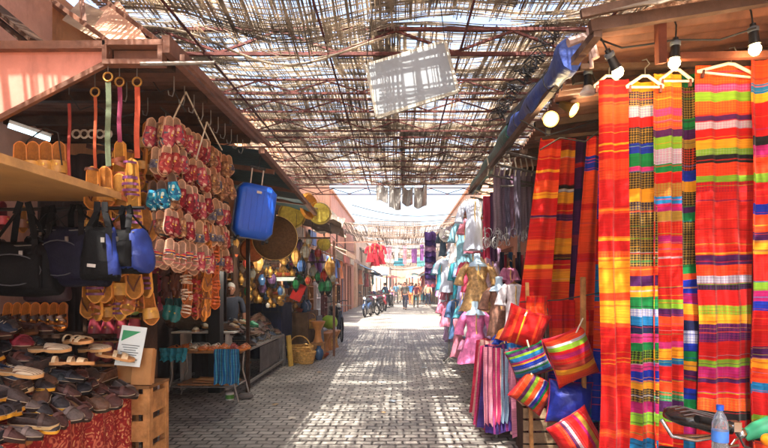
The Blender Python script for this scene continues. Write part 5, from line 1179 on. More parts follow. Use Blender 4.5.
# ================================================================== PEOPLE
skinc = mat('skin', (176, 122, 92), .6, .1, 8, .05); skind = mat('skin_dark', (126, 82, 60), .6, .1, 8, .05)
def skinmesh(name, pts, edges, m, parent, sub=2):
    me = bpy.data.meshes.new(name); me.from_pydata([p[0] for p in pts], edges, []); me.update(); me.materials.append(m)
    o = bpy.data.objects.new(name, me); C.objects.link(o); o.parent = parent
    md = o.modifiers.new('skin', 'SKIN'); md.use_smooth_shade = True
    sv = me.skin_vertices[0].data
    for i, p in enumerate(pts): sv[i].radius = (p[1], p[2] if len(p) > 2 else p[1])
    sv[0].use_root = True
    o.modifiers.new('sub', 'SUBSURF').levels = sub; o.modifiers['sub'].render_levels = sub
    return o
def person(loc, rz, label, shirt, trousers, hair=(30,22,18), skin=None, stride=.18, h=1.72, arms=(.15,-.15), robe=False, dress=False, sit=False, group=None, lean=0., bend=.08):
    skin = skin or skinc; k = h/1.72
    root = empty('person', label, 'person', loc, (0, 0, rz), group); root.scale = (k, k, k)
    # facing +Y locally ; z up
    hip = .92 if not sit else .52
    def leg(s, st):
        if sit: return [(s*.09, .0, hip-.02), (s*.12, .40, hip), (s*.12, .42, .10), (s*.12, .55, .035)]
        return [(s*.09, 0, hip-.06), (s*.10, st*.55+.03, .50), (s*.10, st, .09 if st >= 0 else .12), (s*.10, st+.14, .035 if st >= 0 else .05)]
    LL, RL = leg(-1, stride), leg(1, -stride); ly = lean
    chest = (0, .0+ly*.7, hip+.38); neck = (0, ly, hip+.56); head = (0, ly+.03, hip+.70)
    def arm(s, sw): return [(s*.19, ly, hip+.50), (s*.24, ly+sw*.5, hip+.23), (s*.24, ly+sw+bend, hip+.0), (s*.235, ly+sw+bend+.03, hip-.07)]
    LA, RA = arm(-1, arms[0]), arm(1, arms[1])
    pts = [((0,0,hip),.13,.10), ((0,ly*.3,hip+.18),.12,.09), (chest,.15,.11), ((0,ly,hip+.50),.10,.09), (neck,.05,.055)]
    ed = [(0,1),(1,2),(2,3),(3,4)]
    def chain(base, ps, rs):
        prev = base
        for p_, r_ in zip(ps, rs): pts.append((p_, r_)); ed.append((prev, len(pts)-1)); prev = len(pts)-1
        return prev
    chain(0, LL, [.085,.058,.04,.035]); chain(0, RL, [.085,.058,.04,.035])
    for s, A in ((-1, LA), (1, RA)):
        e = chain(3, A, [.055,.042,.028,.03])
        bx_, by_, bz_ = A[-1]
        for q in range(4):
            dy = (q-1.5)*.019; ln = [.06,.075,.07,.055][q]
            chain(e, [(bx_, by_+dy, bz_-.04), (bx_-s*.008, by_+dy, bz_-.04-ln*.6), (bx_-s*.02, by_+dy, bz_-.04-ln)], [.010,.009,.008])
        chain(e, [(bx_, by_+.035, bz_-.01), (bx_-s*.01, by_+.05, bz_-.045)], [.010,.009])
    skinmesh('body', pts, ed, skin, root, 2)
    # head as a lofted form joined on the neck
    hm = M(skin); rg = []
    for z, rx_, ry_, oy in ((-.115,.03,.035,-.0),(-.10,.042,.055,.012),(-.075,.056,.07,.014),(-.04,.066,.082,.008),(0,.073,.090,0),(.04,.076,.094,-.004),(.075,.070,.088,-.008),(.105,.045,.06,-.012),(.118,.012,.018,-.012)):
        rg.append([Vector((rx_*cos(a), oy+ry_*sin(a), z)) for a in [2*pi*q/16 for q in range(16)]])
    hm.loft(rg); hm.loft([[Vector((-.008,.088,.01)), Vector((.008,.088,.01)), Vector((0,.098,.01))], [Vector((-.016,.082,-.03)), Vector((.016,.082,-.03)), Vector((0,.115,-.028))]])
    for s in (-1, 1): hm.ball((s*.078,-.005,-.01), .024, 5, (.35,.7,1.1))
    ho = hm.build('head', root, 60, loc=head)
    f = M(mat('eye_white', (225,220,212), .3))
    for s in (-1, 1): f.ball((s*.029,.080,.005), .011, 5)
    fo = f.build('eyes', ho, 60); f = M(black)
    for s in (-1, 1): f.ball((s*.029,.090,.005), .005, 4)
    f.build('pupils', fo, 60); M(mat('lip', (150,80,70), .6)).ball((0,.080,-.052), .02, 5, (1.1,.35,.3)).build('mouth', ho, 60)
    hr = M(mat('hair_%d' % hair[0], hair, .7, .3, 40, .3)); rg = []
    for z, rx_, ry_, oy in ((-.05,.070,.06,-.04),(0,.080,.085,-.022),(.04,.084,.098,-.012),(.08,.078,.095,-.010),(.115,.05,.065,-.012),(.130,.012,.018,-.012)):
        rg.append([Vector((rx_*cos(a), oy+ry_*sin(a)*(1 if sin(a) < .2 or z > .03 else .35), z)) for a in [2*pi*q/16 for q in range(16)]])
    hr.loft(rg).build('hair', ho, 60)
    g = .016
    sh = [((0,0,hip-.02),.14+g*.5,.115), ((0,ly*.3,hip+.18),.125+g,.10+g*.6), (chest,.155+g,.115+g), ((0,ly,hip+.50),.11,.10), ((0,ly,hip+.53),.065,.065)]; e2 = [(0,1),(1,2),(2,3),(3,4)]
    for A in (LA, RA):
        base = 3
        for p_, r_ in zip(A[:2]+([A[2]] if robe else []), [.066,.054,.044]): sh.append((p_, r_)); e2.append((base, len(sh)-1)); base = len(sh)-1
    skinmesh('shirt', sh, e2, shirt, root, 2)
    if robe or dress:
        rg = []
        for t in range(7):
            z = hip+.06-(hip-.10 if robe else hip-.42)*t/6; q = 1+.5*t/6
            rg.append([Vector((.17*q*cos(a)*(1+.05*sin(a*6)), .13*q*sin(a)*(1+.05*sin(a*5))+(stride*.2 if t > 3 else 0), z)) for a in [2*pi*u/28 for u in range(28)]])
        M(shirt if robe else trousers).loft(rg).build('skirt', root, 60)
    else:
        tp = [((0,0,hip+.02),.138,.11)]; e3 = []
        for L_ in (LL, RL):
            base = 0
            for p_, r_ in zip(L_[:3], [.10,.075,.058]): tp.append((p_, r_)); e3.append((base, len(tp)-1)); base = len(tp)-1
        skinmesh('trousers', tp, e3, trousers, root, 2)
    so_ = M(black)
    for L_ in (LL, RL):
        a_, t_ = Vector(L_[2]), Vector(L_[3]); so_.tube([Vector((a_.x, a_.y-.05, max(.04, t_.z+.01))), Vector((a_.x, a_.y+.05, max(.045, t_.z+.01))), Vector((t_.x, t_.y+.06, max(.03, t_.z)))], [.035,.046,.03], 8)
    so_.build('shoes', root, 60)
    return root
cb = lambda n_, c_: mat('cloth_'+n_, c_, .8, .15, 6, .1)
person((P(411,0,40).x, 40, .02), R(175), 'walker in a blue shirt and orange shorts, in the middle of the far alley', cb('blue', (50,110,170)), cb('orange', (200,110,60)), h=1.75)
person((P(419,0,43).x, 43, .02), R(170), 'walker in an orange top to the right of the blue shirted walker', cb('coral', (220,120,80)), cb('tanp', (190,150,120)), hair=(80,50,30))
person((P(425,0,46).x, 46, .02), R(10), 'walker in a white shirt beside the orange one', cb('whites', (220,215,205)), cb('navyt', (40,50,80)))
person((P(401,0,52).x, 52, .02), R(20), 'distant walker in a dark robe, left of the others', cb('robe', (60,50,56)), cb('robe', (60,50,56)), robe=True)
person((P(430,0,50).x, 50, .02), R(185), 'far walker in a pink dress near the right stalls', cb('pink', (220,130,140)), cb('pinkd', (220,140,150)), dress=True)
person((P(388,0,35).x, 35, .02), R(60), 'man in dark clothes leaning over the parked mopeds', cb('darkb', (40,50,70)), cb('darkt', (30,30,36)), skin=skind, stride=.05, lean=.22, arms=(.3,.25))
person((P(396,0,44).x, 44, .02), R(200), 'distant walker in a light blue shirt by the blue awning', cb('sky', (120,170,200)), cb('grey', (110,105,100)))
person((P(437,0,56).x, 56, .02), R(165), 'farthest walker in a yellow top at the alley end', cb('yellow', (220,180,80)), cb('brownt', (90,60,50)))
person((-2.98, 9.0, 0.0), R(-160), 'vendor in dark clothes standing in the gloom behind the shoe heap', cb('slate', (50,54,66)), cb('darkt', (30,30,36)), hair=(150,146,140), skin=skind, stride=.02, h=1.62, arms=(.05,.05))
# far merchandise on both sides: racks of clothes
r = random.Random(31)
FC = [(200,90,130),(90,120,180),(214,190,166),(130,80,140),(70,140,150),(206,130,90),(170,60,66),(226,222,216),(110,84,76),(224,166,180)]
FN = ['magenta','blue','sand','purple','teal','orange','red','white','brown','pink']
for side, xs, ys in ((1, 2.35, [14.5+.9*k for k in range(12)]+[26+1.5*k for k in range(9)]+[41+2.5*k for k in range(5)]), (-1, -2.75, [38+1.6*k for k in range(9)])):
    for y in ys:
        for lv in range(2 if y < 30 else 1):
            ci = r.randrange(10); x = xs+r.uniform(-.35,.2); px = CX+F*x/y; z = 2.55-1.15*lv+r.uniform(-.1,.15); py = CY-(z-EYE)*F/y
            garment(px, py, py+S(1,1)*0+ (1.05*F/y), y, .5*F/y, cb('far_'+FN[ci], FC[ci]), FN[ci]+' garment hung %s in the far stalls on the %s' % (['high','low'][lv], 'right' if side > 0 else 'left'), cat='garment', name='hanging_garment', group='garments hung in the far stalls', flare=r.uniform(.8,1.3), rz=r.uniform(-.5,.5), sleeves=r.random() < .6)
for i, (y0_, y1_) in enumerate(((14, 19), (19.5, 25), (26, 38), (40, 51))): 
    tag(M(steel).tube([(2.35, y0_, 2.66), (2.35, y1_, 2.66)], .018, 6).build('hanging_rail'), 'garment rail in the right stalls, %s along the alley' % ORD[i], 'rail', 'garment rails far right')
# colourful cloths strung under the second mat
for i in range(5):
    px = 386+8.5*i; Y = 27+r.uniform(-.5,3); ci = r.choice([2,7,4,1,9,2,3])
    hangcloth(px, px+r.uniform(3.5,6), 247+r.uniform(-3,2), 258+r.uniform(0,9), Y, FN[ci]+' cloth strung across under the second mat', cb('far_'+FN[ci], FC[ci]), 2, .03, name='hanging_cloth', group='cloths strung under the second mat')
tag(M(cable).tube([P(368, 246, 27), P(410, 249, 28), P(450, 246, 28)], .02, 5).build('cloth_line'), 'line carrying the coloured cloths under the second mat', 'line')
for i, (px, py, Y, w_, h_, c_) in enumerate(((424, 262, 33, .9, .6, (110,190,190)), (399, 262, 34, .7, .5, (70,150,170)), (412, 252, 31, 1.4, .35, (220,210,190)))):
    tag(M(mat('sign_face%d' % i, c_, .6)).box((0,0,0), (w_, .06, h_)).build('hanging_sign', None, None, loc=P(px, py, Y)), ['mint green hanging sign on the right of the far alley','blue hanging sign left of the mint green one','long cream sign hung across the far alley'][i], 'sign')

# ---- far end: stalls and a crowd
r = random.Random(77)
def far_stall(x, y, w_, cc, goods, label):
    root = empty('market_stall', label, 'stall', (x, y, 0), group='small stalls near the alley end')
    M(cb('canopy_%d' % cc[0], cc)).sheet(lambda u, v: Vector(((u-.5)*w_, (v-.5)*2.2, 2.5+.25*v+.06*sin(u*9))), 10, 6, .02).build('canopy', root, 60)
    for sx in (-1, 1):
        for sy in (-1, 1): M(darkwood).box((sx*w_*.45, sy*1.0, 1.22), (.06, .06, 2.44)).build('post', root, None)
    M(wood).box((0, 0, .75), (w_*.95, 2.0, .06)).build('counter', root, None)
    M(cb('far_'+FN[goods], FC[goods])).sheet(lambda u, v: Vector(((u-.5)*w_*.9, -1.02+.02*sin(u*20), .74-.6*v)), 16, 3, .01).build('counter_cloth', root, 60)
    for k in range(5): M(cb('far_'+FN[(goods+k) % 10], FC[(goods+k) % 10])).ball(((k-2)*w_*.18, r.uniform(-.6,.4), .9), .15, 6, (1, 1, .9)).build('goods', root, 60)
CCS = [((200,196,190),'white'),((90,110,140),'blue grey'),((170,140,110),'tan'),((120,60,60),'maroon'),((70,90,90),'dark green'),((210,180,150),'cream')]
for i, (x, y) in enumerate(((-2.0,47),(-2.1,52.5),(-1.9,58),(-1.6,63),(2.0,51),(1.8,56),(1.9,61),(1.6,66),(.2,70),(-1.2,68))):
    c_, cn = CCS[i % 6]; far_stall(x, y, 1.7, c_, i, cn+' canopied stall on the %s near the alley end' % ('left' if x < -.5 else 'right' if x > .5 else 'middle'))
PEO = [(405,33,170,'grey shirt','grey',(120,116,110)),(416,36,10,'maroon top','maroonc',(120,50,60)),(399,47,30,'cream robe','creamc',(210,196,170)),(408,49,160,'green top','greenc',(70,120,90)),(413,54,10,'black robe','blackc',(30,28,32)),(422,52,175,'light blue top','lblue',(140,180,210)),(428,39,185,'beige jacket','beigec',(190,160,130)),(403,60,10,'red shirt','redc',(180,60,50)),(433,45,10,'violet dress','violetc',(120,80,150))]
for i, (px, Y, rz, nm, cn, c_) in enumerate(PEO):
    person((P(px,0,Y).x, Y, .02), R(rz), 'walker in a %s, %s the far crowd' % (nm, 'nearest part of' if Y < 40 else 'deep in'), cb(cn, c_), cb('trs%d' % (i % 3), [(50,50,70),(90,80,70),(150,130,110)][i % 3]), hair=[(30,22,18),(70,50,30),(120,110,100)][i % 3], robe='robe' in nm, dress='dress' in nm, h=r.uniform(1.55, 1.82), stride=r.uniform(.08, .24), arms=(r.uniform(-.1,.2), r.uniform(-.2,.1)))

# ---- goods along the left street wall
r = random.Random(404)
for i in range(7):
    y = 14.8+1.45*i+(.3 if i > 2 else 0); x = -2.95
    root = empty('goods_rack', ['copper','wooden','painted','rusty','grey','tan','dark'][i]+' rack of small goods against the left shop wall', 'rack', (x, y, 0))
    mm = [redbrown, wood, white, rust, steel, tanb, darkwood][i]
    for s_ in (-1, 1): M(mm).box((0, s_*.38, .8), (.28, .04, 1.6)).build('side', root, None)
    for z in (.35, .75, 1.15, 1.55):
        M(mm).box((0, 0, z), (.3, .72, .03)).build('shelf', root, None)
    for z in (.38, .78, 1.18, 1.58):
        for k in range(3):
            ware(r.choice(names[:6]), (x+.02, y-.22+.22*k, z-.012), 'on the %s of the %s rack by the left wall' % ({.38:'bottom shelf',.78:'second shelf',1.18:'third shelf',1.58:'top'}[z], ['copper','wooden','painted','rusty','grey','tan','dark'][i]), r.uniform(.7, .95), 'wares on the racks by the left wall')
for i in range(9):
    y = 15+1.05*i; ci = r.randrange(10); px = CX-F*2.75/y; py = CY-(2.7-EYE)*F/y
    garment(px, py, py+.8*F/y, y, .4*F/y, cb('far_'+FN[ci], FC[ci]), FN[ci]+' garment hung out from the left shop fronts', cat='garment', name='hanging_garment', group='garments hung out at the left shops', flare=r.uniform(.8,1.2), rz=r.uniform(-.5,.5), sleeves=r.random() < .5)
tag(M(steel).tube([(-2.75, 14.6, 2.8), (-2.75, 24.2, 2.8)], .018, 6).build('hanging_rail'), 'garment rail along the left shop fronts', 'rail')
for i, (y, w_, z, c_, nm) in enumerate(((16, 1.6, 3.2, (206,196,176), 'cream'), (18.6, 1.3, 3.3, (60,90,130), 'blue'), (21.6, 1.8, 3.2, (170,70,60), 'faded red'), (34, 2.2, 3.2, (200,190,170), 'off white'))):
    tag(M(mat('board_'+nm.replace(' ', '_'), c_, .6, .15, 5, .05, dirt=.4)).box((0,0,0), (.08, w_, .5)).build('shop_sign', None, None, loc=(-3.18, y, z)), nm+' blank shop board over the left shop fronts', 'sign')
for i, (y0_, y1_, z_) in enumerate(((14.6, 20, 3.0), (15, 24, 4.2), (24, 36, 3.9))):
    tag(M(cable).tube([(-3.2, y0_+(y1_-y0_)*t/10, z_-.18*sin(pi*t/10)) for t in range(11)], .015, 5).build('wall_cable'), 'sagging cable along the left shop wall, %s' % ['lowest','highest','farthest'][i], 'cable')

def stall_bulb(p, label, e):
    root = empty('hanging_bulb_lamp', label, 'lamp', p)
    M(black).lathe([(0,.06),(.02,.06),(.024,0),(0,0)], 12).build('socket', root, 50)
    M(mat('lit_pale_bulb', (236, 244, 255), .3, 0, 5, 0, emit=6)).ball((0,0,-.035), .04, 7).build('bulb', root, 60)
    M(cable).tube([Vector((0,0,.06)), Vector((.01,0,.5))], .005, 5).build('cord', root, None)
    ld = bpy.data.lights.new('bulb_light', 'POINT'); ld.energy = e; ld.color = (1, .9, .74); ld.shadow_soft_size = .05; lo = bpy.data.objects.new('bulb_light', ld); C.objects.link(lo); lo.parent = root; lo.location = (0, -.03, -.10)
stall_bulb(P(272, 252, 8.75), 'lit pale bulb hanging before the brass lantern stall', 13)
# ================================================================== RIGHT SIDE
YS = 3.4
tinr = mat('rusty_corrugated_tin', (116, 74, 54), .65, .4, 2.5, .2, dirt=.6)
# roof
zr = P(0, 19, 3.05).z
root = empty('stall_roof', 'rusty corrugated roof over the scarf display at upper right', 'roof', (1.2, 3.05, 0)); o = Vector(root.location)
def zroof(x, y): return 3.16+.14*(x-1.2)+.02*(y-3)
M(tinr).sheet(lambda u, v: Vector(((1.22+.35*v)+(2.3-.35*v)*u, 3.0+4.6*v, zroof(1.22+2.3*u, 3+4.6*v)+.022*sin(v*4.6*2*pi/.13)))-o, 3, 420, .004).build('roof_sheet', root, None)
fb = M(mat('weathered_beam', (96, 74, 62), .8, .3, 4, .3, dirt=.6))
fb.bar(Vector((1.12, 3.02, 3.12))-o, Vector((3.5, 2.95, 3.47))-o, .05, .07); fb.bar(Vector((1.16, 3.0, 3.08))-o, Vector((1.16, 8.5, 3.14))-o, .05)
fb.bar(Vector((1.05, 2.97, 3.17))-o, Vector((3.4, 2.85, 3.62))-o, .03, .05)
fb.build('front_beam', root, None)
for k in range(4):
    M(darkwood).bar(Vector((1.25, 3.7+k*1.05, 3.08))-o, Vector((3.5, 3.7+k*1.05, 3.40))-o, .05, .06).build('rafter', root, None)
bb = M(mat('brown_inner_beam', (96, 50, 34), .8)); bb.bar(Vector((1.6, 3.15, 3.0))-o, Vector((3.3, 3.2, 3.06))-o, .04); bb.bar(Vector((1.55, 3.05, 3.18))-o, Vector((1.58, 3.1, 2.94))-o, .05); bb.build('inner_beam', root, None)
tarp('awning_tarp', [P(566, 14, 3.0), P(660, 6, 2.9), P(800, -30, 2.75), P(700, -14, 3.3)], 'grey edge of canvas lying on the front roof beam at upper right', mat('grey_canvas_edge', (120, 108, 96), .8), amp=.03)
# blue rolled tarp
root = empty('rolled_tarp', 'glossy blue tarp rolled along the edge of the right awning', 'tarpaulin', P(575, 50, 3.4)); o = Vector(root.location)
bt = mat('glossy_blue_tarp', (36, 60, 132), .5, .35, 5, .5, bscale=16)
p0, p1 = P(572, 54, 3.4), P(512, 130, 5.4); n_ = 18
pts = [p0.lerp(p1, t/n_)+Vector((0, 0, .01*sin(t*1.3))) for t in range(n_+1)]; rings = []
for i, p in enumerate(pts):
    rr = .062+.012*sin(i*.9)+(.02 if i < 2 else 0)
    rings.append([p-o+Vector((cos(a)*rr*(1+.12*sin(3*a+i*.5)), 0, sin(a)*rr*1.35*(1+.1*sin(4*a-i*.3)))) for a in [2*pi*k/16 for k in range(16)]])
M(bt).loft(rings).build('roll', root, 70)
M(black).bar(P(578, 44, 3.42)-o, P(508, 122, 5.5)-o, .05, .07).build('black_edge', root, None)
for t in (4, 9, 14):
    p = pts[t]-o; M(cable).tube([p+Vector((.078*cos(a), 0, .098*sin(a))) for a in [2*pi*k/12 for k in range(12)]], .004, 5, close=True).build('tie_cord', root, 60)
root = empty('rolled_tarp', 'dark green tarp roll continuing beyond the blue one', 'tarpaulin', P(492, 160, 6.9)); o = Vector(root.location)
p0, p1 = P(512, 131, 5.45), P(474, 189, 8.6); rings = []
for i in range(15):
    p = p0.lerp(p1, i/14); rr = .075+.015*sin(i*1.1); rings.append([p-o+Vector((cos(a)*rr, 0, sin(a)*rr*1.3)) for a in [2*pi*k/12 for k in range(12)]])
M(mat('dark_green_tarp', (26, 74, 66), .45, .35, 5, .4)).loft(rings).build('roll', root, 70)
M(black).bar(p0-o+Vector((.02,0,.12)), p1-o+Vector((.02,0,.12)), .05).build('black_edge', root, None)
# ragged black cable fringe above the roll
fr_ = M(black); rr_ = random.Random(3)
for i in range(60):
    t = rr_.random(); p = P(560, 50, 3.4).lerp(P(500, 130, 5.5), t)+Vector((0, 0, .10)); fr_.tube([p, p+Vector((rr_.uniform(-.10,.02), rr_.uniform(-.05,.05), rr_.uniform(-.02,.07))), p+Vector((rr_.uniform(-.16,.02), rr_.uniform(-.1,.1), rr_.uniform(-.06,.06)))], .006, 4)
tag(fr_.build('black_cable_bundle', None, None), 'ragged black strips along the top of the blue tarp', 'strips')

# awning struts under the green tarp
for i in range(6):
    Y = 5.4+.55*i; a = Vector((1.12, Y, 3.0)); tag(M(steel).tube([a, Vector((1.9, Y+.3, 2.92)), Vector((2.6, Y+.3, 3.1))], .014, 6).build('awning_strut'), 'thin metal strut under the green awning, %s from the camera' % ORD[i], 'strut', 'struts under the green awning')
tarp('awning_tarp', [(1.75, 8.7, 3.25), (1.9, 14, 3.35), (3.4, 14, 3.9), (3.4, 8.7, 3.6)], 'brown tarp over the dress stalls on the right', mat('brown_tarp', (120, 80, 62), .8), amp=.12)
tarp('awning_tarp', [(1.6, 14.2, 3.6), (1.8, 19, 3.4), (3.3, 19, 4.2), (3.3, 14.2, 4.4)], 'orange tan tarp on the right at the edge of the open sky', mat('orange_tan_tarp', (214, 150, 104), .8), amp=.15)
# net hanging at the far right beyond the roof
tarp('hanging_canvas', [P(640, 10, 3.9), P(768, -8, 3.8), P(800, 130, 3.9), P(640, 80, 4.0)], 'mottled brown canvas backing above the scarf display', mat('mottled_canvas', (150, 112, 84), .9, .5, 14, .6), amp=.12)
backcloth(3.45, 1.9, 4.6, 0, 2.9, 'dark red backing cloth behind the scarf display', mat('dark_red_backing', (90, 20, 22), .9, .3, 3, .3))
backcloth(3.5, 5.6, 3.46, 0, 3.1, 'dark lining of the right stall wall', along='y')
backcloth(3.45, 2.2, 8.4, 0, 3.1, 'brown partition cloth behind the hanging dresses', mat('brown_partition', (84, 60, 52), .9, .4, 3, .3))

# rail for the scarves
tag(M(darkwood).bar((1.2, YS+.02, P(0,66,YS).z), (3.4, YS+.02, P(0,60,YS).z), .035).build('hanging_rail'), 'wooden rail over the big striped scarves', 'rail')
# ---- striped scarves in front. bands listed bottom to top, weights are pixels
rd,og,yl,gn,bl,pu,pk,bk,wh,tq,lm,gd,mg,nv_ = (186,14,14),(214,64,20),(222,146,24),(14,116,56),(18,40,150),(70,16,74),(190,44,110),(24,20,22),(170,166,176),(16,100,150),(116,156,34),(160,122,44),(160,16,90),(18,22,62)
sc1 = [(rd,30),(og,8,rd),(rd,50),(og,14),(rd,6),(rd,12,og),(rd,34),(og,6),(yl,26),(og,8),(yl,40),(og,6,yl),(rd,12),(yl,5),(rd,28),(og,6),(rd,34),(og,22,rd),(rd,8),(yl,2),(rd,6),(yl,2),(rd,22),(og,26),(rd,5),(og,4),(rd,16)]
sc2 = [(bk,10,gd),(tq,10),(og,10),(lm,10),(mg,8),(bk,10,gd),(yl,8),(bl,8),(pk,6),(bk,9,lm),(gn,6),(pk,7),(nv_,7),(tq,8),(wh,6,bl),(gn,9),(yl,8),(pu,8),(og,8),(bk,42,gd),(nv_,10,gd),(yl,10),(bk,13,gd),(pk,4),(gn,11),(bl,8),(bk,13,gd),(rd,8),(wh,10,bl),(nv_,10,gd),(yl,8)]
sc2b = [(gn,14),(rd,0.1)]
sc3 = [(rd,30),(og,10),(lm,8),(pu,10),(gn,9,wh),(og,12),(rd,14),(tq,6),(yl,10),(pk,6),(rd,14,og),(og,10),(pu,7),(lm,8),(rd,44,og),(og,8),(mg,8),(rd,14,yl),(gd,10),(mg,7),(tq,8),(gd,12,rd),(rd,10),(gn,8),(wh,14,pk),(lm,11),(pu,8),(og,12,yl),(pk,8,og),(og,20,yl),(yl,12)]
sc4 = [(bk,14,gd),(tq,8),(mg,12),(bk,14,gd),(gn,10),(bl,10),(rd,8,og),(pu,10),(yl,9),(gn,8),(bl,8),(wh,10,bl),(nv_,10),(og,6),(yl,10),(mg,10),(bl,12),(og,6),(gn,8),(bk,40,gd),(gn,8),(pu,6),(bk,14,gd),(yl,10),(bl,10),(bk,20,og),(gd,8),(pu,10),(gn,9),(bk,30,gd),(gn,12)]
sc5 = [(rd,40),(bk,8),(og,12,lm),(rd,14),(pu,6),(mg,10,pk),(lm,8),(rd,16),(pu,16,pk),(yl,9),(lm,8,og),(rd,14),(bk,6,pu),(wh,8,pu),(og,10,rd),(pu,8),(rd,60,og),(rd,10,pu),(lm,6),(og,12,rd),(bk,6),(lm,7,wh),(yl,8),(rd,10),(wh,7,pk),(pu,7),(og,12,yl),(lm,9),(pk,8,wh),(og,16,yl),(pu,9)]
sc5t = [(og,6),(pu,9),(og,22,rd),(og,14,gd),(pu,7),(yl,16),(lm,6)]
sc6 = [(og,20),(bk,12),(lm,10),(rd,20),(tq,8),(og,14),(yl,10),(pu,10),(rd,30),(bl,8),(mg,10),(lm,8),(rd,24,og),(yl,9),(pu,9),(og,16),(bl,10),(rd,20),(lm,8),(og,14),(mg,10),(bk,8),(rd,30),(yl,9),(tq,8),(og,20)]
def scarf(i, px0, px1, py0, bands, label, Y, py1=462, n=2, amp=.03):
    hangcloth(px0, px1, py0, py1, Y, label, stripes('scarf_weave%d' % i, bands, 'Z'), n, amp, 'scarf', 'scarf', 'striped scarves of the front display', depth=.02)
scarf(1, 599.5, 628, 80, sc1, 'red and orange scarf, leftmost of the front display', 3.38, n=1.5)
scarf(2, 627, 657, 82, sc2, 'scarf with black gold diamond bands and green top, second in the front display', 3.42, n=1.6)
scarf(3, 654, 682, 74, sc3, 'narrow scarf with orange yellow top and white bands, third in the front display', 3.38, n=1.6)
scarf(4, 679, 699, 74, sc4, 'dark green and black scarf between two brighter ones', 3.44, n=1.2)
scarf(5, 696, 754, 66, sc5[:-1]+[], 'widest scarf, orange with purple bands and a plain red middle', 3.36, n=2.2, amp=.025)
scarf(6, 751, 790, 60, sc6, 'red scarf with many thin bands at the right edge of the photo', 3.3, n=2)
scarf(7, 780, 850, 60, sc3[::-1], 'striped scarf just past the right edge, beside the thin banded one', 3.3, n=2)
# hangers
def hanger(px, py, Y, label, w_=.36, tilt=0):
    root = empty('clothes_hanger', label, 'hanger', P(px, py, Y), (0, R(tilt), 0), 'hangers over the front scarves')
    M(mat('cream_plastic', (220,206,180), .5)).tube([Vector((-w_/2,0,-.07)), Vector((-.02,0,0)), Vector((.02,0,0)), Vector((w_/2,0,-.07))], .011, 7).bar((-w_/2,0,-.075), (w_/2,0,-.075), .012).build('bar', root, 60)
    M(steel).tube([Vector((0,0,0)), Vector((0,0,.05)), Vector((.03,0,.08)), Vector((.01,0,.11)), Vector((-.02,0,.10))], .004, 5).build('hook', root, 60)
    h = M(rust)
    for s in (-1, 1): h.box((s*w_*.42, 0, -.085), (.015, .02, .05))
    h.build('clip', root, None)
hanger(645, 76, 3.36, 'pale hanger above the black and gold scarf', .24); hanger(676, 70, 3.37, 'pale hanger above the dark green scarf', .22); hanger(731, 64, 3.34, 'cream clip hanger over the widest scarf', .42, 6); hanger(609, 76, 3.4, 'hanger above the leftmost red scarf', .2)

# ---- lamps
def bulb_lamp(px, py, Y, label, tilt=(0,0), lit=True, e=1.6):
    root = empty('hanging_bulb_lamp', label, 'lamp', P(px, py, Y), (R(tilt[0]), R(tilt[1]), 0), 'bulb lamps above the scarf display'); root.scale = (.85,)*3
    M(mat('black_socket', (26,26,28), .35, .2, 12, .1)).lathe([(0,.10),(.02,.10),(.022,.06),(.03,.04),(.034,-.03),(.042,-.05),(0,-.05)], 16).build('socket', root, 50)
    M(mat('grey_collar', (96,104,110), .4)).lathe([(.031,.075),(.036,.07),(.036,.045),(.031,.04)], 16).build('collar', root, 50)
    if lit:
        M(mat('lit_bulb', (255,226,160), .3, 0, 5, 0, emit=9)).lathe([(0,-.125),(.02,-.12),(.038,-.095),(.04,-.075),(.028,-.05),(0,-.05)], 16).build('bulb', root, 70)
        ld = bpy.data.lights.new('bulb_light', 'POINT'); ld.energy = e; ld.color = (1, .72, .38); ld.shadow_soft_size = .05; lo = bpy.data.objects.new('bulb_light', ld); C.objects.link(lo); lo.parent = root; lo.location = (0, 0, -.18)
    else:
        M(mat('frosted_cone', (220,214,206), .4)).lathe([(0,-.05),(.03,-.05),(.07,-.11),(.065,-.115),(0,-.115)], 18).build('shade', root, 50)
    M(cable).tube([Vector((0,0,.10)), Vector((.01,.02,.20)), Vector((-.01,.05,.30))], .006, 6).build('cord', root, 60)
    return root
bulb_lamp(613, 62, 3.15, 'tilted lit bulb in a black socket above the leftmost red scarf', (20,-38))
bulb_lamp(675, 52, 3.12, 'lit bulb hanging straight above the third scarf', (0,3))
bulb_lamp(754, 38, 3.08, 'lit bulb at the far right above the widest scarf', (0,-5))
bulb_lamp(588, 80, 3.6, 'unlit lamp with a white cone shade left of the bulbs', (0,0), lit=False)
def spot(px, py, Y, label, rot):
    root = empty('spot_lamp', label, 'lamp', P(px, py, Y), rot, 'round spot lamps under the right roof')
    M(mat('brass_can', (150,120,60), .4, .2, 10, .1, metal=.5)).lathe([(0,.12),(.03,.12),(.045,.02),(.068,-.02),(.064,-.025),(.04,.0),(0,.0)], 20).build('housing', root, 50)
    M(mat('spot_glow', (255,222,140), .3, 0, 5, 0, emit=7)).lathe([(0,-.012),(.05,-.012),(.052,-.004),(0,-.002)], 20).build('lens', root, None)
    M(black).tube([Vector((0,0,.12)), Vector((0,.03,.2)), Vector((0,.1,.25))], .01, 6).build('bracket', root, 60)
    ld = bpy.data.lights.new('spot_light', 'POINT'); ld.energy = 2; ld.color = (1,.78,.45); ld.shadow_soft_size = .05; lo = bpy.data.objects.new('spot_light', ld); C.objects.link(lo); lo.parent = root; lo.location = (0,0,-.09)
spot(551, 119, 4.3, 'round spot lamp facing the camera beneath the blue tarp', (R(-70), 0, R(-20)))
spot(572, 109, 4.4, 'spot lamp turned right beside the round one', (R(-30), R(-50), 0))
spot(508, 205, 7.5, 'small spot lamp glowing over the dress stall', (R(-60), 0, 0))
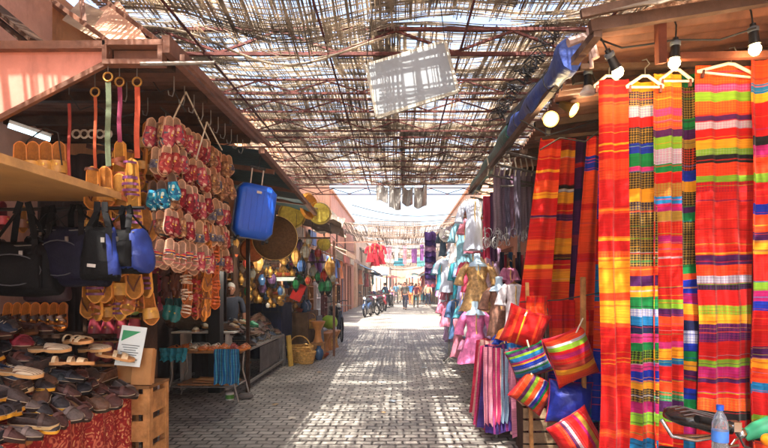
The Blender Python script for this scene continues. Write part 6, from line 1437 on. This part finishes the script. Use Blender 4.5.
# metal bracket knuckle
kn = M(mat('pale_pink_metal', (176,150,144), .45, .2, 10, .1)); o = P(587, 46, 3.25)
kn.tube([Vector((-.12,0,.02)), Vector((-.03,0,.05)), Vector((.03,0,.0)), Vector((.05,0,-.08))], .03, 8).tube([Vector((0,-.02,.1)), Vector((.02,0,0)), Vector((.03,0,-.14))], .014, 8)
tag(kn.build('awning_bracket', loc=o), 'pale metal elbow bracket at the near end of the blue tarp', 'bracket')
tag(M(cable).tube([P(600, 40, 3.2), P(622, 48, 3.15), P(645, 45, 3.1), P(676, 40, 3.1), P(720, 40, 3.1), P(756, 28, 3.05)], .006, 5).build('lamp_cable'), 'cable looping between the lit bulbs', 'cable')
for i, pts in enumerate((((540,150),(560,138),(585,142),(598,132)), ((520,120),(548,135),(575,128),(600,120)), ((600,95),(588,60),(600,48)))):
    tag(M(cable).tube([P(x, y, 4.2-.3*i) for x, y in pts], .006, 5).build('loose_wire'), ['loose wire above the slanting orange cloths','wire running past the round spot lamp','wire from the bracket to the unlit lamp'][i], 'wire')

# ---- slanting cloths behind
ca = [(rd,40),(og,14),(yl,6),(rd,20),(og,16,yl),(rd,30),(pu,4),(rd,24),(yl,8),(og,18),(rd,12),(yl,3),(rd,20),(og,10),(rd,16)]
cb_ = [(og,20),(yl,14),(rd,10),(bk,6),(yl,18),(og,20),(pu,8),(rd,12),(yl,12),(wh,3),(bk,5),(rd,14),(og,18),(yl,8),(rd,14)]
cc = [(pu,40),(bk,6),(pu,26),((120,30,60),10),(pu,30),(nv_,10),(pu,20),(rd,4),(pu,20)]
cdd = [(og,60),(rd,8),(og,40),(rd,6),(og,30),(bl,14),(og,10),(rd,8)]
def slant(px0, px1, py0, px2, px3, py1, Y, bands, label, k):
    a, b_, c_, d_ = P(px0, py0, Y), P(px1, py0, Y), P(px3, py1, Y-.1), P(px2, py1, Y-.1); o = (a+b_)/2
    def f(u, v):
        p = a.lerp(b_, u).lerp(d_.lerp(c_, u), v)-o; return p+Vector((0, .02*sin(u*9+v*2), .06*sin(v*pi)*-.3))
    return tag(M(stripes('slant_weave%s' % k, bands, 'Z')).sheet(f, 18, 26, .006).build('scarf', loc=o), label, 'scarf', 'cloths hung slanting beside the awning')
slant(541, 562, 138, 519, 549, 308, 4.9, ca, 'red orange striped cloth slanting left, outermost by the alley', 'a')
slant(560, 576, 138, 543, 568, 300, 5.1, cb_, 'yellow orange striped cloth slanting beside the outermost red one', 'b')
slant(574, 590, 140, 565, 590, 330, 5.2, cc, 'deep purple cloth hanging in the shade between orange ones', 'c')
slant(588, 602, 136, 572, 602, 330, 4.8, cdd, 'plain orange cloth just left of the front red scarf', 'd')
slant(600, 610, 150, 592, 612, 420, 4.5, [(bl,30),(og,20),(tq,16),(rd,20),(bl,20),(pk,10)], 'blue and orange cloth mostly hidden behind the front red scarf', 'e')
tag(M(darkwood).bar(P(535, 139, 4.95), P(612, 132, 4.7), .03).build('hanging_rail'), 'rail over the slanting orange cloths', 'rail')
# back curtain of cloths lower
for i, (px0, px1, py0, py1, bands, lab) in enumerate(((572, 602, 312, 440, [(pu,16),(tq,12),(mg,14),(bl,20),(og,14),(rd,20),(og,14)], 'purple blue cloth hanging low behind the blue cushion'), (548, 575, 300, 410, [(rd,20),(bl,12),(pu,16),(og,12),(rd,20)], 'red and violet cloth behind the upper cushions'), (585, 604, 310, 352, [(rd,20),(og,16),(rd,12)], 'short red orange cloth right of the clip pole'), (528, 548, 296, 322, [(yl,8),(og,10),(rd,6)], 'small yellow orange cloth on the line above the cushions'))):
    hangcloth(px0, px1, py0, py1, 4.75-.1*i, lab, stripes('low_weave%d' % i, bands, 'Z'), 2, .03, 'scarf', 'scarf')
tag(M(cable).tube([P(520, 302, 4.5), P(560, 300, 4.5), P(604, 292, 4.4)], .006, 5).build('cloth_line'), 'line strung above the cushions', 'line')
# ---- cushions
def cushion(px, py, Y, wpx, rot, m, label, T=.12, hpx=None):
    root = empty('cushion', label, 'cushion', P(px, py, Y), rot, 'bright cushions tied beside the scarf display'); W = S(wpx, Y)*.54; H = S(hpx or wpx, Y)*.54; T *= 1.1
    def surf(sg):
        def f(u, v):
            a, b_ = 2*u-1, 2*v-1; k = max(0, (1-a*a)*(1-b_*b_))**.55; e = 1-.09*(1-abs(a)**2)*(abs(b_)**3); e2 = 1-.09*(1-abs(b_)**2)*(abs(a)**3)
            th_ = math.atan2(b_, a); wr = .03*noise.noise(Vector((cos(th_)*5+px, sin(th_)*5, sg+1)))*min(1, (a*a+b_*b_))+.02*noise.noise(Vector((a*2.2+px, b_*2.2, sg)))
            return Vector((a*W*e2, sg*(T*k+wr*k), b_*H*e))
        return f
    N = 26; c_ = M(m)
    for sg in (-1, 1):
        f = surf(sg); vs = [f(i/N, j/N) for i in range(N+1) for j in range(N+1)]; fs = []
        for i in range(N):
            for j in range(N):
                q = (i*(N+1)+j, i*(N+1)+j+1, (i+1)*(N+1)+j+1, (i+1)*(N+1)+j); fs.append(q if sg > 0 else q[::-1])
        c_.add(vs, fs)
    c_.build('cover', root, 70)
    sm = M(mat('cushion_piping', (150, 30, 50), .8)); pr = []
    f = surf(0)
    for t in range(16): pr.append(f(t/16, 0))
    for t in range(16): pr.append(f(1, t/16))
    for t in range(16): pr.append(f(1-t/16, 1))
    for t in range(16): pr.append(f(0, 1-t/16))
    sm.tube(pr, .005, 5, close=True).build('piping', root, 70)
    return root
cushion(525, 328, 4.45, 38, (0, R(18), R(-15)), stripes('cush1', [(rd,8),(og,3),(rd,5),(yl,1.5),(rd,12),(og,2),(rd,9)], 'X'), 'red cushion with thin yellow lines, top of the left cushion string', hpx=36)
cushion(529, 361, 4.4, 36, (0, R(-22), R(-15)), stripes('cush2', [(lm,2),(pu,3),(tq,4),(gn,2),(wh,2,bl),(bl,4),(yl,1.5),(mg,2),(tq,4),(lm,2),(pu,3),(gn,3)], 'Z'), 'teal and blue striped cushion, middle of the left cushion string', hpx=30)
cushion(533, 391, 4.35, 34, (0, R(32), R(-12)), stripes('cush3', [(rd,3),(og,5),(pu,3),(lm,3),(og,4),(wh,1),(bl,3),(gn,2),(og,5),(rd,3)], 'X'), 'orange green and violet cushion, lowest of the left cushion string', hpx=32)
cushion(571, 356, 4.1, 42, (0, R(-20), R(8)), stripes('cush4', [(rd,4),(og,6,rd),(og,3),(yl,5),((140,40,30),5),(rd,5,og),(mg,4),(rd,3),(lm,4),(wh,2),(og,4),(rd,3)], 'Z'), 'big cushion striped orange brown and lime, top of the right string', hpx=48, T=.14)
cushion(569, 402, 4.2, 42, (0, R(6), R(5)), mat('royal_blue_satin', (14, 34, 130), .55, .25, 5, .5, bscale=20), 'plain royal blue cushion under the big striped one', hpx=40, T=.14)
cushion(577, 437, 4.0, 42, (0, R(-30), R(5)), stripes('cush5', [(rd,6),(og,3,rd),(pu,2),(wh,2,og),(rd,6),(mg,2),(gd,3),(rd,7)], 'X'), 'rust red striped cushion at the bottom of the right string', hpx=44, T=.14)
# clip poles
for i, pts in enumerate((((527,312),(525,316)), ((527,340),(529,347)), ((531,372),(533,380)), ((574,378),(571,388)), ((570,416),(575,424)))):
    tag(M(stringm).tube([P(*pts[0], 4.3), P(*pts[1], 4.3)], .007, 5).build('hanging_string'), ['string tying the top left cushion','string between the upper two left cushions','string between the lower two left cushions','string from the big striped cushion to the blue one','string from the blue cushion to the lowest'][i], 'string')
tag(M(wood).bar(P(583, 277, 4.1), P(583, 330, 4.1), .035).bar(P(583, 330, 4.1), P(585, 452, 4.2), .03).build('wooden_pole', None, None), 'pale wooden pole above the big striped cushion', 'pole')
tag(M(wood).bar(P(527, 283, 4.6), P(528, 318, 4.5), .03).bar(P(528, 318, 4.5), Vector((P(532,0,4.5).x, 4.5, .02)), .03).build('wooden_pole', None, None), 'short wooden pole over the left cushion string', 'pole')
tag(M(stringm).tube([P(583, 318, 4.05), P(575, 335, 4.05), P(560, 352, 4.02)], .006, 5).build('hanging_string'), 'string tying the big striped cushion to its pole', 'string')
# wooden box under the cushions
root = empty('wooden_box', 'weathered slatted wooden box below the cushions', 'box', (P(538,0,4.9).x, 4.95, 0))
for k in range(4): M(mat('weathered_wood', (150,126,100), .85, .3, 8, .3)).box((0, -.17, .06+.115*k), (.34, .02, .095)).build('slat', root, None)
for s in (-1, 1):
    M(darkwood).box((s*.155, 0, .235), (.025, .30, .47)).build('side', root, None)
M(MATS['weathered_wood']).box((0, .01, .485), (.36, .38, .02)).build('lid', root, None)
# white bowls / jewellery basket at foot
for i in range(9):
    px = 524+i*4; Y = 4.6; tag(M(cb('far_'+FN[i], FC[i])).sheet(lambda u, v: Vector((.05*(u-.5)+.02*sin(v*6+i), .16*v, .01+.025*sin(u*3.1)+.01*sin(v*9+i))), 4, 8, .006).build('folded_scarf', loc=(P(px,0,Y).x, Y, .02), rot=(0,0,i*.7)), FN[i]+' scarf crumpled on the paving below the cushions', 'scarf', 'scarves crumpled below the cushions')

# ---- rail of shawls by the alley
SH = [((224,140,170),(150,40,80)),((60,40,110),(150,60,130)),((230,170,180),(210,60,90)),((150,40,90),(220,120,140)),((30,90,160),(70,150,200)),((220,60,120),(240,150,170)),((100,40,110),(60,30,80)),((226,180,170),(190,110,120)),((70,60,130),(160,90,150)),((230,120,140),(250,200,190)),((40,110,140),(20,60,110)),((200,50,80),(240,130,120))]
SN = ['pale pink','indigo','blush','plum','blue','hot pink','violet','beige rose','lavender','salmon','teal','crimson']
root_rail = tag(M(steel).tube([(1.0, 5.3, .02), (1.0, 5.3, .95), (1.28, 6.1, .97), (1.28, 6.1, .02)], .016, 7).tube([(1.5, 5.2, .02), (1.5, 5.2, .95), (1.7, 6.1, .97), (1.7, 6.1, .02)], .016, 7).build('clothes_rail'), 'low steel rail under the draped shawls', 'rail')
for i in range(12):
    t = i/11; Y = 5.15+t*.9; x0_ = .93+.05*t+(0 if i % 2 else .26); a = R(20)
    m_ = stripes('shawl%d' % i, [(SH[i][0],3),(SH[i][1],1),(SH[i][0],2),(SH[i][1],.6)]*2, 'X')
    zt = .96+.02*sin(i*2); Wd = .13
    def f(u, v, i=i):
        s = (v-.5)*2; d = abs(s)**1.1; return Vector(((u-.5)*Wd*2*(1+.25*d)+.012*sin(u*9+i), s*.06*(1+.7*d)*1.0+.02*sin(u*9+i*2)*d, (-d*.86 if abs(s) > .06 else 0)+.01*sin(u*8+i)))
    tag(M(m_).sheet(f, 18, 30, .005).build('shawl', loc=(x0_+.04, Y, zt), rot=(0, 0, R(15)+.2*sin(i*3))), SN[i]+' shawl draped over the low rail, %s' % ('alley side' if i % 2 else 'inner side'), 'shawl', 'shawls on the low rail')
for i in range(5):
    hangcloth(484+8*i, 493+8*i, 347+i, 424-i, 5.08+.03*i, ['pale pink','magenta','pale blue','purple','rose'][i]+' tasselled shawl end in front of the low rail', stripes('front_shawl%d' % i, [([(226,150,170),(200,40,110),(150,180,210),(110,50,130),(220,110,130)][i], 3), ((236,200,190) if i % 2 else (120,40,90), 1)]*2, 'X'), 2, .025, 'shawl', 'shawl', 'shawls on the low rail')

# ---- scarves hanging high behind the awning
VI = [(140,120,134),(116,94,116),(96,86,110),(146,112,136),(112,102,122),(166,148,158)]
patv = [stripes('paisley_scarf%d' % i, [(c_, 1, tuple(min(255, v+50) for v in c_))]*2, 'Z') for i, c_ in enumerate(VI)]
for i in range(10):
    px = 493+5.2*i; hangcloth(px, px+6.5, 168+(i % 3)*2, 234+(i*7 % 9), 6.6+.12*(i % 4), ['grey mauve','plum grey','slate violet','dusty mauve','smoky violet','silver grey'][i % 6]+' patterned scarf hung high under the green awning', patv[i % 6], 1.5, .02, 'scarf', 'scarf', 'mauve scarves under the green awning')
hangcloth(483, 492, 196, 258, 7.0, 'crimson scarf hung left of the mauve ones', mat('crimson_silk', (160,20,60), .5, .2, 4, .1), 1.5, .02, 'scarf', 'scarf')
hangcloth(490, 497, 192, 262, 6.9, 'dark plum scarf beside the crimson one', mat('plum_silk', (70,30,70), .5, .2, 4, .1), 1.5, .02, 'scarf', 'scarf')
for i in range(9):
    px = 487+5.5*i; tag(M(stringm).tube([P(px, 158, 6.6), P(px+2, 168, 6.6), P(px+.5, 176, 6.6)], .010, 5).build('tassel'), 'pale tassel cord hanging above the mauve scarves', 'tassel', 'tassel cords under the green awning')
# silver chandelier of jewellery at (505,235)
root = empty('jewellery_rack', 'tangle of silver jewellery and wire hangers below the mauve scarves', 'jewellery', P(506, 238, 6.4))
jw = M(mat('silver', (190,190,190), .3, .2, 10, .1, metal=.8)); rj = random.Random(4)
for k in range(34):
    c0 = Vector((rj.uniform(-.28,.28), rj.uniform(-.08,.08), rj.uniform(-.1,.08))); q = rj.uniform(.02,.05); t_ = rj.uniform(0,3)
    jw.tube([c0+Vector((q*cos(a)*cos(t_), q*cos(a)*sin(t_), q*1.4*sin(a))) for a in [2*pi*j/8 for j in range(8)]], .004, 4, close=True)
jw.build('rings', root, None)
for i in range(14):
    px = 500+2.8*i; c_ = [(40,40,60),(150,40,60),(120,90,70),(30,60,90),(170,120,90),(60,40,70)][i % 6]; nm = ['dark','wine','tan','blue black','sand','violet'][i % 6]
    hangcloth(px, px+4, 252+(i % 3)*3, 336-(i*5 % 12), 7.3+.05*i, nm+' scarf hanging in the row behind the dress forms', cb('rowscarf%d' % (i % 6), c_), 1, .02, 'scarf', 'scarf', 'scarves behind the dress forms')
# ---- hung dresses and dress forms
formm = mat('pale_blue_form', (176, 204, 226), .45, .05, 5, .03)
def dress_form(px, py0, py1, Y, wpx, m, label, flare=1.2, sleeves=True, stand=True, rz=0, sm=None):
    root = garment(px, py0, py1, Y, wpx, m, label, sleeves, flare, 'dress form', 'dress forms wearing kaftans', 'dress_form', False, .15, rz, sm)
    M(formm).lathe([(0,.13),(.035,.128),(.045,.12),(.042,.06),(.055,.02),(.12,-.015),(.15,-.05),(0,-.06)], 18, sy=.75).build('neck', root, 60)
    # pale chest panel
    M(formm).ball((0, -.045, -.085), .075, 7, (.8,.75,1.1)).build('chest', root, 60)
    if stand:
        zb = root.location.z; L = P(px, py0, Y).z-P(px, py1, Y).z
        s_ = M(steel).tube([Vector((0,0,-L+.02)), Vector((0,0,-zb+.03))], .016, 7)
        for k in range(3): s_.bar((0,0,-zb+.12), (.22*cos(k*2.1), .22*sin(k*2.1), -zb+.01), .02)
        s_.build('stand', root, 60)
    return root
goldk = mat('gold_brocade', (190, 150, 96), .45, .45, 26, .35); brnk = mat('brown_lace', (130, 90, 74), .6, .4, 30, .4); pinkk = mat('pink_tulle', (226, 120, 176), .6, .25, 14, .35); lavs = mat('ice_blue_satin', (200, 210, 230), .4, .15, 6, .2)
dress_form(477, 263, 311, 6.9, 34, goldk, 'dress form in a gold brocade kaftan', 1.25)
dress_form(499, 287, 336, 6.3, 30, brnk, 'dress form in brown lace near the cushions', 1.0)
dress_form(475, 311, 362, 6.7, 30, pinkk, 'dress form in bright pink tulle, lowest by the alley', 1.5)
dress_form(449, 258, 292, 10.5, 26, lavs, 'dress form in an ice blue satin tunic', .95)
garment(474, 200, 250, 7.6, 28, lavs, 'ice blue satin kaftan hung high by the open sky', flare=1.0, name='hanging_dress', cat='dress')
garment(514, 284, 330, 6.0, 26, mat('white_lace', (214,208,214), .6, .2, 20, .3), 'white lace blouse hung behind the cushions', flare=.9, name='hanging_dress', cat='dress')
garment(511, 330, 352, 5.8, 22, mat('orange_top', (236,130,30), .6), 'small orange top above the shawls', flare=.9, name='hanging_dress', cat='dress')
garment(503, 336, 356, 5.8, 16, mat('cobalt_top', (20,60,170), .6), 'small cobalt blue top above the shawls', flare=.9, name='hanging_dress', cat='dress')
MD = [(441, 262, 290, 11.5, 14, (60,150,170), 'turquoise dress beside the ice blue tunic'), (456, 262, 302, 10.0, 10, (30,130,150), 'teal dress hanging right of the ice blue tunic'), (462, 258, 300, 9.6, 12, (130,150,190), 'pale slate blue dress in the right stalls'), (455, 300, 338, 9.4, 14, (60,90,130), 'denim blue dress hanging low'), (446, 302, 326, 10.6, 14, (226,130,160), 'pink skirt low at the stall edge'), (463, 306, 332, 8.6, 12, (60,140,160), 'short turquoise dress low in the right stalls'),
      (452, 226, 254, 12.0, 14, (190,180,190), 'pale grey lace dress hung high in the right stalls'), (461, 222, 254, 11.0, 14, (190,170,186), 'pale mauve lace dress hung high in the right stalls'), (443, 232, 256, 13.0, 10, (50,70,90), 'navy blouse hung high in the right stalls'), (466, 262, 292, 8.4, 12, (190,60,90), 'raspberry dress behind the gold kaftan'), (487, 300, 345, 7.6, 14, (150,120,160), 'lilac dress behind the gold kaftan'), (489, 266, 300, 7.8, 14, (216,190,200), 'pale rose dress behind the gold kaftan'), (467, 340, 362, 7.6, 10, (240,150,190), 'light pink skirt beside the pink tulle dress'), (509, 268, 296, 7.0, 12, (190,110,150), 'orchid pink blouse behind the brown lace form')]
for px, a_, b_, Y, w_, c_, lab in MD: garment(px, a_, b_, Y, w_, mat('dress_%d_%d_%d' % c_, c_, .6, .3, 14, .25), lab, flare=rnd.uniform(.9,1.3), name='hanging_dress', cat='dress')
rg_ = random.Random(55)
PC = [((206,214,230),'ice blue'),((226,220,222),'white'),((200,150,180),'dusty pink'),((120,170,190),'pale turquoise'),((170,140,180),'lilac'),((190,110,130),'rose'),((90,110,150),'steel blue'),((210,190,160),'cream')]
for i in range(34):
    Y = rg_.uniform(7.6, 13.5); px = CX+F*(rg_.uniform(1.05, 1.5))/Y; zt = rg_.choice([2.75, 2.1, 1.5, 1.1])+rg_.uniform(-.1, .1); py = CY-(zt-EYE)*F/Y; c_, cn = PC[rg_.randrange(8)]
    garment(px, py, py+rg_.uniform(.55, .85)*F/Y, Y, rg_.uniform(.26, .4)*F/Y, mat('small_'+cn.replace(' ', '_'), c_, .6, .25, 14, .25), cn+' top hung '+('high' if zt > 2.4 else 'at mid height' if zt > 1.3 else 'low')+' in the packed right dress stalls', flare=rg_.uniform(.8, 1.2), name='hanging_garment', cat='garment', group='tops packed in the right dress stalls', depth=.08, rz=rg_.uniform(-.6, .6), sleeves=rg_.random() < .6)
# purple column of folded cloth at (430,255)
for i in range(9):
    c_ = [(100,70,140),(66,50,110),(170,130,170)][i % 3]
    tag(M(cb('col%d' % (i % 3), c_)).sheet(lambda u, v: Vector(((u-.5)*.34, .04*sin(u*8), -.26*v+.02*sin(u*11))), 10, 4, .02).build('folded_scarf', loc=P(430.5, 232+5.5*i, 15.5+.01*i), rot=(R(-14), 0, .1*(i % 3))), ['purple','indigo','lilac'][i % 3]+' scarf in the hanging purple column, level %s down' % ORD[i], 'scarf', 'purple column of scarves')
# white flower hat
root = empty('sun_hat', 'white brimmed hat hanging at the top of the far right stall', 'hat', P(447, 235, 12), (R(70), 0, 0))
M(white).lathe([(0,.10),(.08,.09),(.10,.02),(.19,0),(.19,.008),(.1,.03),(0,.11)], 22).build('brim', root, 60)
# posts for right stalls
for i, (px, Y) in enumerate(((522, 5.0), (504, 8.6), (466, 13.9))):
    tag(M(steel).bar((P(px,0,Y).x+.25, Y, 0), (P(px,0,Y).x+.25, Y, 3.2), .04).build('stall_post'), 'thin steel post of the right stalls, %s from the camera' % ORD[i], 'post', 'posts of the right stalls')
for i, (x0_, Y, z) in enumerate(((1.15, 6.65, 3.0), (.98, 7.6, 2.98), (1.0, 10.0, 3.05), (1.0, 12.5, 3.1))):
    tag(M(steel).tube([(x0_, Y, z-.12), (3.3, Y, z-.08)], .014, 6).build('hanging_rail'), 'cross rail of the right dress stalls, %s from the camera' % ORD[i], 'rail', 'cross rails of the right stalls')

# ================================================================== FOREGROUND MOTORBIKE, lower right
o = Vector((1.95, 2.85, 0)); root = empty('motorbike', 'motorbike with a black seat parked before the scarves, bottom right', 'motorbike', o)
seatm = mat('black_vinyl_seat', (22, 20, 22), .22, .2, 10, .1); chrome = mat('chrome', (180,184,190), .18, .1, 10, .02, metal=1.0); greenp = mat('sea_green_paint', (50,150,110), .3, .15, 5, .05)
def bl(px, py, dy=0): return P(px, py, 2.85+dy)-o
st_ = M(seatm); pa = [bl(667, 413), bl(685, 413), bl(705, 419), bl(727, 423)]
rings = []
for p, (w_, h_) in zip([pa[0], pa[0].lerp(pa[1], .4), pa[1], pa[2], pa[3]], ((.05,.015), (.12,.032), (.14,.042), (.12,.045), (.06,.035))):
    rings.append([p+Vector((0, w_*math.copysign(abs(cos(a))**.7, cos(a)), h_*math.copysign(abs(sin(a))**.55, sin(a))-.02)) for a in [2*pi*k/20 for k in range(20)]])
st_.loft(rings); so_ = st_.build('seat', root, 60)
se = M(mat('grey_seam', (90, 84, 84), .4))
for dy in (-.09, -.05, 0, .05, .09): se.tube([p+Vector((0, dy, h_-.012-dy*dy*1.5)) for p, h_ in ((pa[0].lerp(pa[1], .45), .034), (pa[1], .043), (pa[2], .046), (pa[3].lerp(pa[2], .3), .042))], .004, 5)
se.build('seam', so_, 60)
M(chrome).tube([bl(662,420,-.1), bl(672,436,-.14), bl(695,440,-.15), bl(720,436,-.12)], .012, 8).tube([bl(662,420,.1), bl(672,436,.14), bl(720,436,.12)], .012, 8).build('rear_rail', root, 60)
tk = M(mat('tank_black', (30,24,26), .2)); rings = []
for t in range(9):
    x = .05+.5*t/8; k = sin(pi*(t+.6)/9.2)**.6; rings.append([Vector((x, .14*k*cos(a), .66-.02*t+.09*k*sin(a)-.08)) for a in [2*pi*q/20 for q in range(20)]])
tk.loft(rings).build('tank', root, 60)
for x in (-.55, .78):
    wl = M(rubber).tube([Vector((x+.27*cos(a*pi/14), 0, .32+.27*sin(a*pi/14))) for a in range(28)], .05, 8, close=True).build('wheel', root, 60)
    rr = M(chrome).tube([Vector((x+.22*cos(a*pi/14), 0, .32+.22*sin(a*pi/14))) for a in range(28)], .014, 6, close=True)
    for k in range(10): rr.bar((x,0,.32), (x+.22*cos(k*pi/5), 0, .32+.22*sin(k*pi/5)), .008)
    rr.build('rim', wl, 60)
M(mat('frame_black', (26,26,28), .4)).tube([Vector((-.55,0,.32)), Vector((-.1,0,.34)), Vector((.3,0,.36)), Vector((.52,0,.80))], .028, 8).tube([Vector((-.5,0,.68)), Vector((.0,0,.62)), Vector((.52,0,.80))], .028, 8).build('frame', root, 60)
M(chrome).tube([Vector((.78,0,.32)), Vector((.62,0,.62)), Vector((.54,0,.86))], .03, 8).build('fork', root, 60)
M(gm).box((.1,0,.36), (.34,.22,.26)).box((.16,0,.52), (.16,.16,.1)).build('engine', root, 40)
# handlebar runs from the near side to the far side
hb_ = M(chrome).tube([bl(702,420,-.30), bl(722,424,-.24), bl(738,428,-.12), bl(747,432,0), bl(757,430,.12), bl(770,424,.26)], .013, 8); hb_.build('handlebar', root, 60)
M(rubber).tube([bl(697,419,-.31), bl(706,420,-.29), bl(722,425,-.24)], [.019,.018,.018], 10).build('grip', root, 60)
M(chrome).tube([bl(722,427,-.24), bl(716,438,-.24), bl(724,447,-.22), bl(738,445,-.2)], .008, 7).tube([bl(742,436,-.1), bl(735,440,-.2), bl(726,452,-.2)], .006, 6).build('brake_lever', root, 60)
M(greenp).tube([bl(744,436,.02), bl(756,430,.0), bl(770,425,-.02), bl(790,424,-.05)], [.03,.045,.05,.04], 12).build('headlamp_cowl', root, 60)
M(mat('amber_lens', (240,130,20), .2)).ball(bl(768,440,-.12), .035, 7).build('indicator', root, 60)
M(chrome).box(bl(735,426,-.16), (.04,.05,.05)).ball(bl(741,433,-.08), .03, 6).build('clamp', root, 50)
M(cable).tube([bl(736,430,-.16), bl(744,446,-.2), bl(760,452,-.1)], .006, 6).tube([bl(730,428,-.2), bl(722,440,-.22), bl(732,456,-.1)], .005, 6).build('control_cable', root, 60)
# water bottle
p = P(720, 430, 2.35); root = empty('water_bottle', 'clear water bottle with a blue cap standing by the motorbike handlebar', 'bottle', p)
pl = mat('clear_plastic', (214, 226, 236), .06, .03, 5, .0, trans=.85)
M(pl).lathe([(0,-.16),(.032,-.16),(.034,-.15),(.034,-.06),(.031,-.05),(.034,-.04),(.034,.03),(.024,.065),(.012,.085),(.012,.095),(0,.095)], 22).build('body', root, 60)
M(mat('blue_cap', (20,90,210), .4)).lathe([(0,.092),(.0155,.092),(.0155,.115),(0,.117)], 18).build('cap', root, 50)
M(mat('blue_bottle_label', (60,120,210), .5)).lathe([(.0345,-.05),(.0352,-.05),(.0352,.0),(.0345,.0)], 22).build('label_band', root, 50)
# small stand carrying the bottle
root = empty('low_stand', 'low wooden stand under the water bottle', 'stand', (p.x, p.y, 0)); zt = p.z-.16
M(wood).box((0, 0, zt-.012), (.3, .24, .02)).build('tabletop', root, None)
for sx in (-1, 1):
    for sy in (-1, 1): M(wood).box((sx*.12, sy*.09, (zt-.024)/2), (.03, .03, zt-.024)).build('leg', root, None)

# ------------------------------------------------------------------ haze
hz = bpy.data.materials.new('thin_dust_haze'); hz.use_nodes = True; hn = hz.node_tree.nodes; hn.remove(hn['Principled BSDF']); pv = hn.new('ShaderNodeVolumePrincipled')
pv.inputs['Color'].default_value = (.93, .95, 1, 1); pv.inputs['Density'].default_value = .0022; pv.inputs['Anisotropy'].default_value = .2
hz.node_tree.links.new(pv.outputs[0], hn['Material Output'].inputs['Volume'])
tag(M(hz).box((0, 45, 4), (34, 110, 10.5)).build('haze', None, None), kind='stuff')

# ------------------------------------------------------------------ labels: tell look-alikes apart by their place in the photo
bpy.context.view_layer.update()
def centre(o):
    ps = [c.matrix_world.translation for c in [o]+list(o.children)]; return o.matrix_world.translation
def pix(o):
    p = centre(o); y = max(.3, p.y); return CX+F*p.x/y, CY-F*(p.z-EYE)/y
WORDS = ORD+['thirteenth','fourteenth','fifteenth','sixteenth','seventeenth','eighteenth','nineteenth','twentieth']
from collections import defaultdict
by = defaultdict(list)
for o in SC.objects:
    if o.parent is None and 'label' in o.keys(): by[o['label']].append(o)
for lab, os_ in by.items():
    if len(os_) < 2: continue
    xs = [pix(o) for o in os_]; n = len(os_)
    vert = (max(p[1] for p in xs)-min(p[1] for p in xs)) > 1.6*(max(p[0] for p in xs)-min(p[0] for p in xs))
    order = sorted(range(n), key=lambda i: xs[i][1] if vert else xs[i][0])
    for q, i in enumerate(order):
        if n == 2: t = ('upper one' if q == 0 else 'lower one') if vert else ('left one' if q == 0 else 'right one')
        elif q == 0: t = 'topmost' if vert else 'leftmost'
        elif q == n-1: t = 'lowest' if vert else 'rightmost'
        else: t = '%s from %s' % (WORDS[q], 'top' if vert else 'left')
        while len((lab+' '+t).split()) > 16: lab = lab.replace('on the metal framed table', 'on metal table').replace('of the brass stall', 'of stall').replace('slippers strung', '').replace(' the ', ' ', 1)
        os_[i]['label'] = lab+', '+t
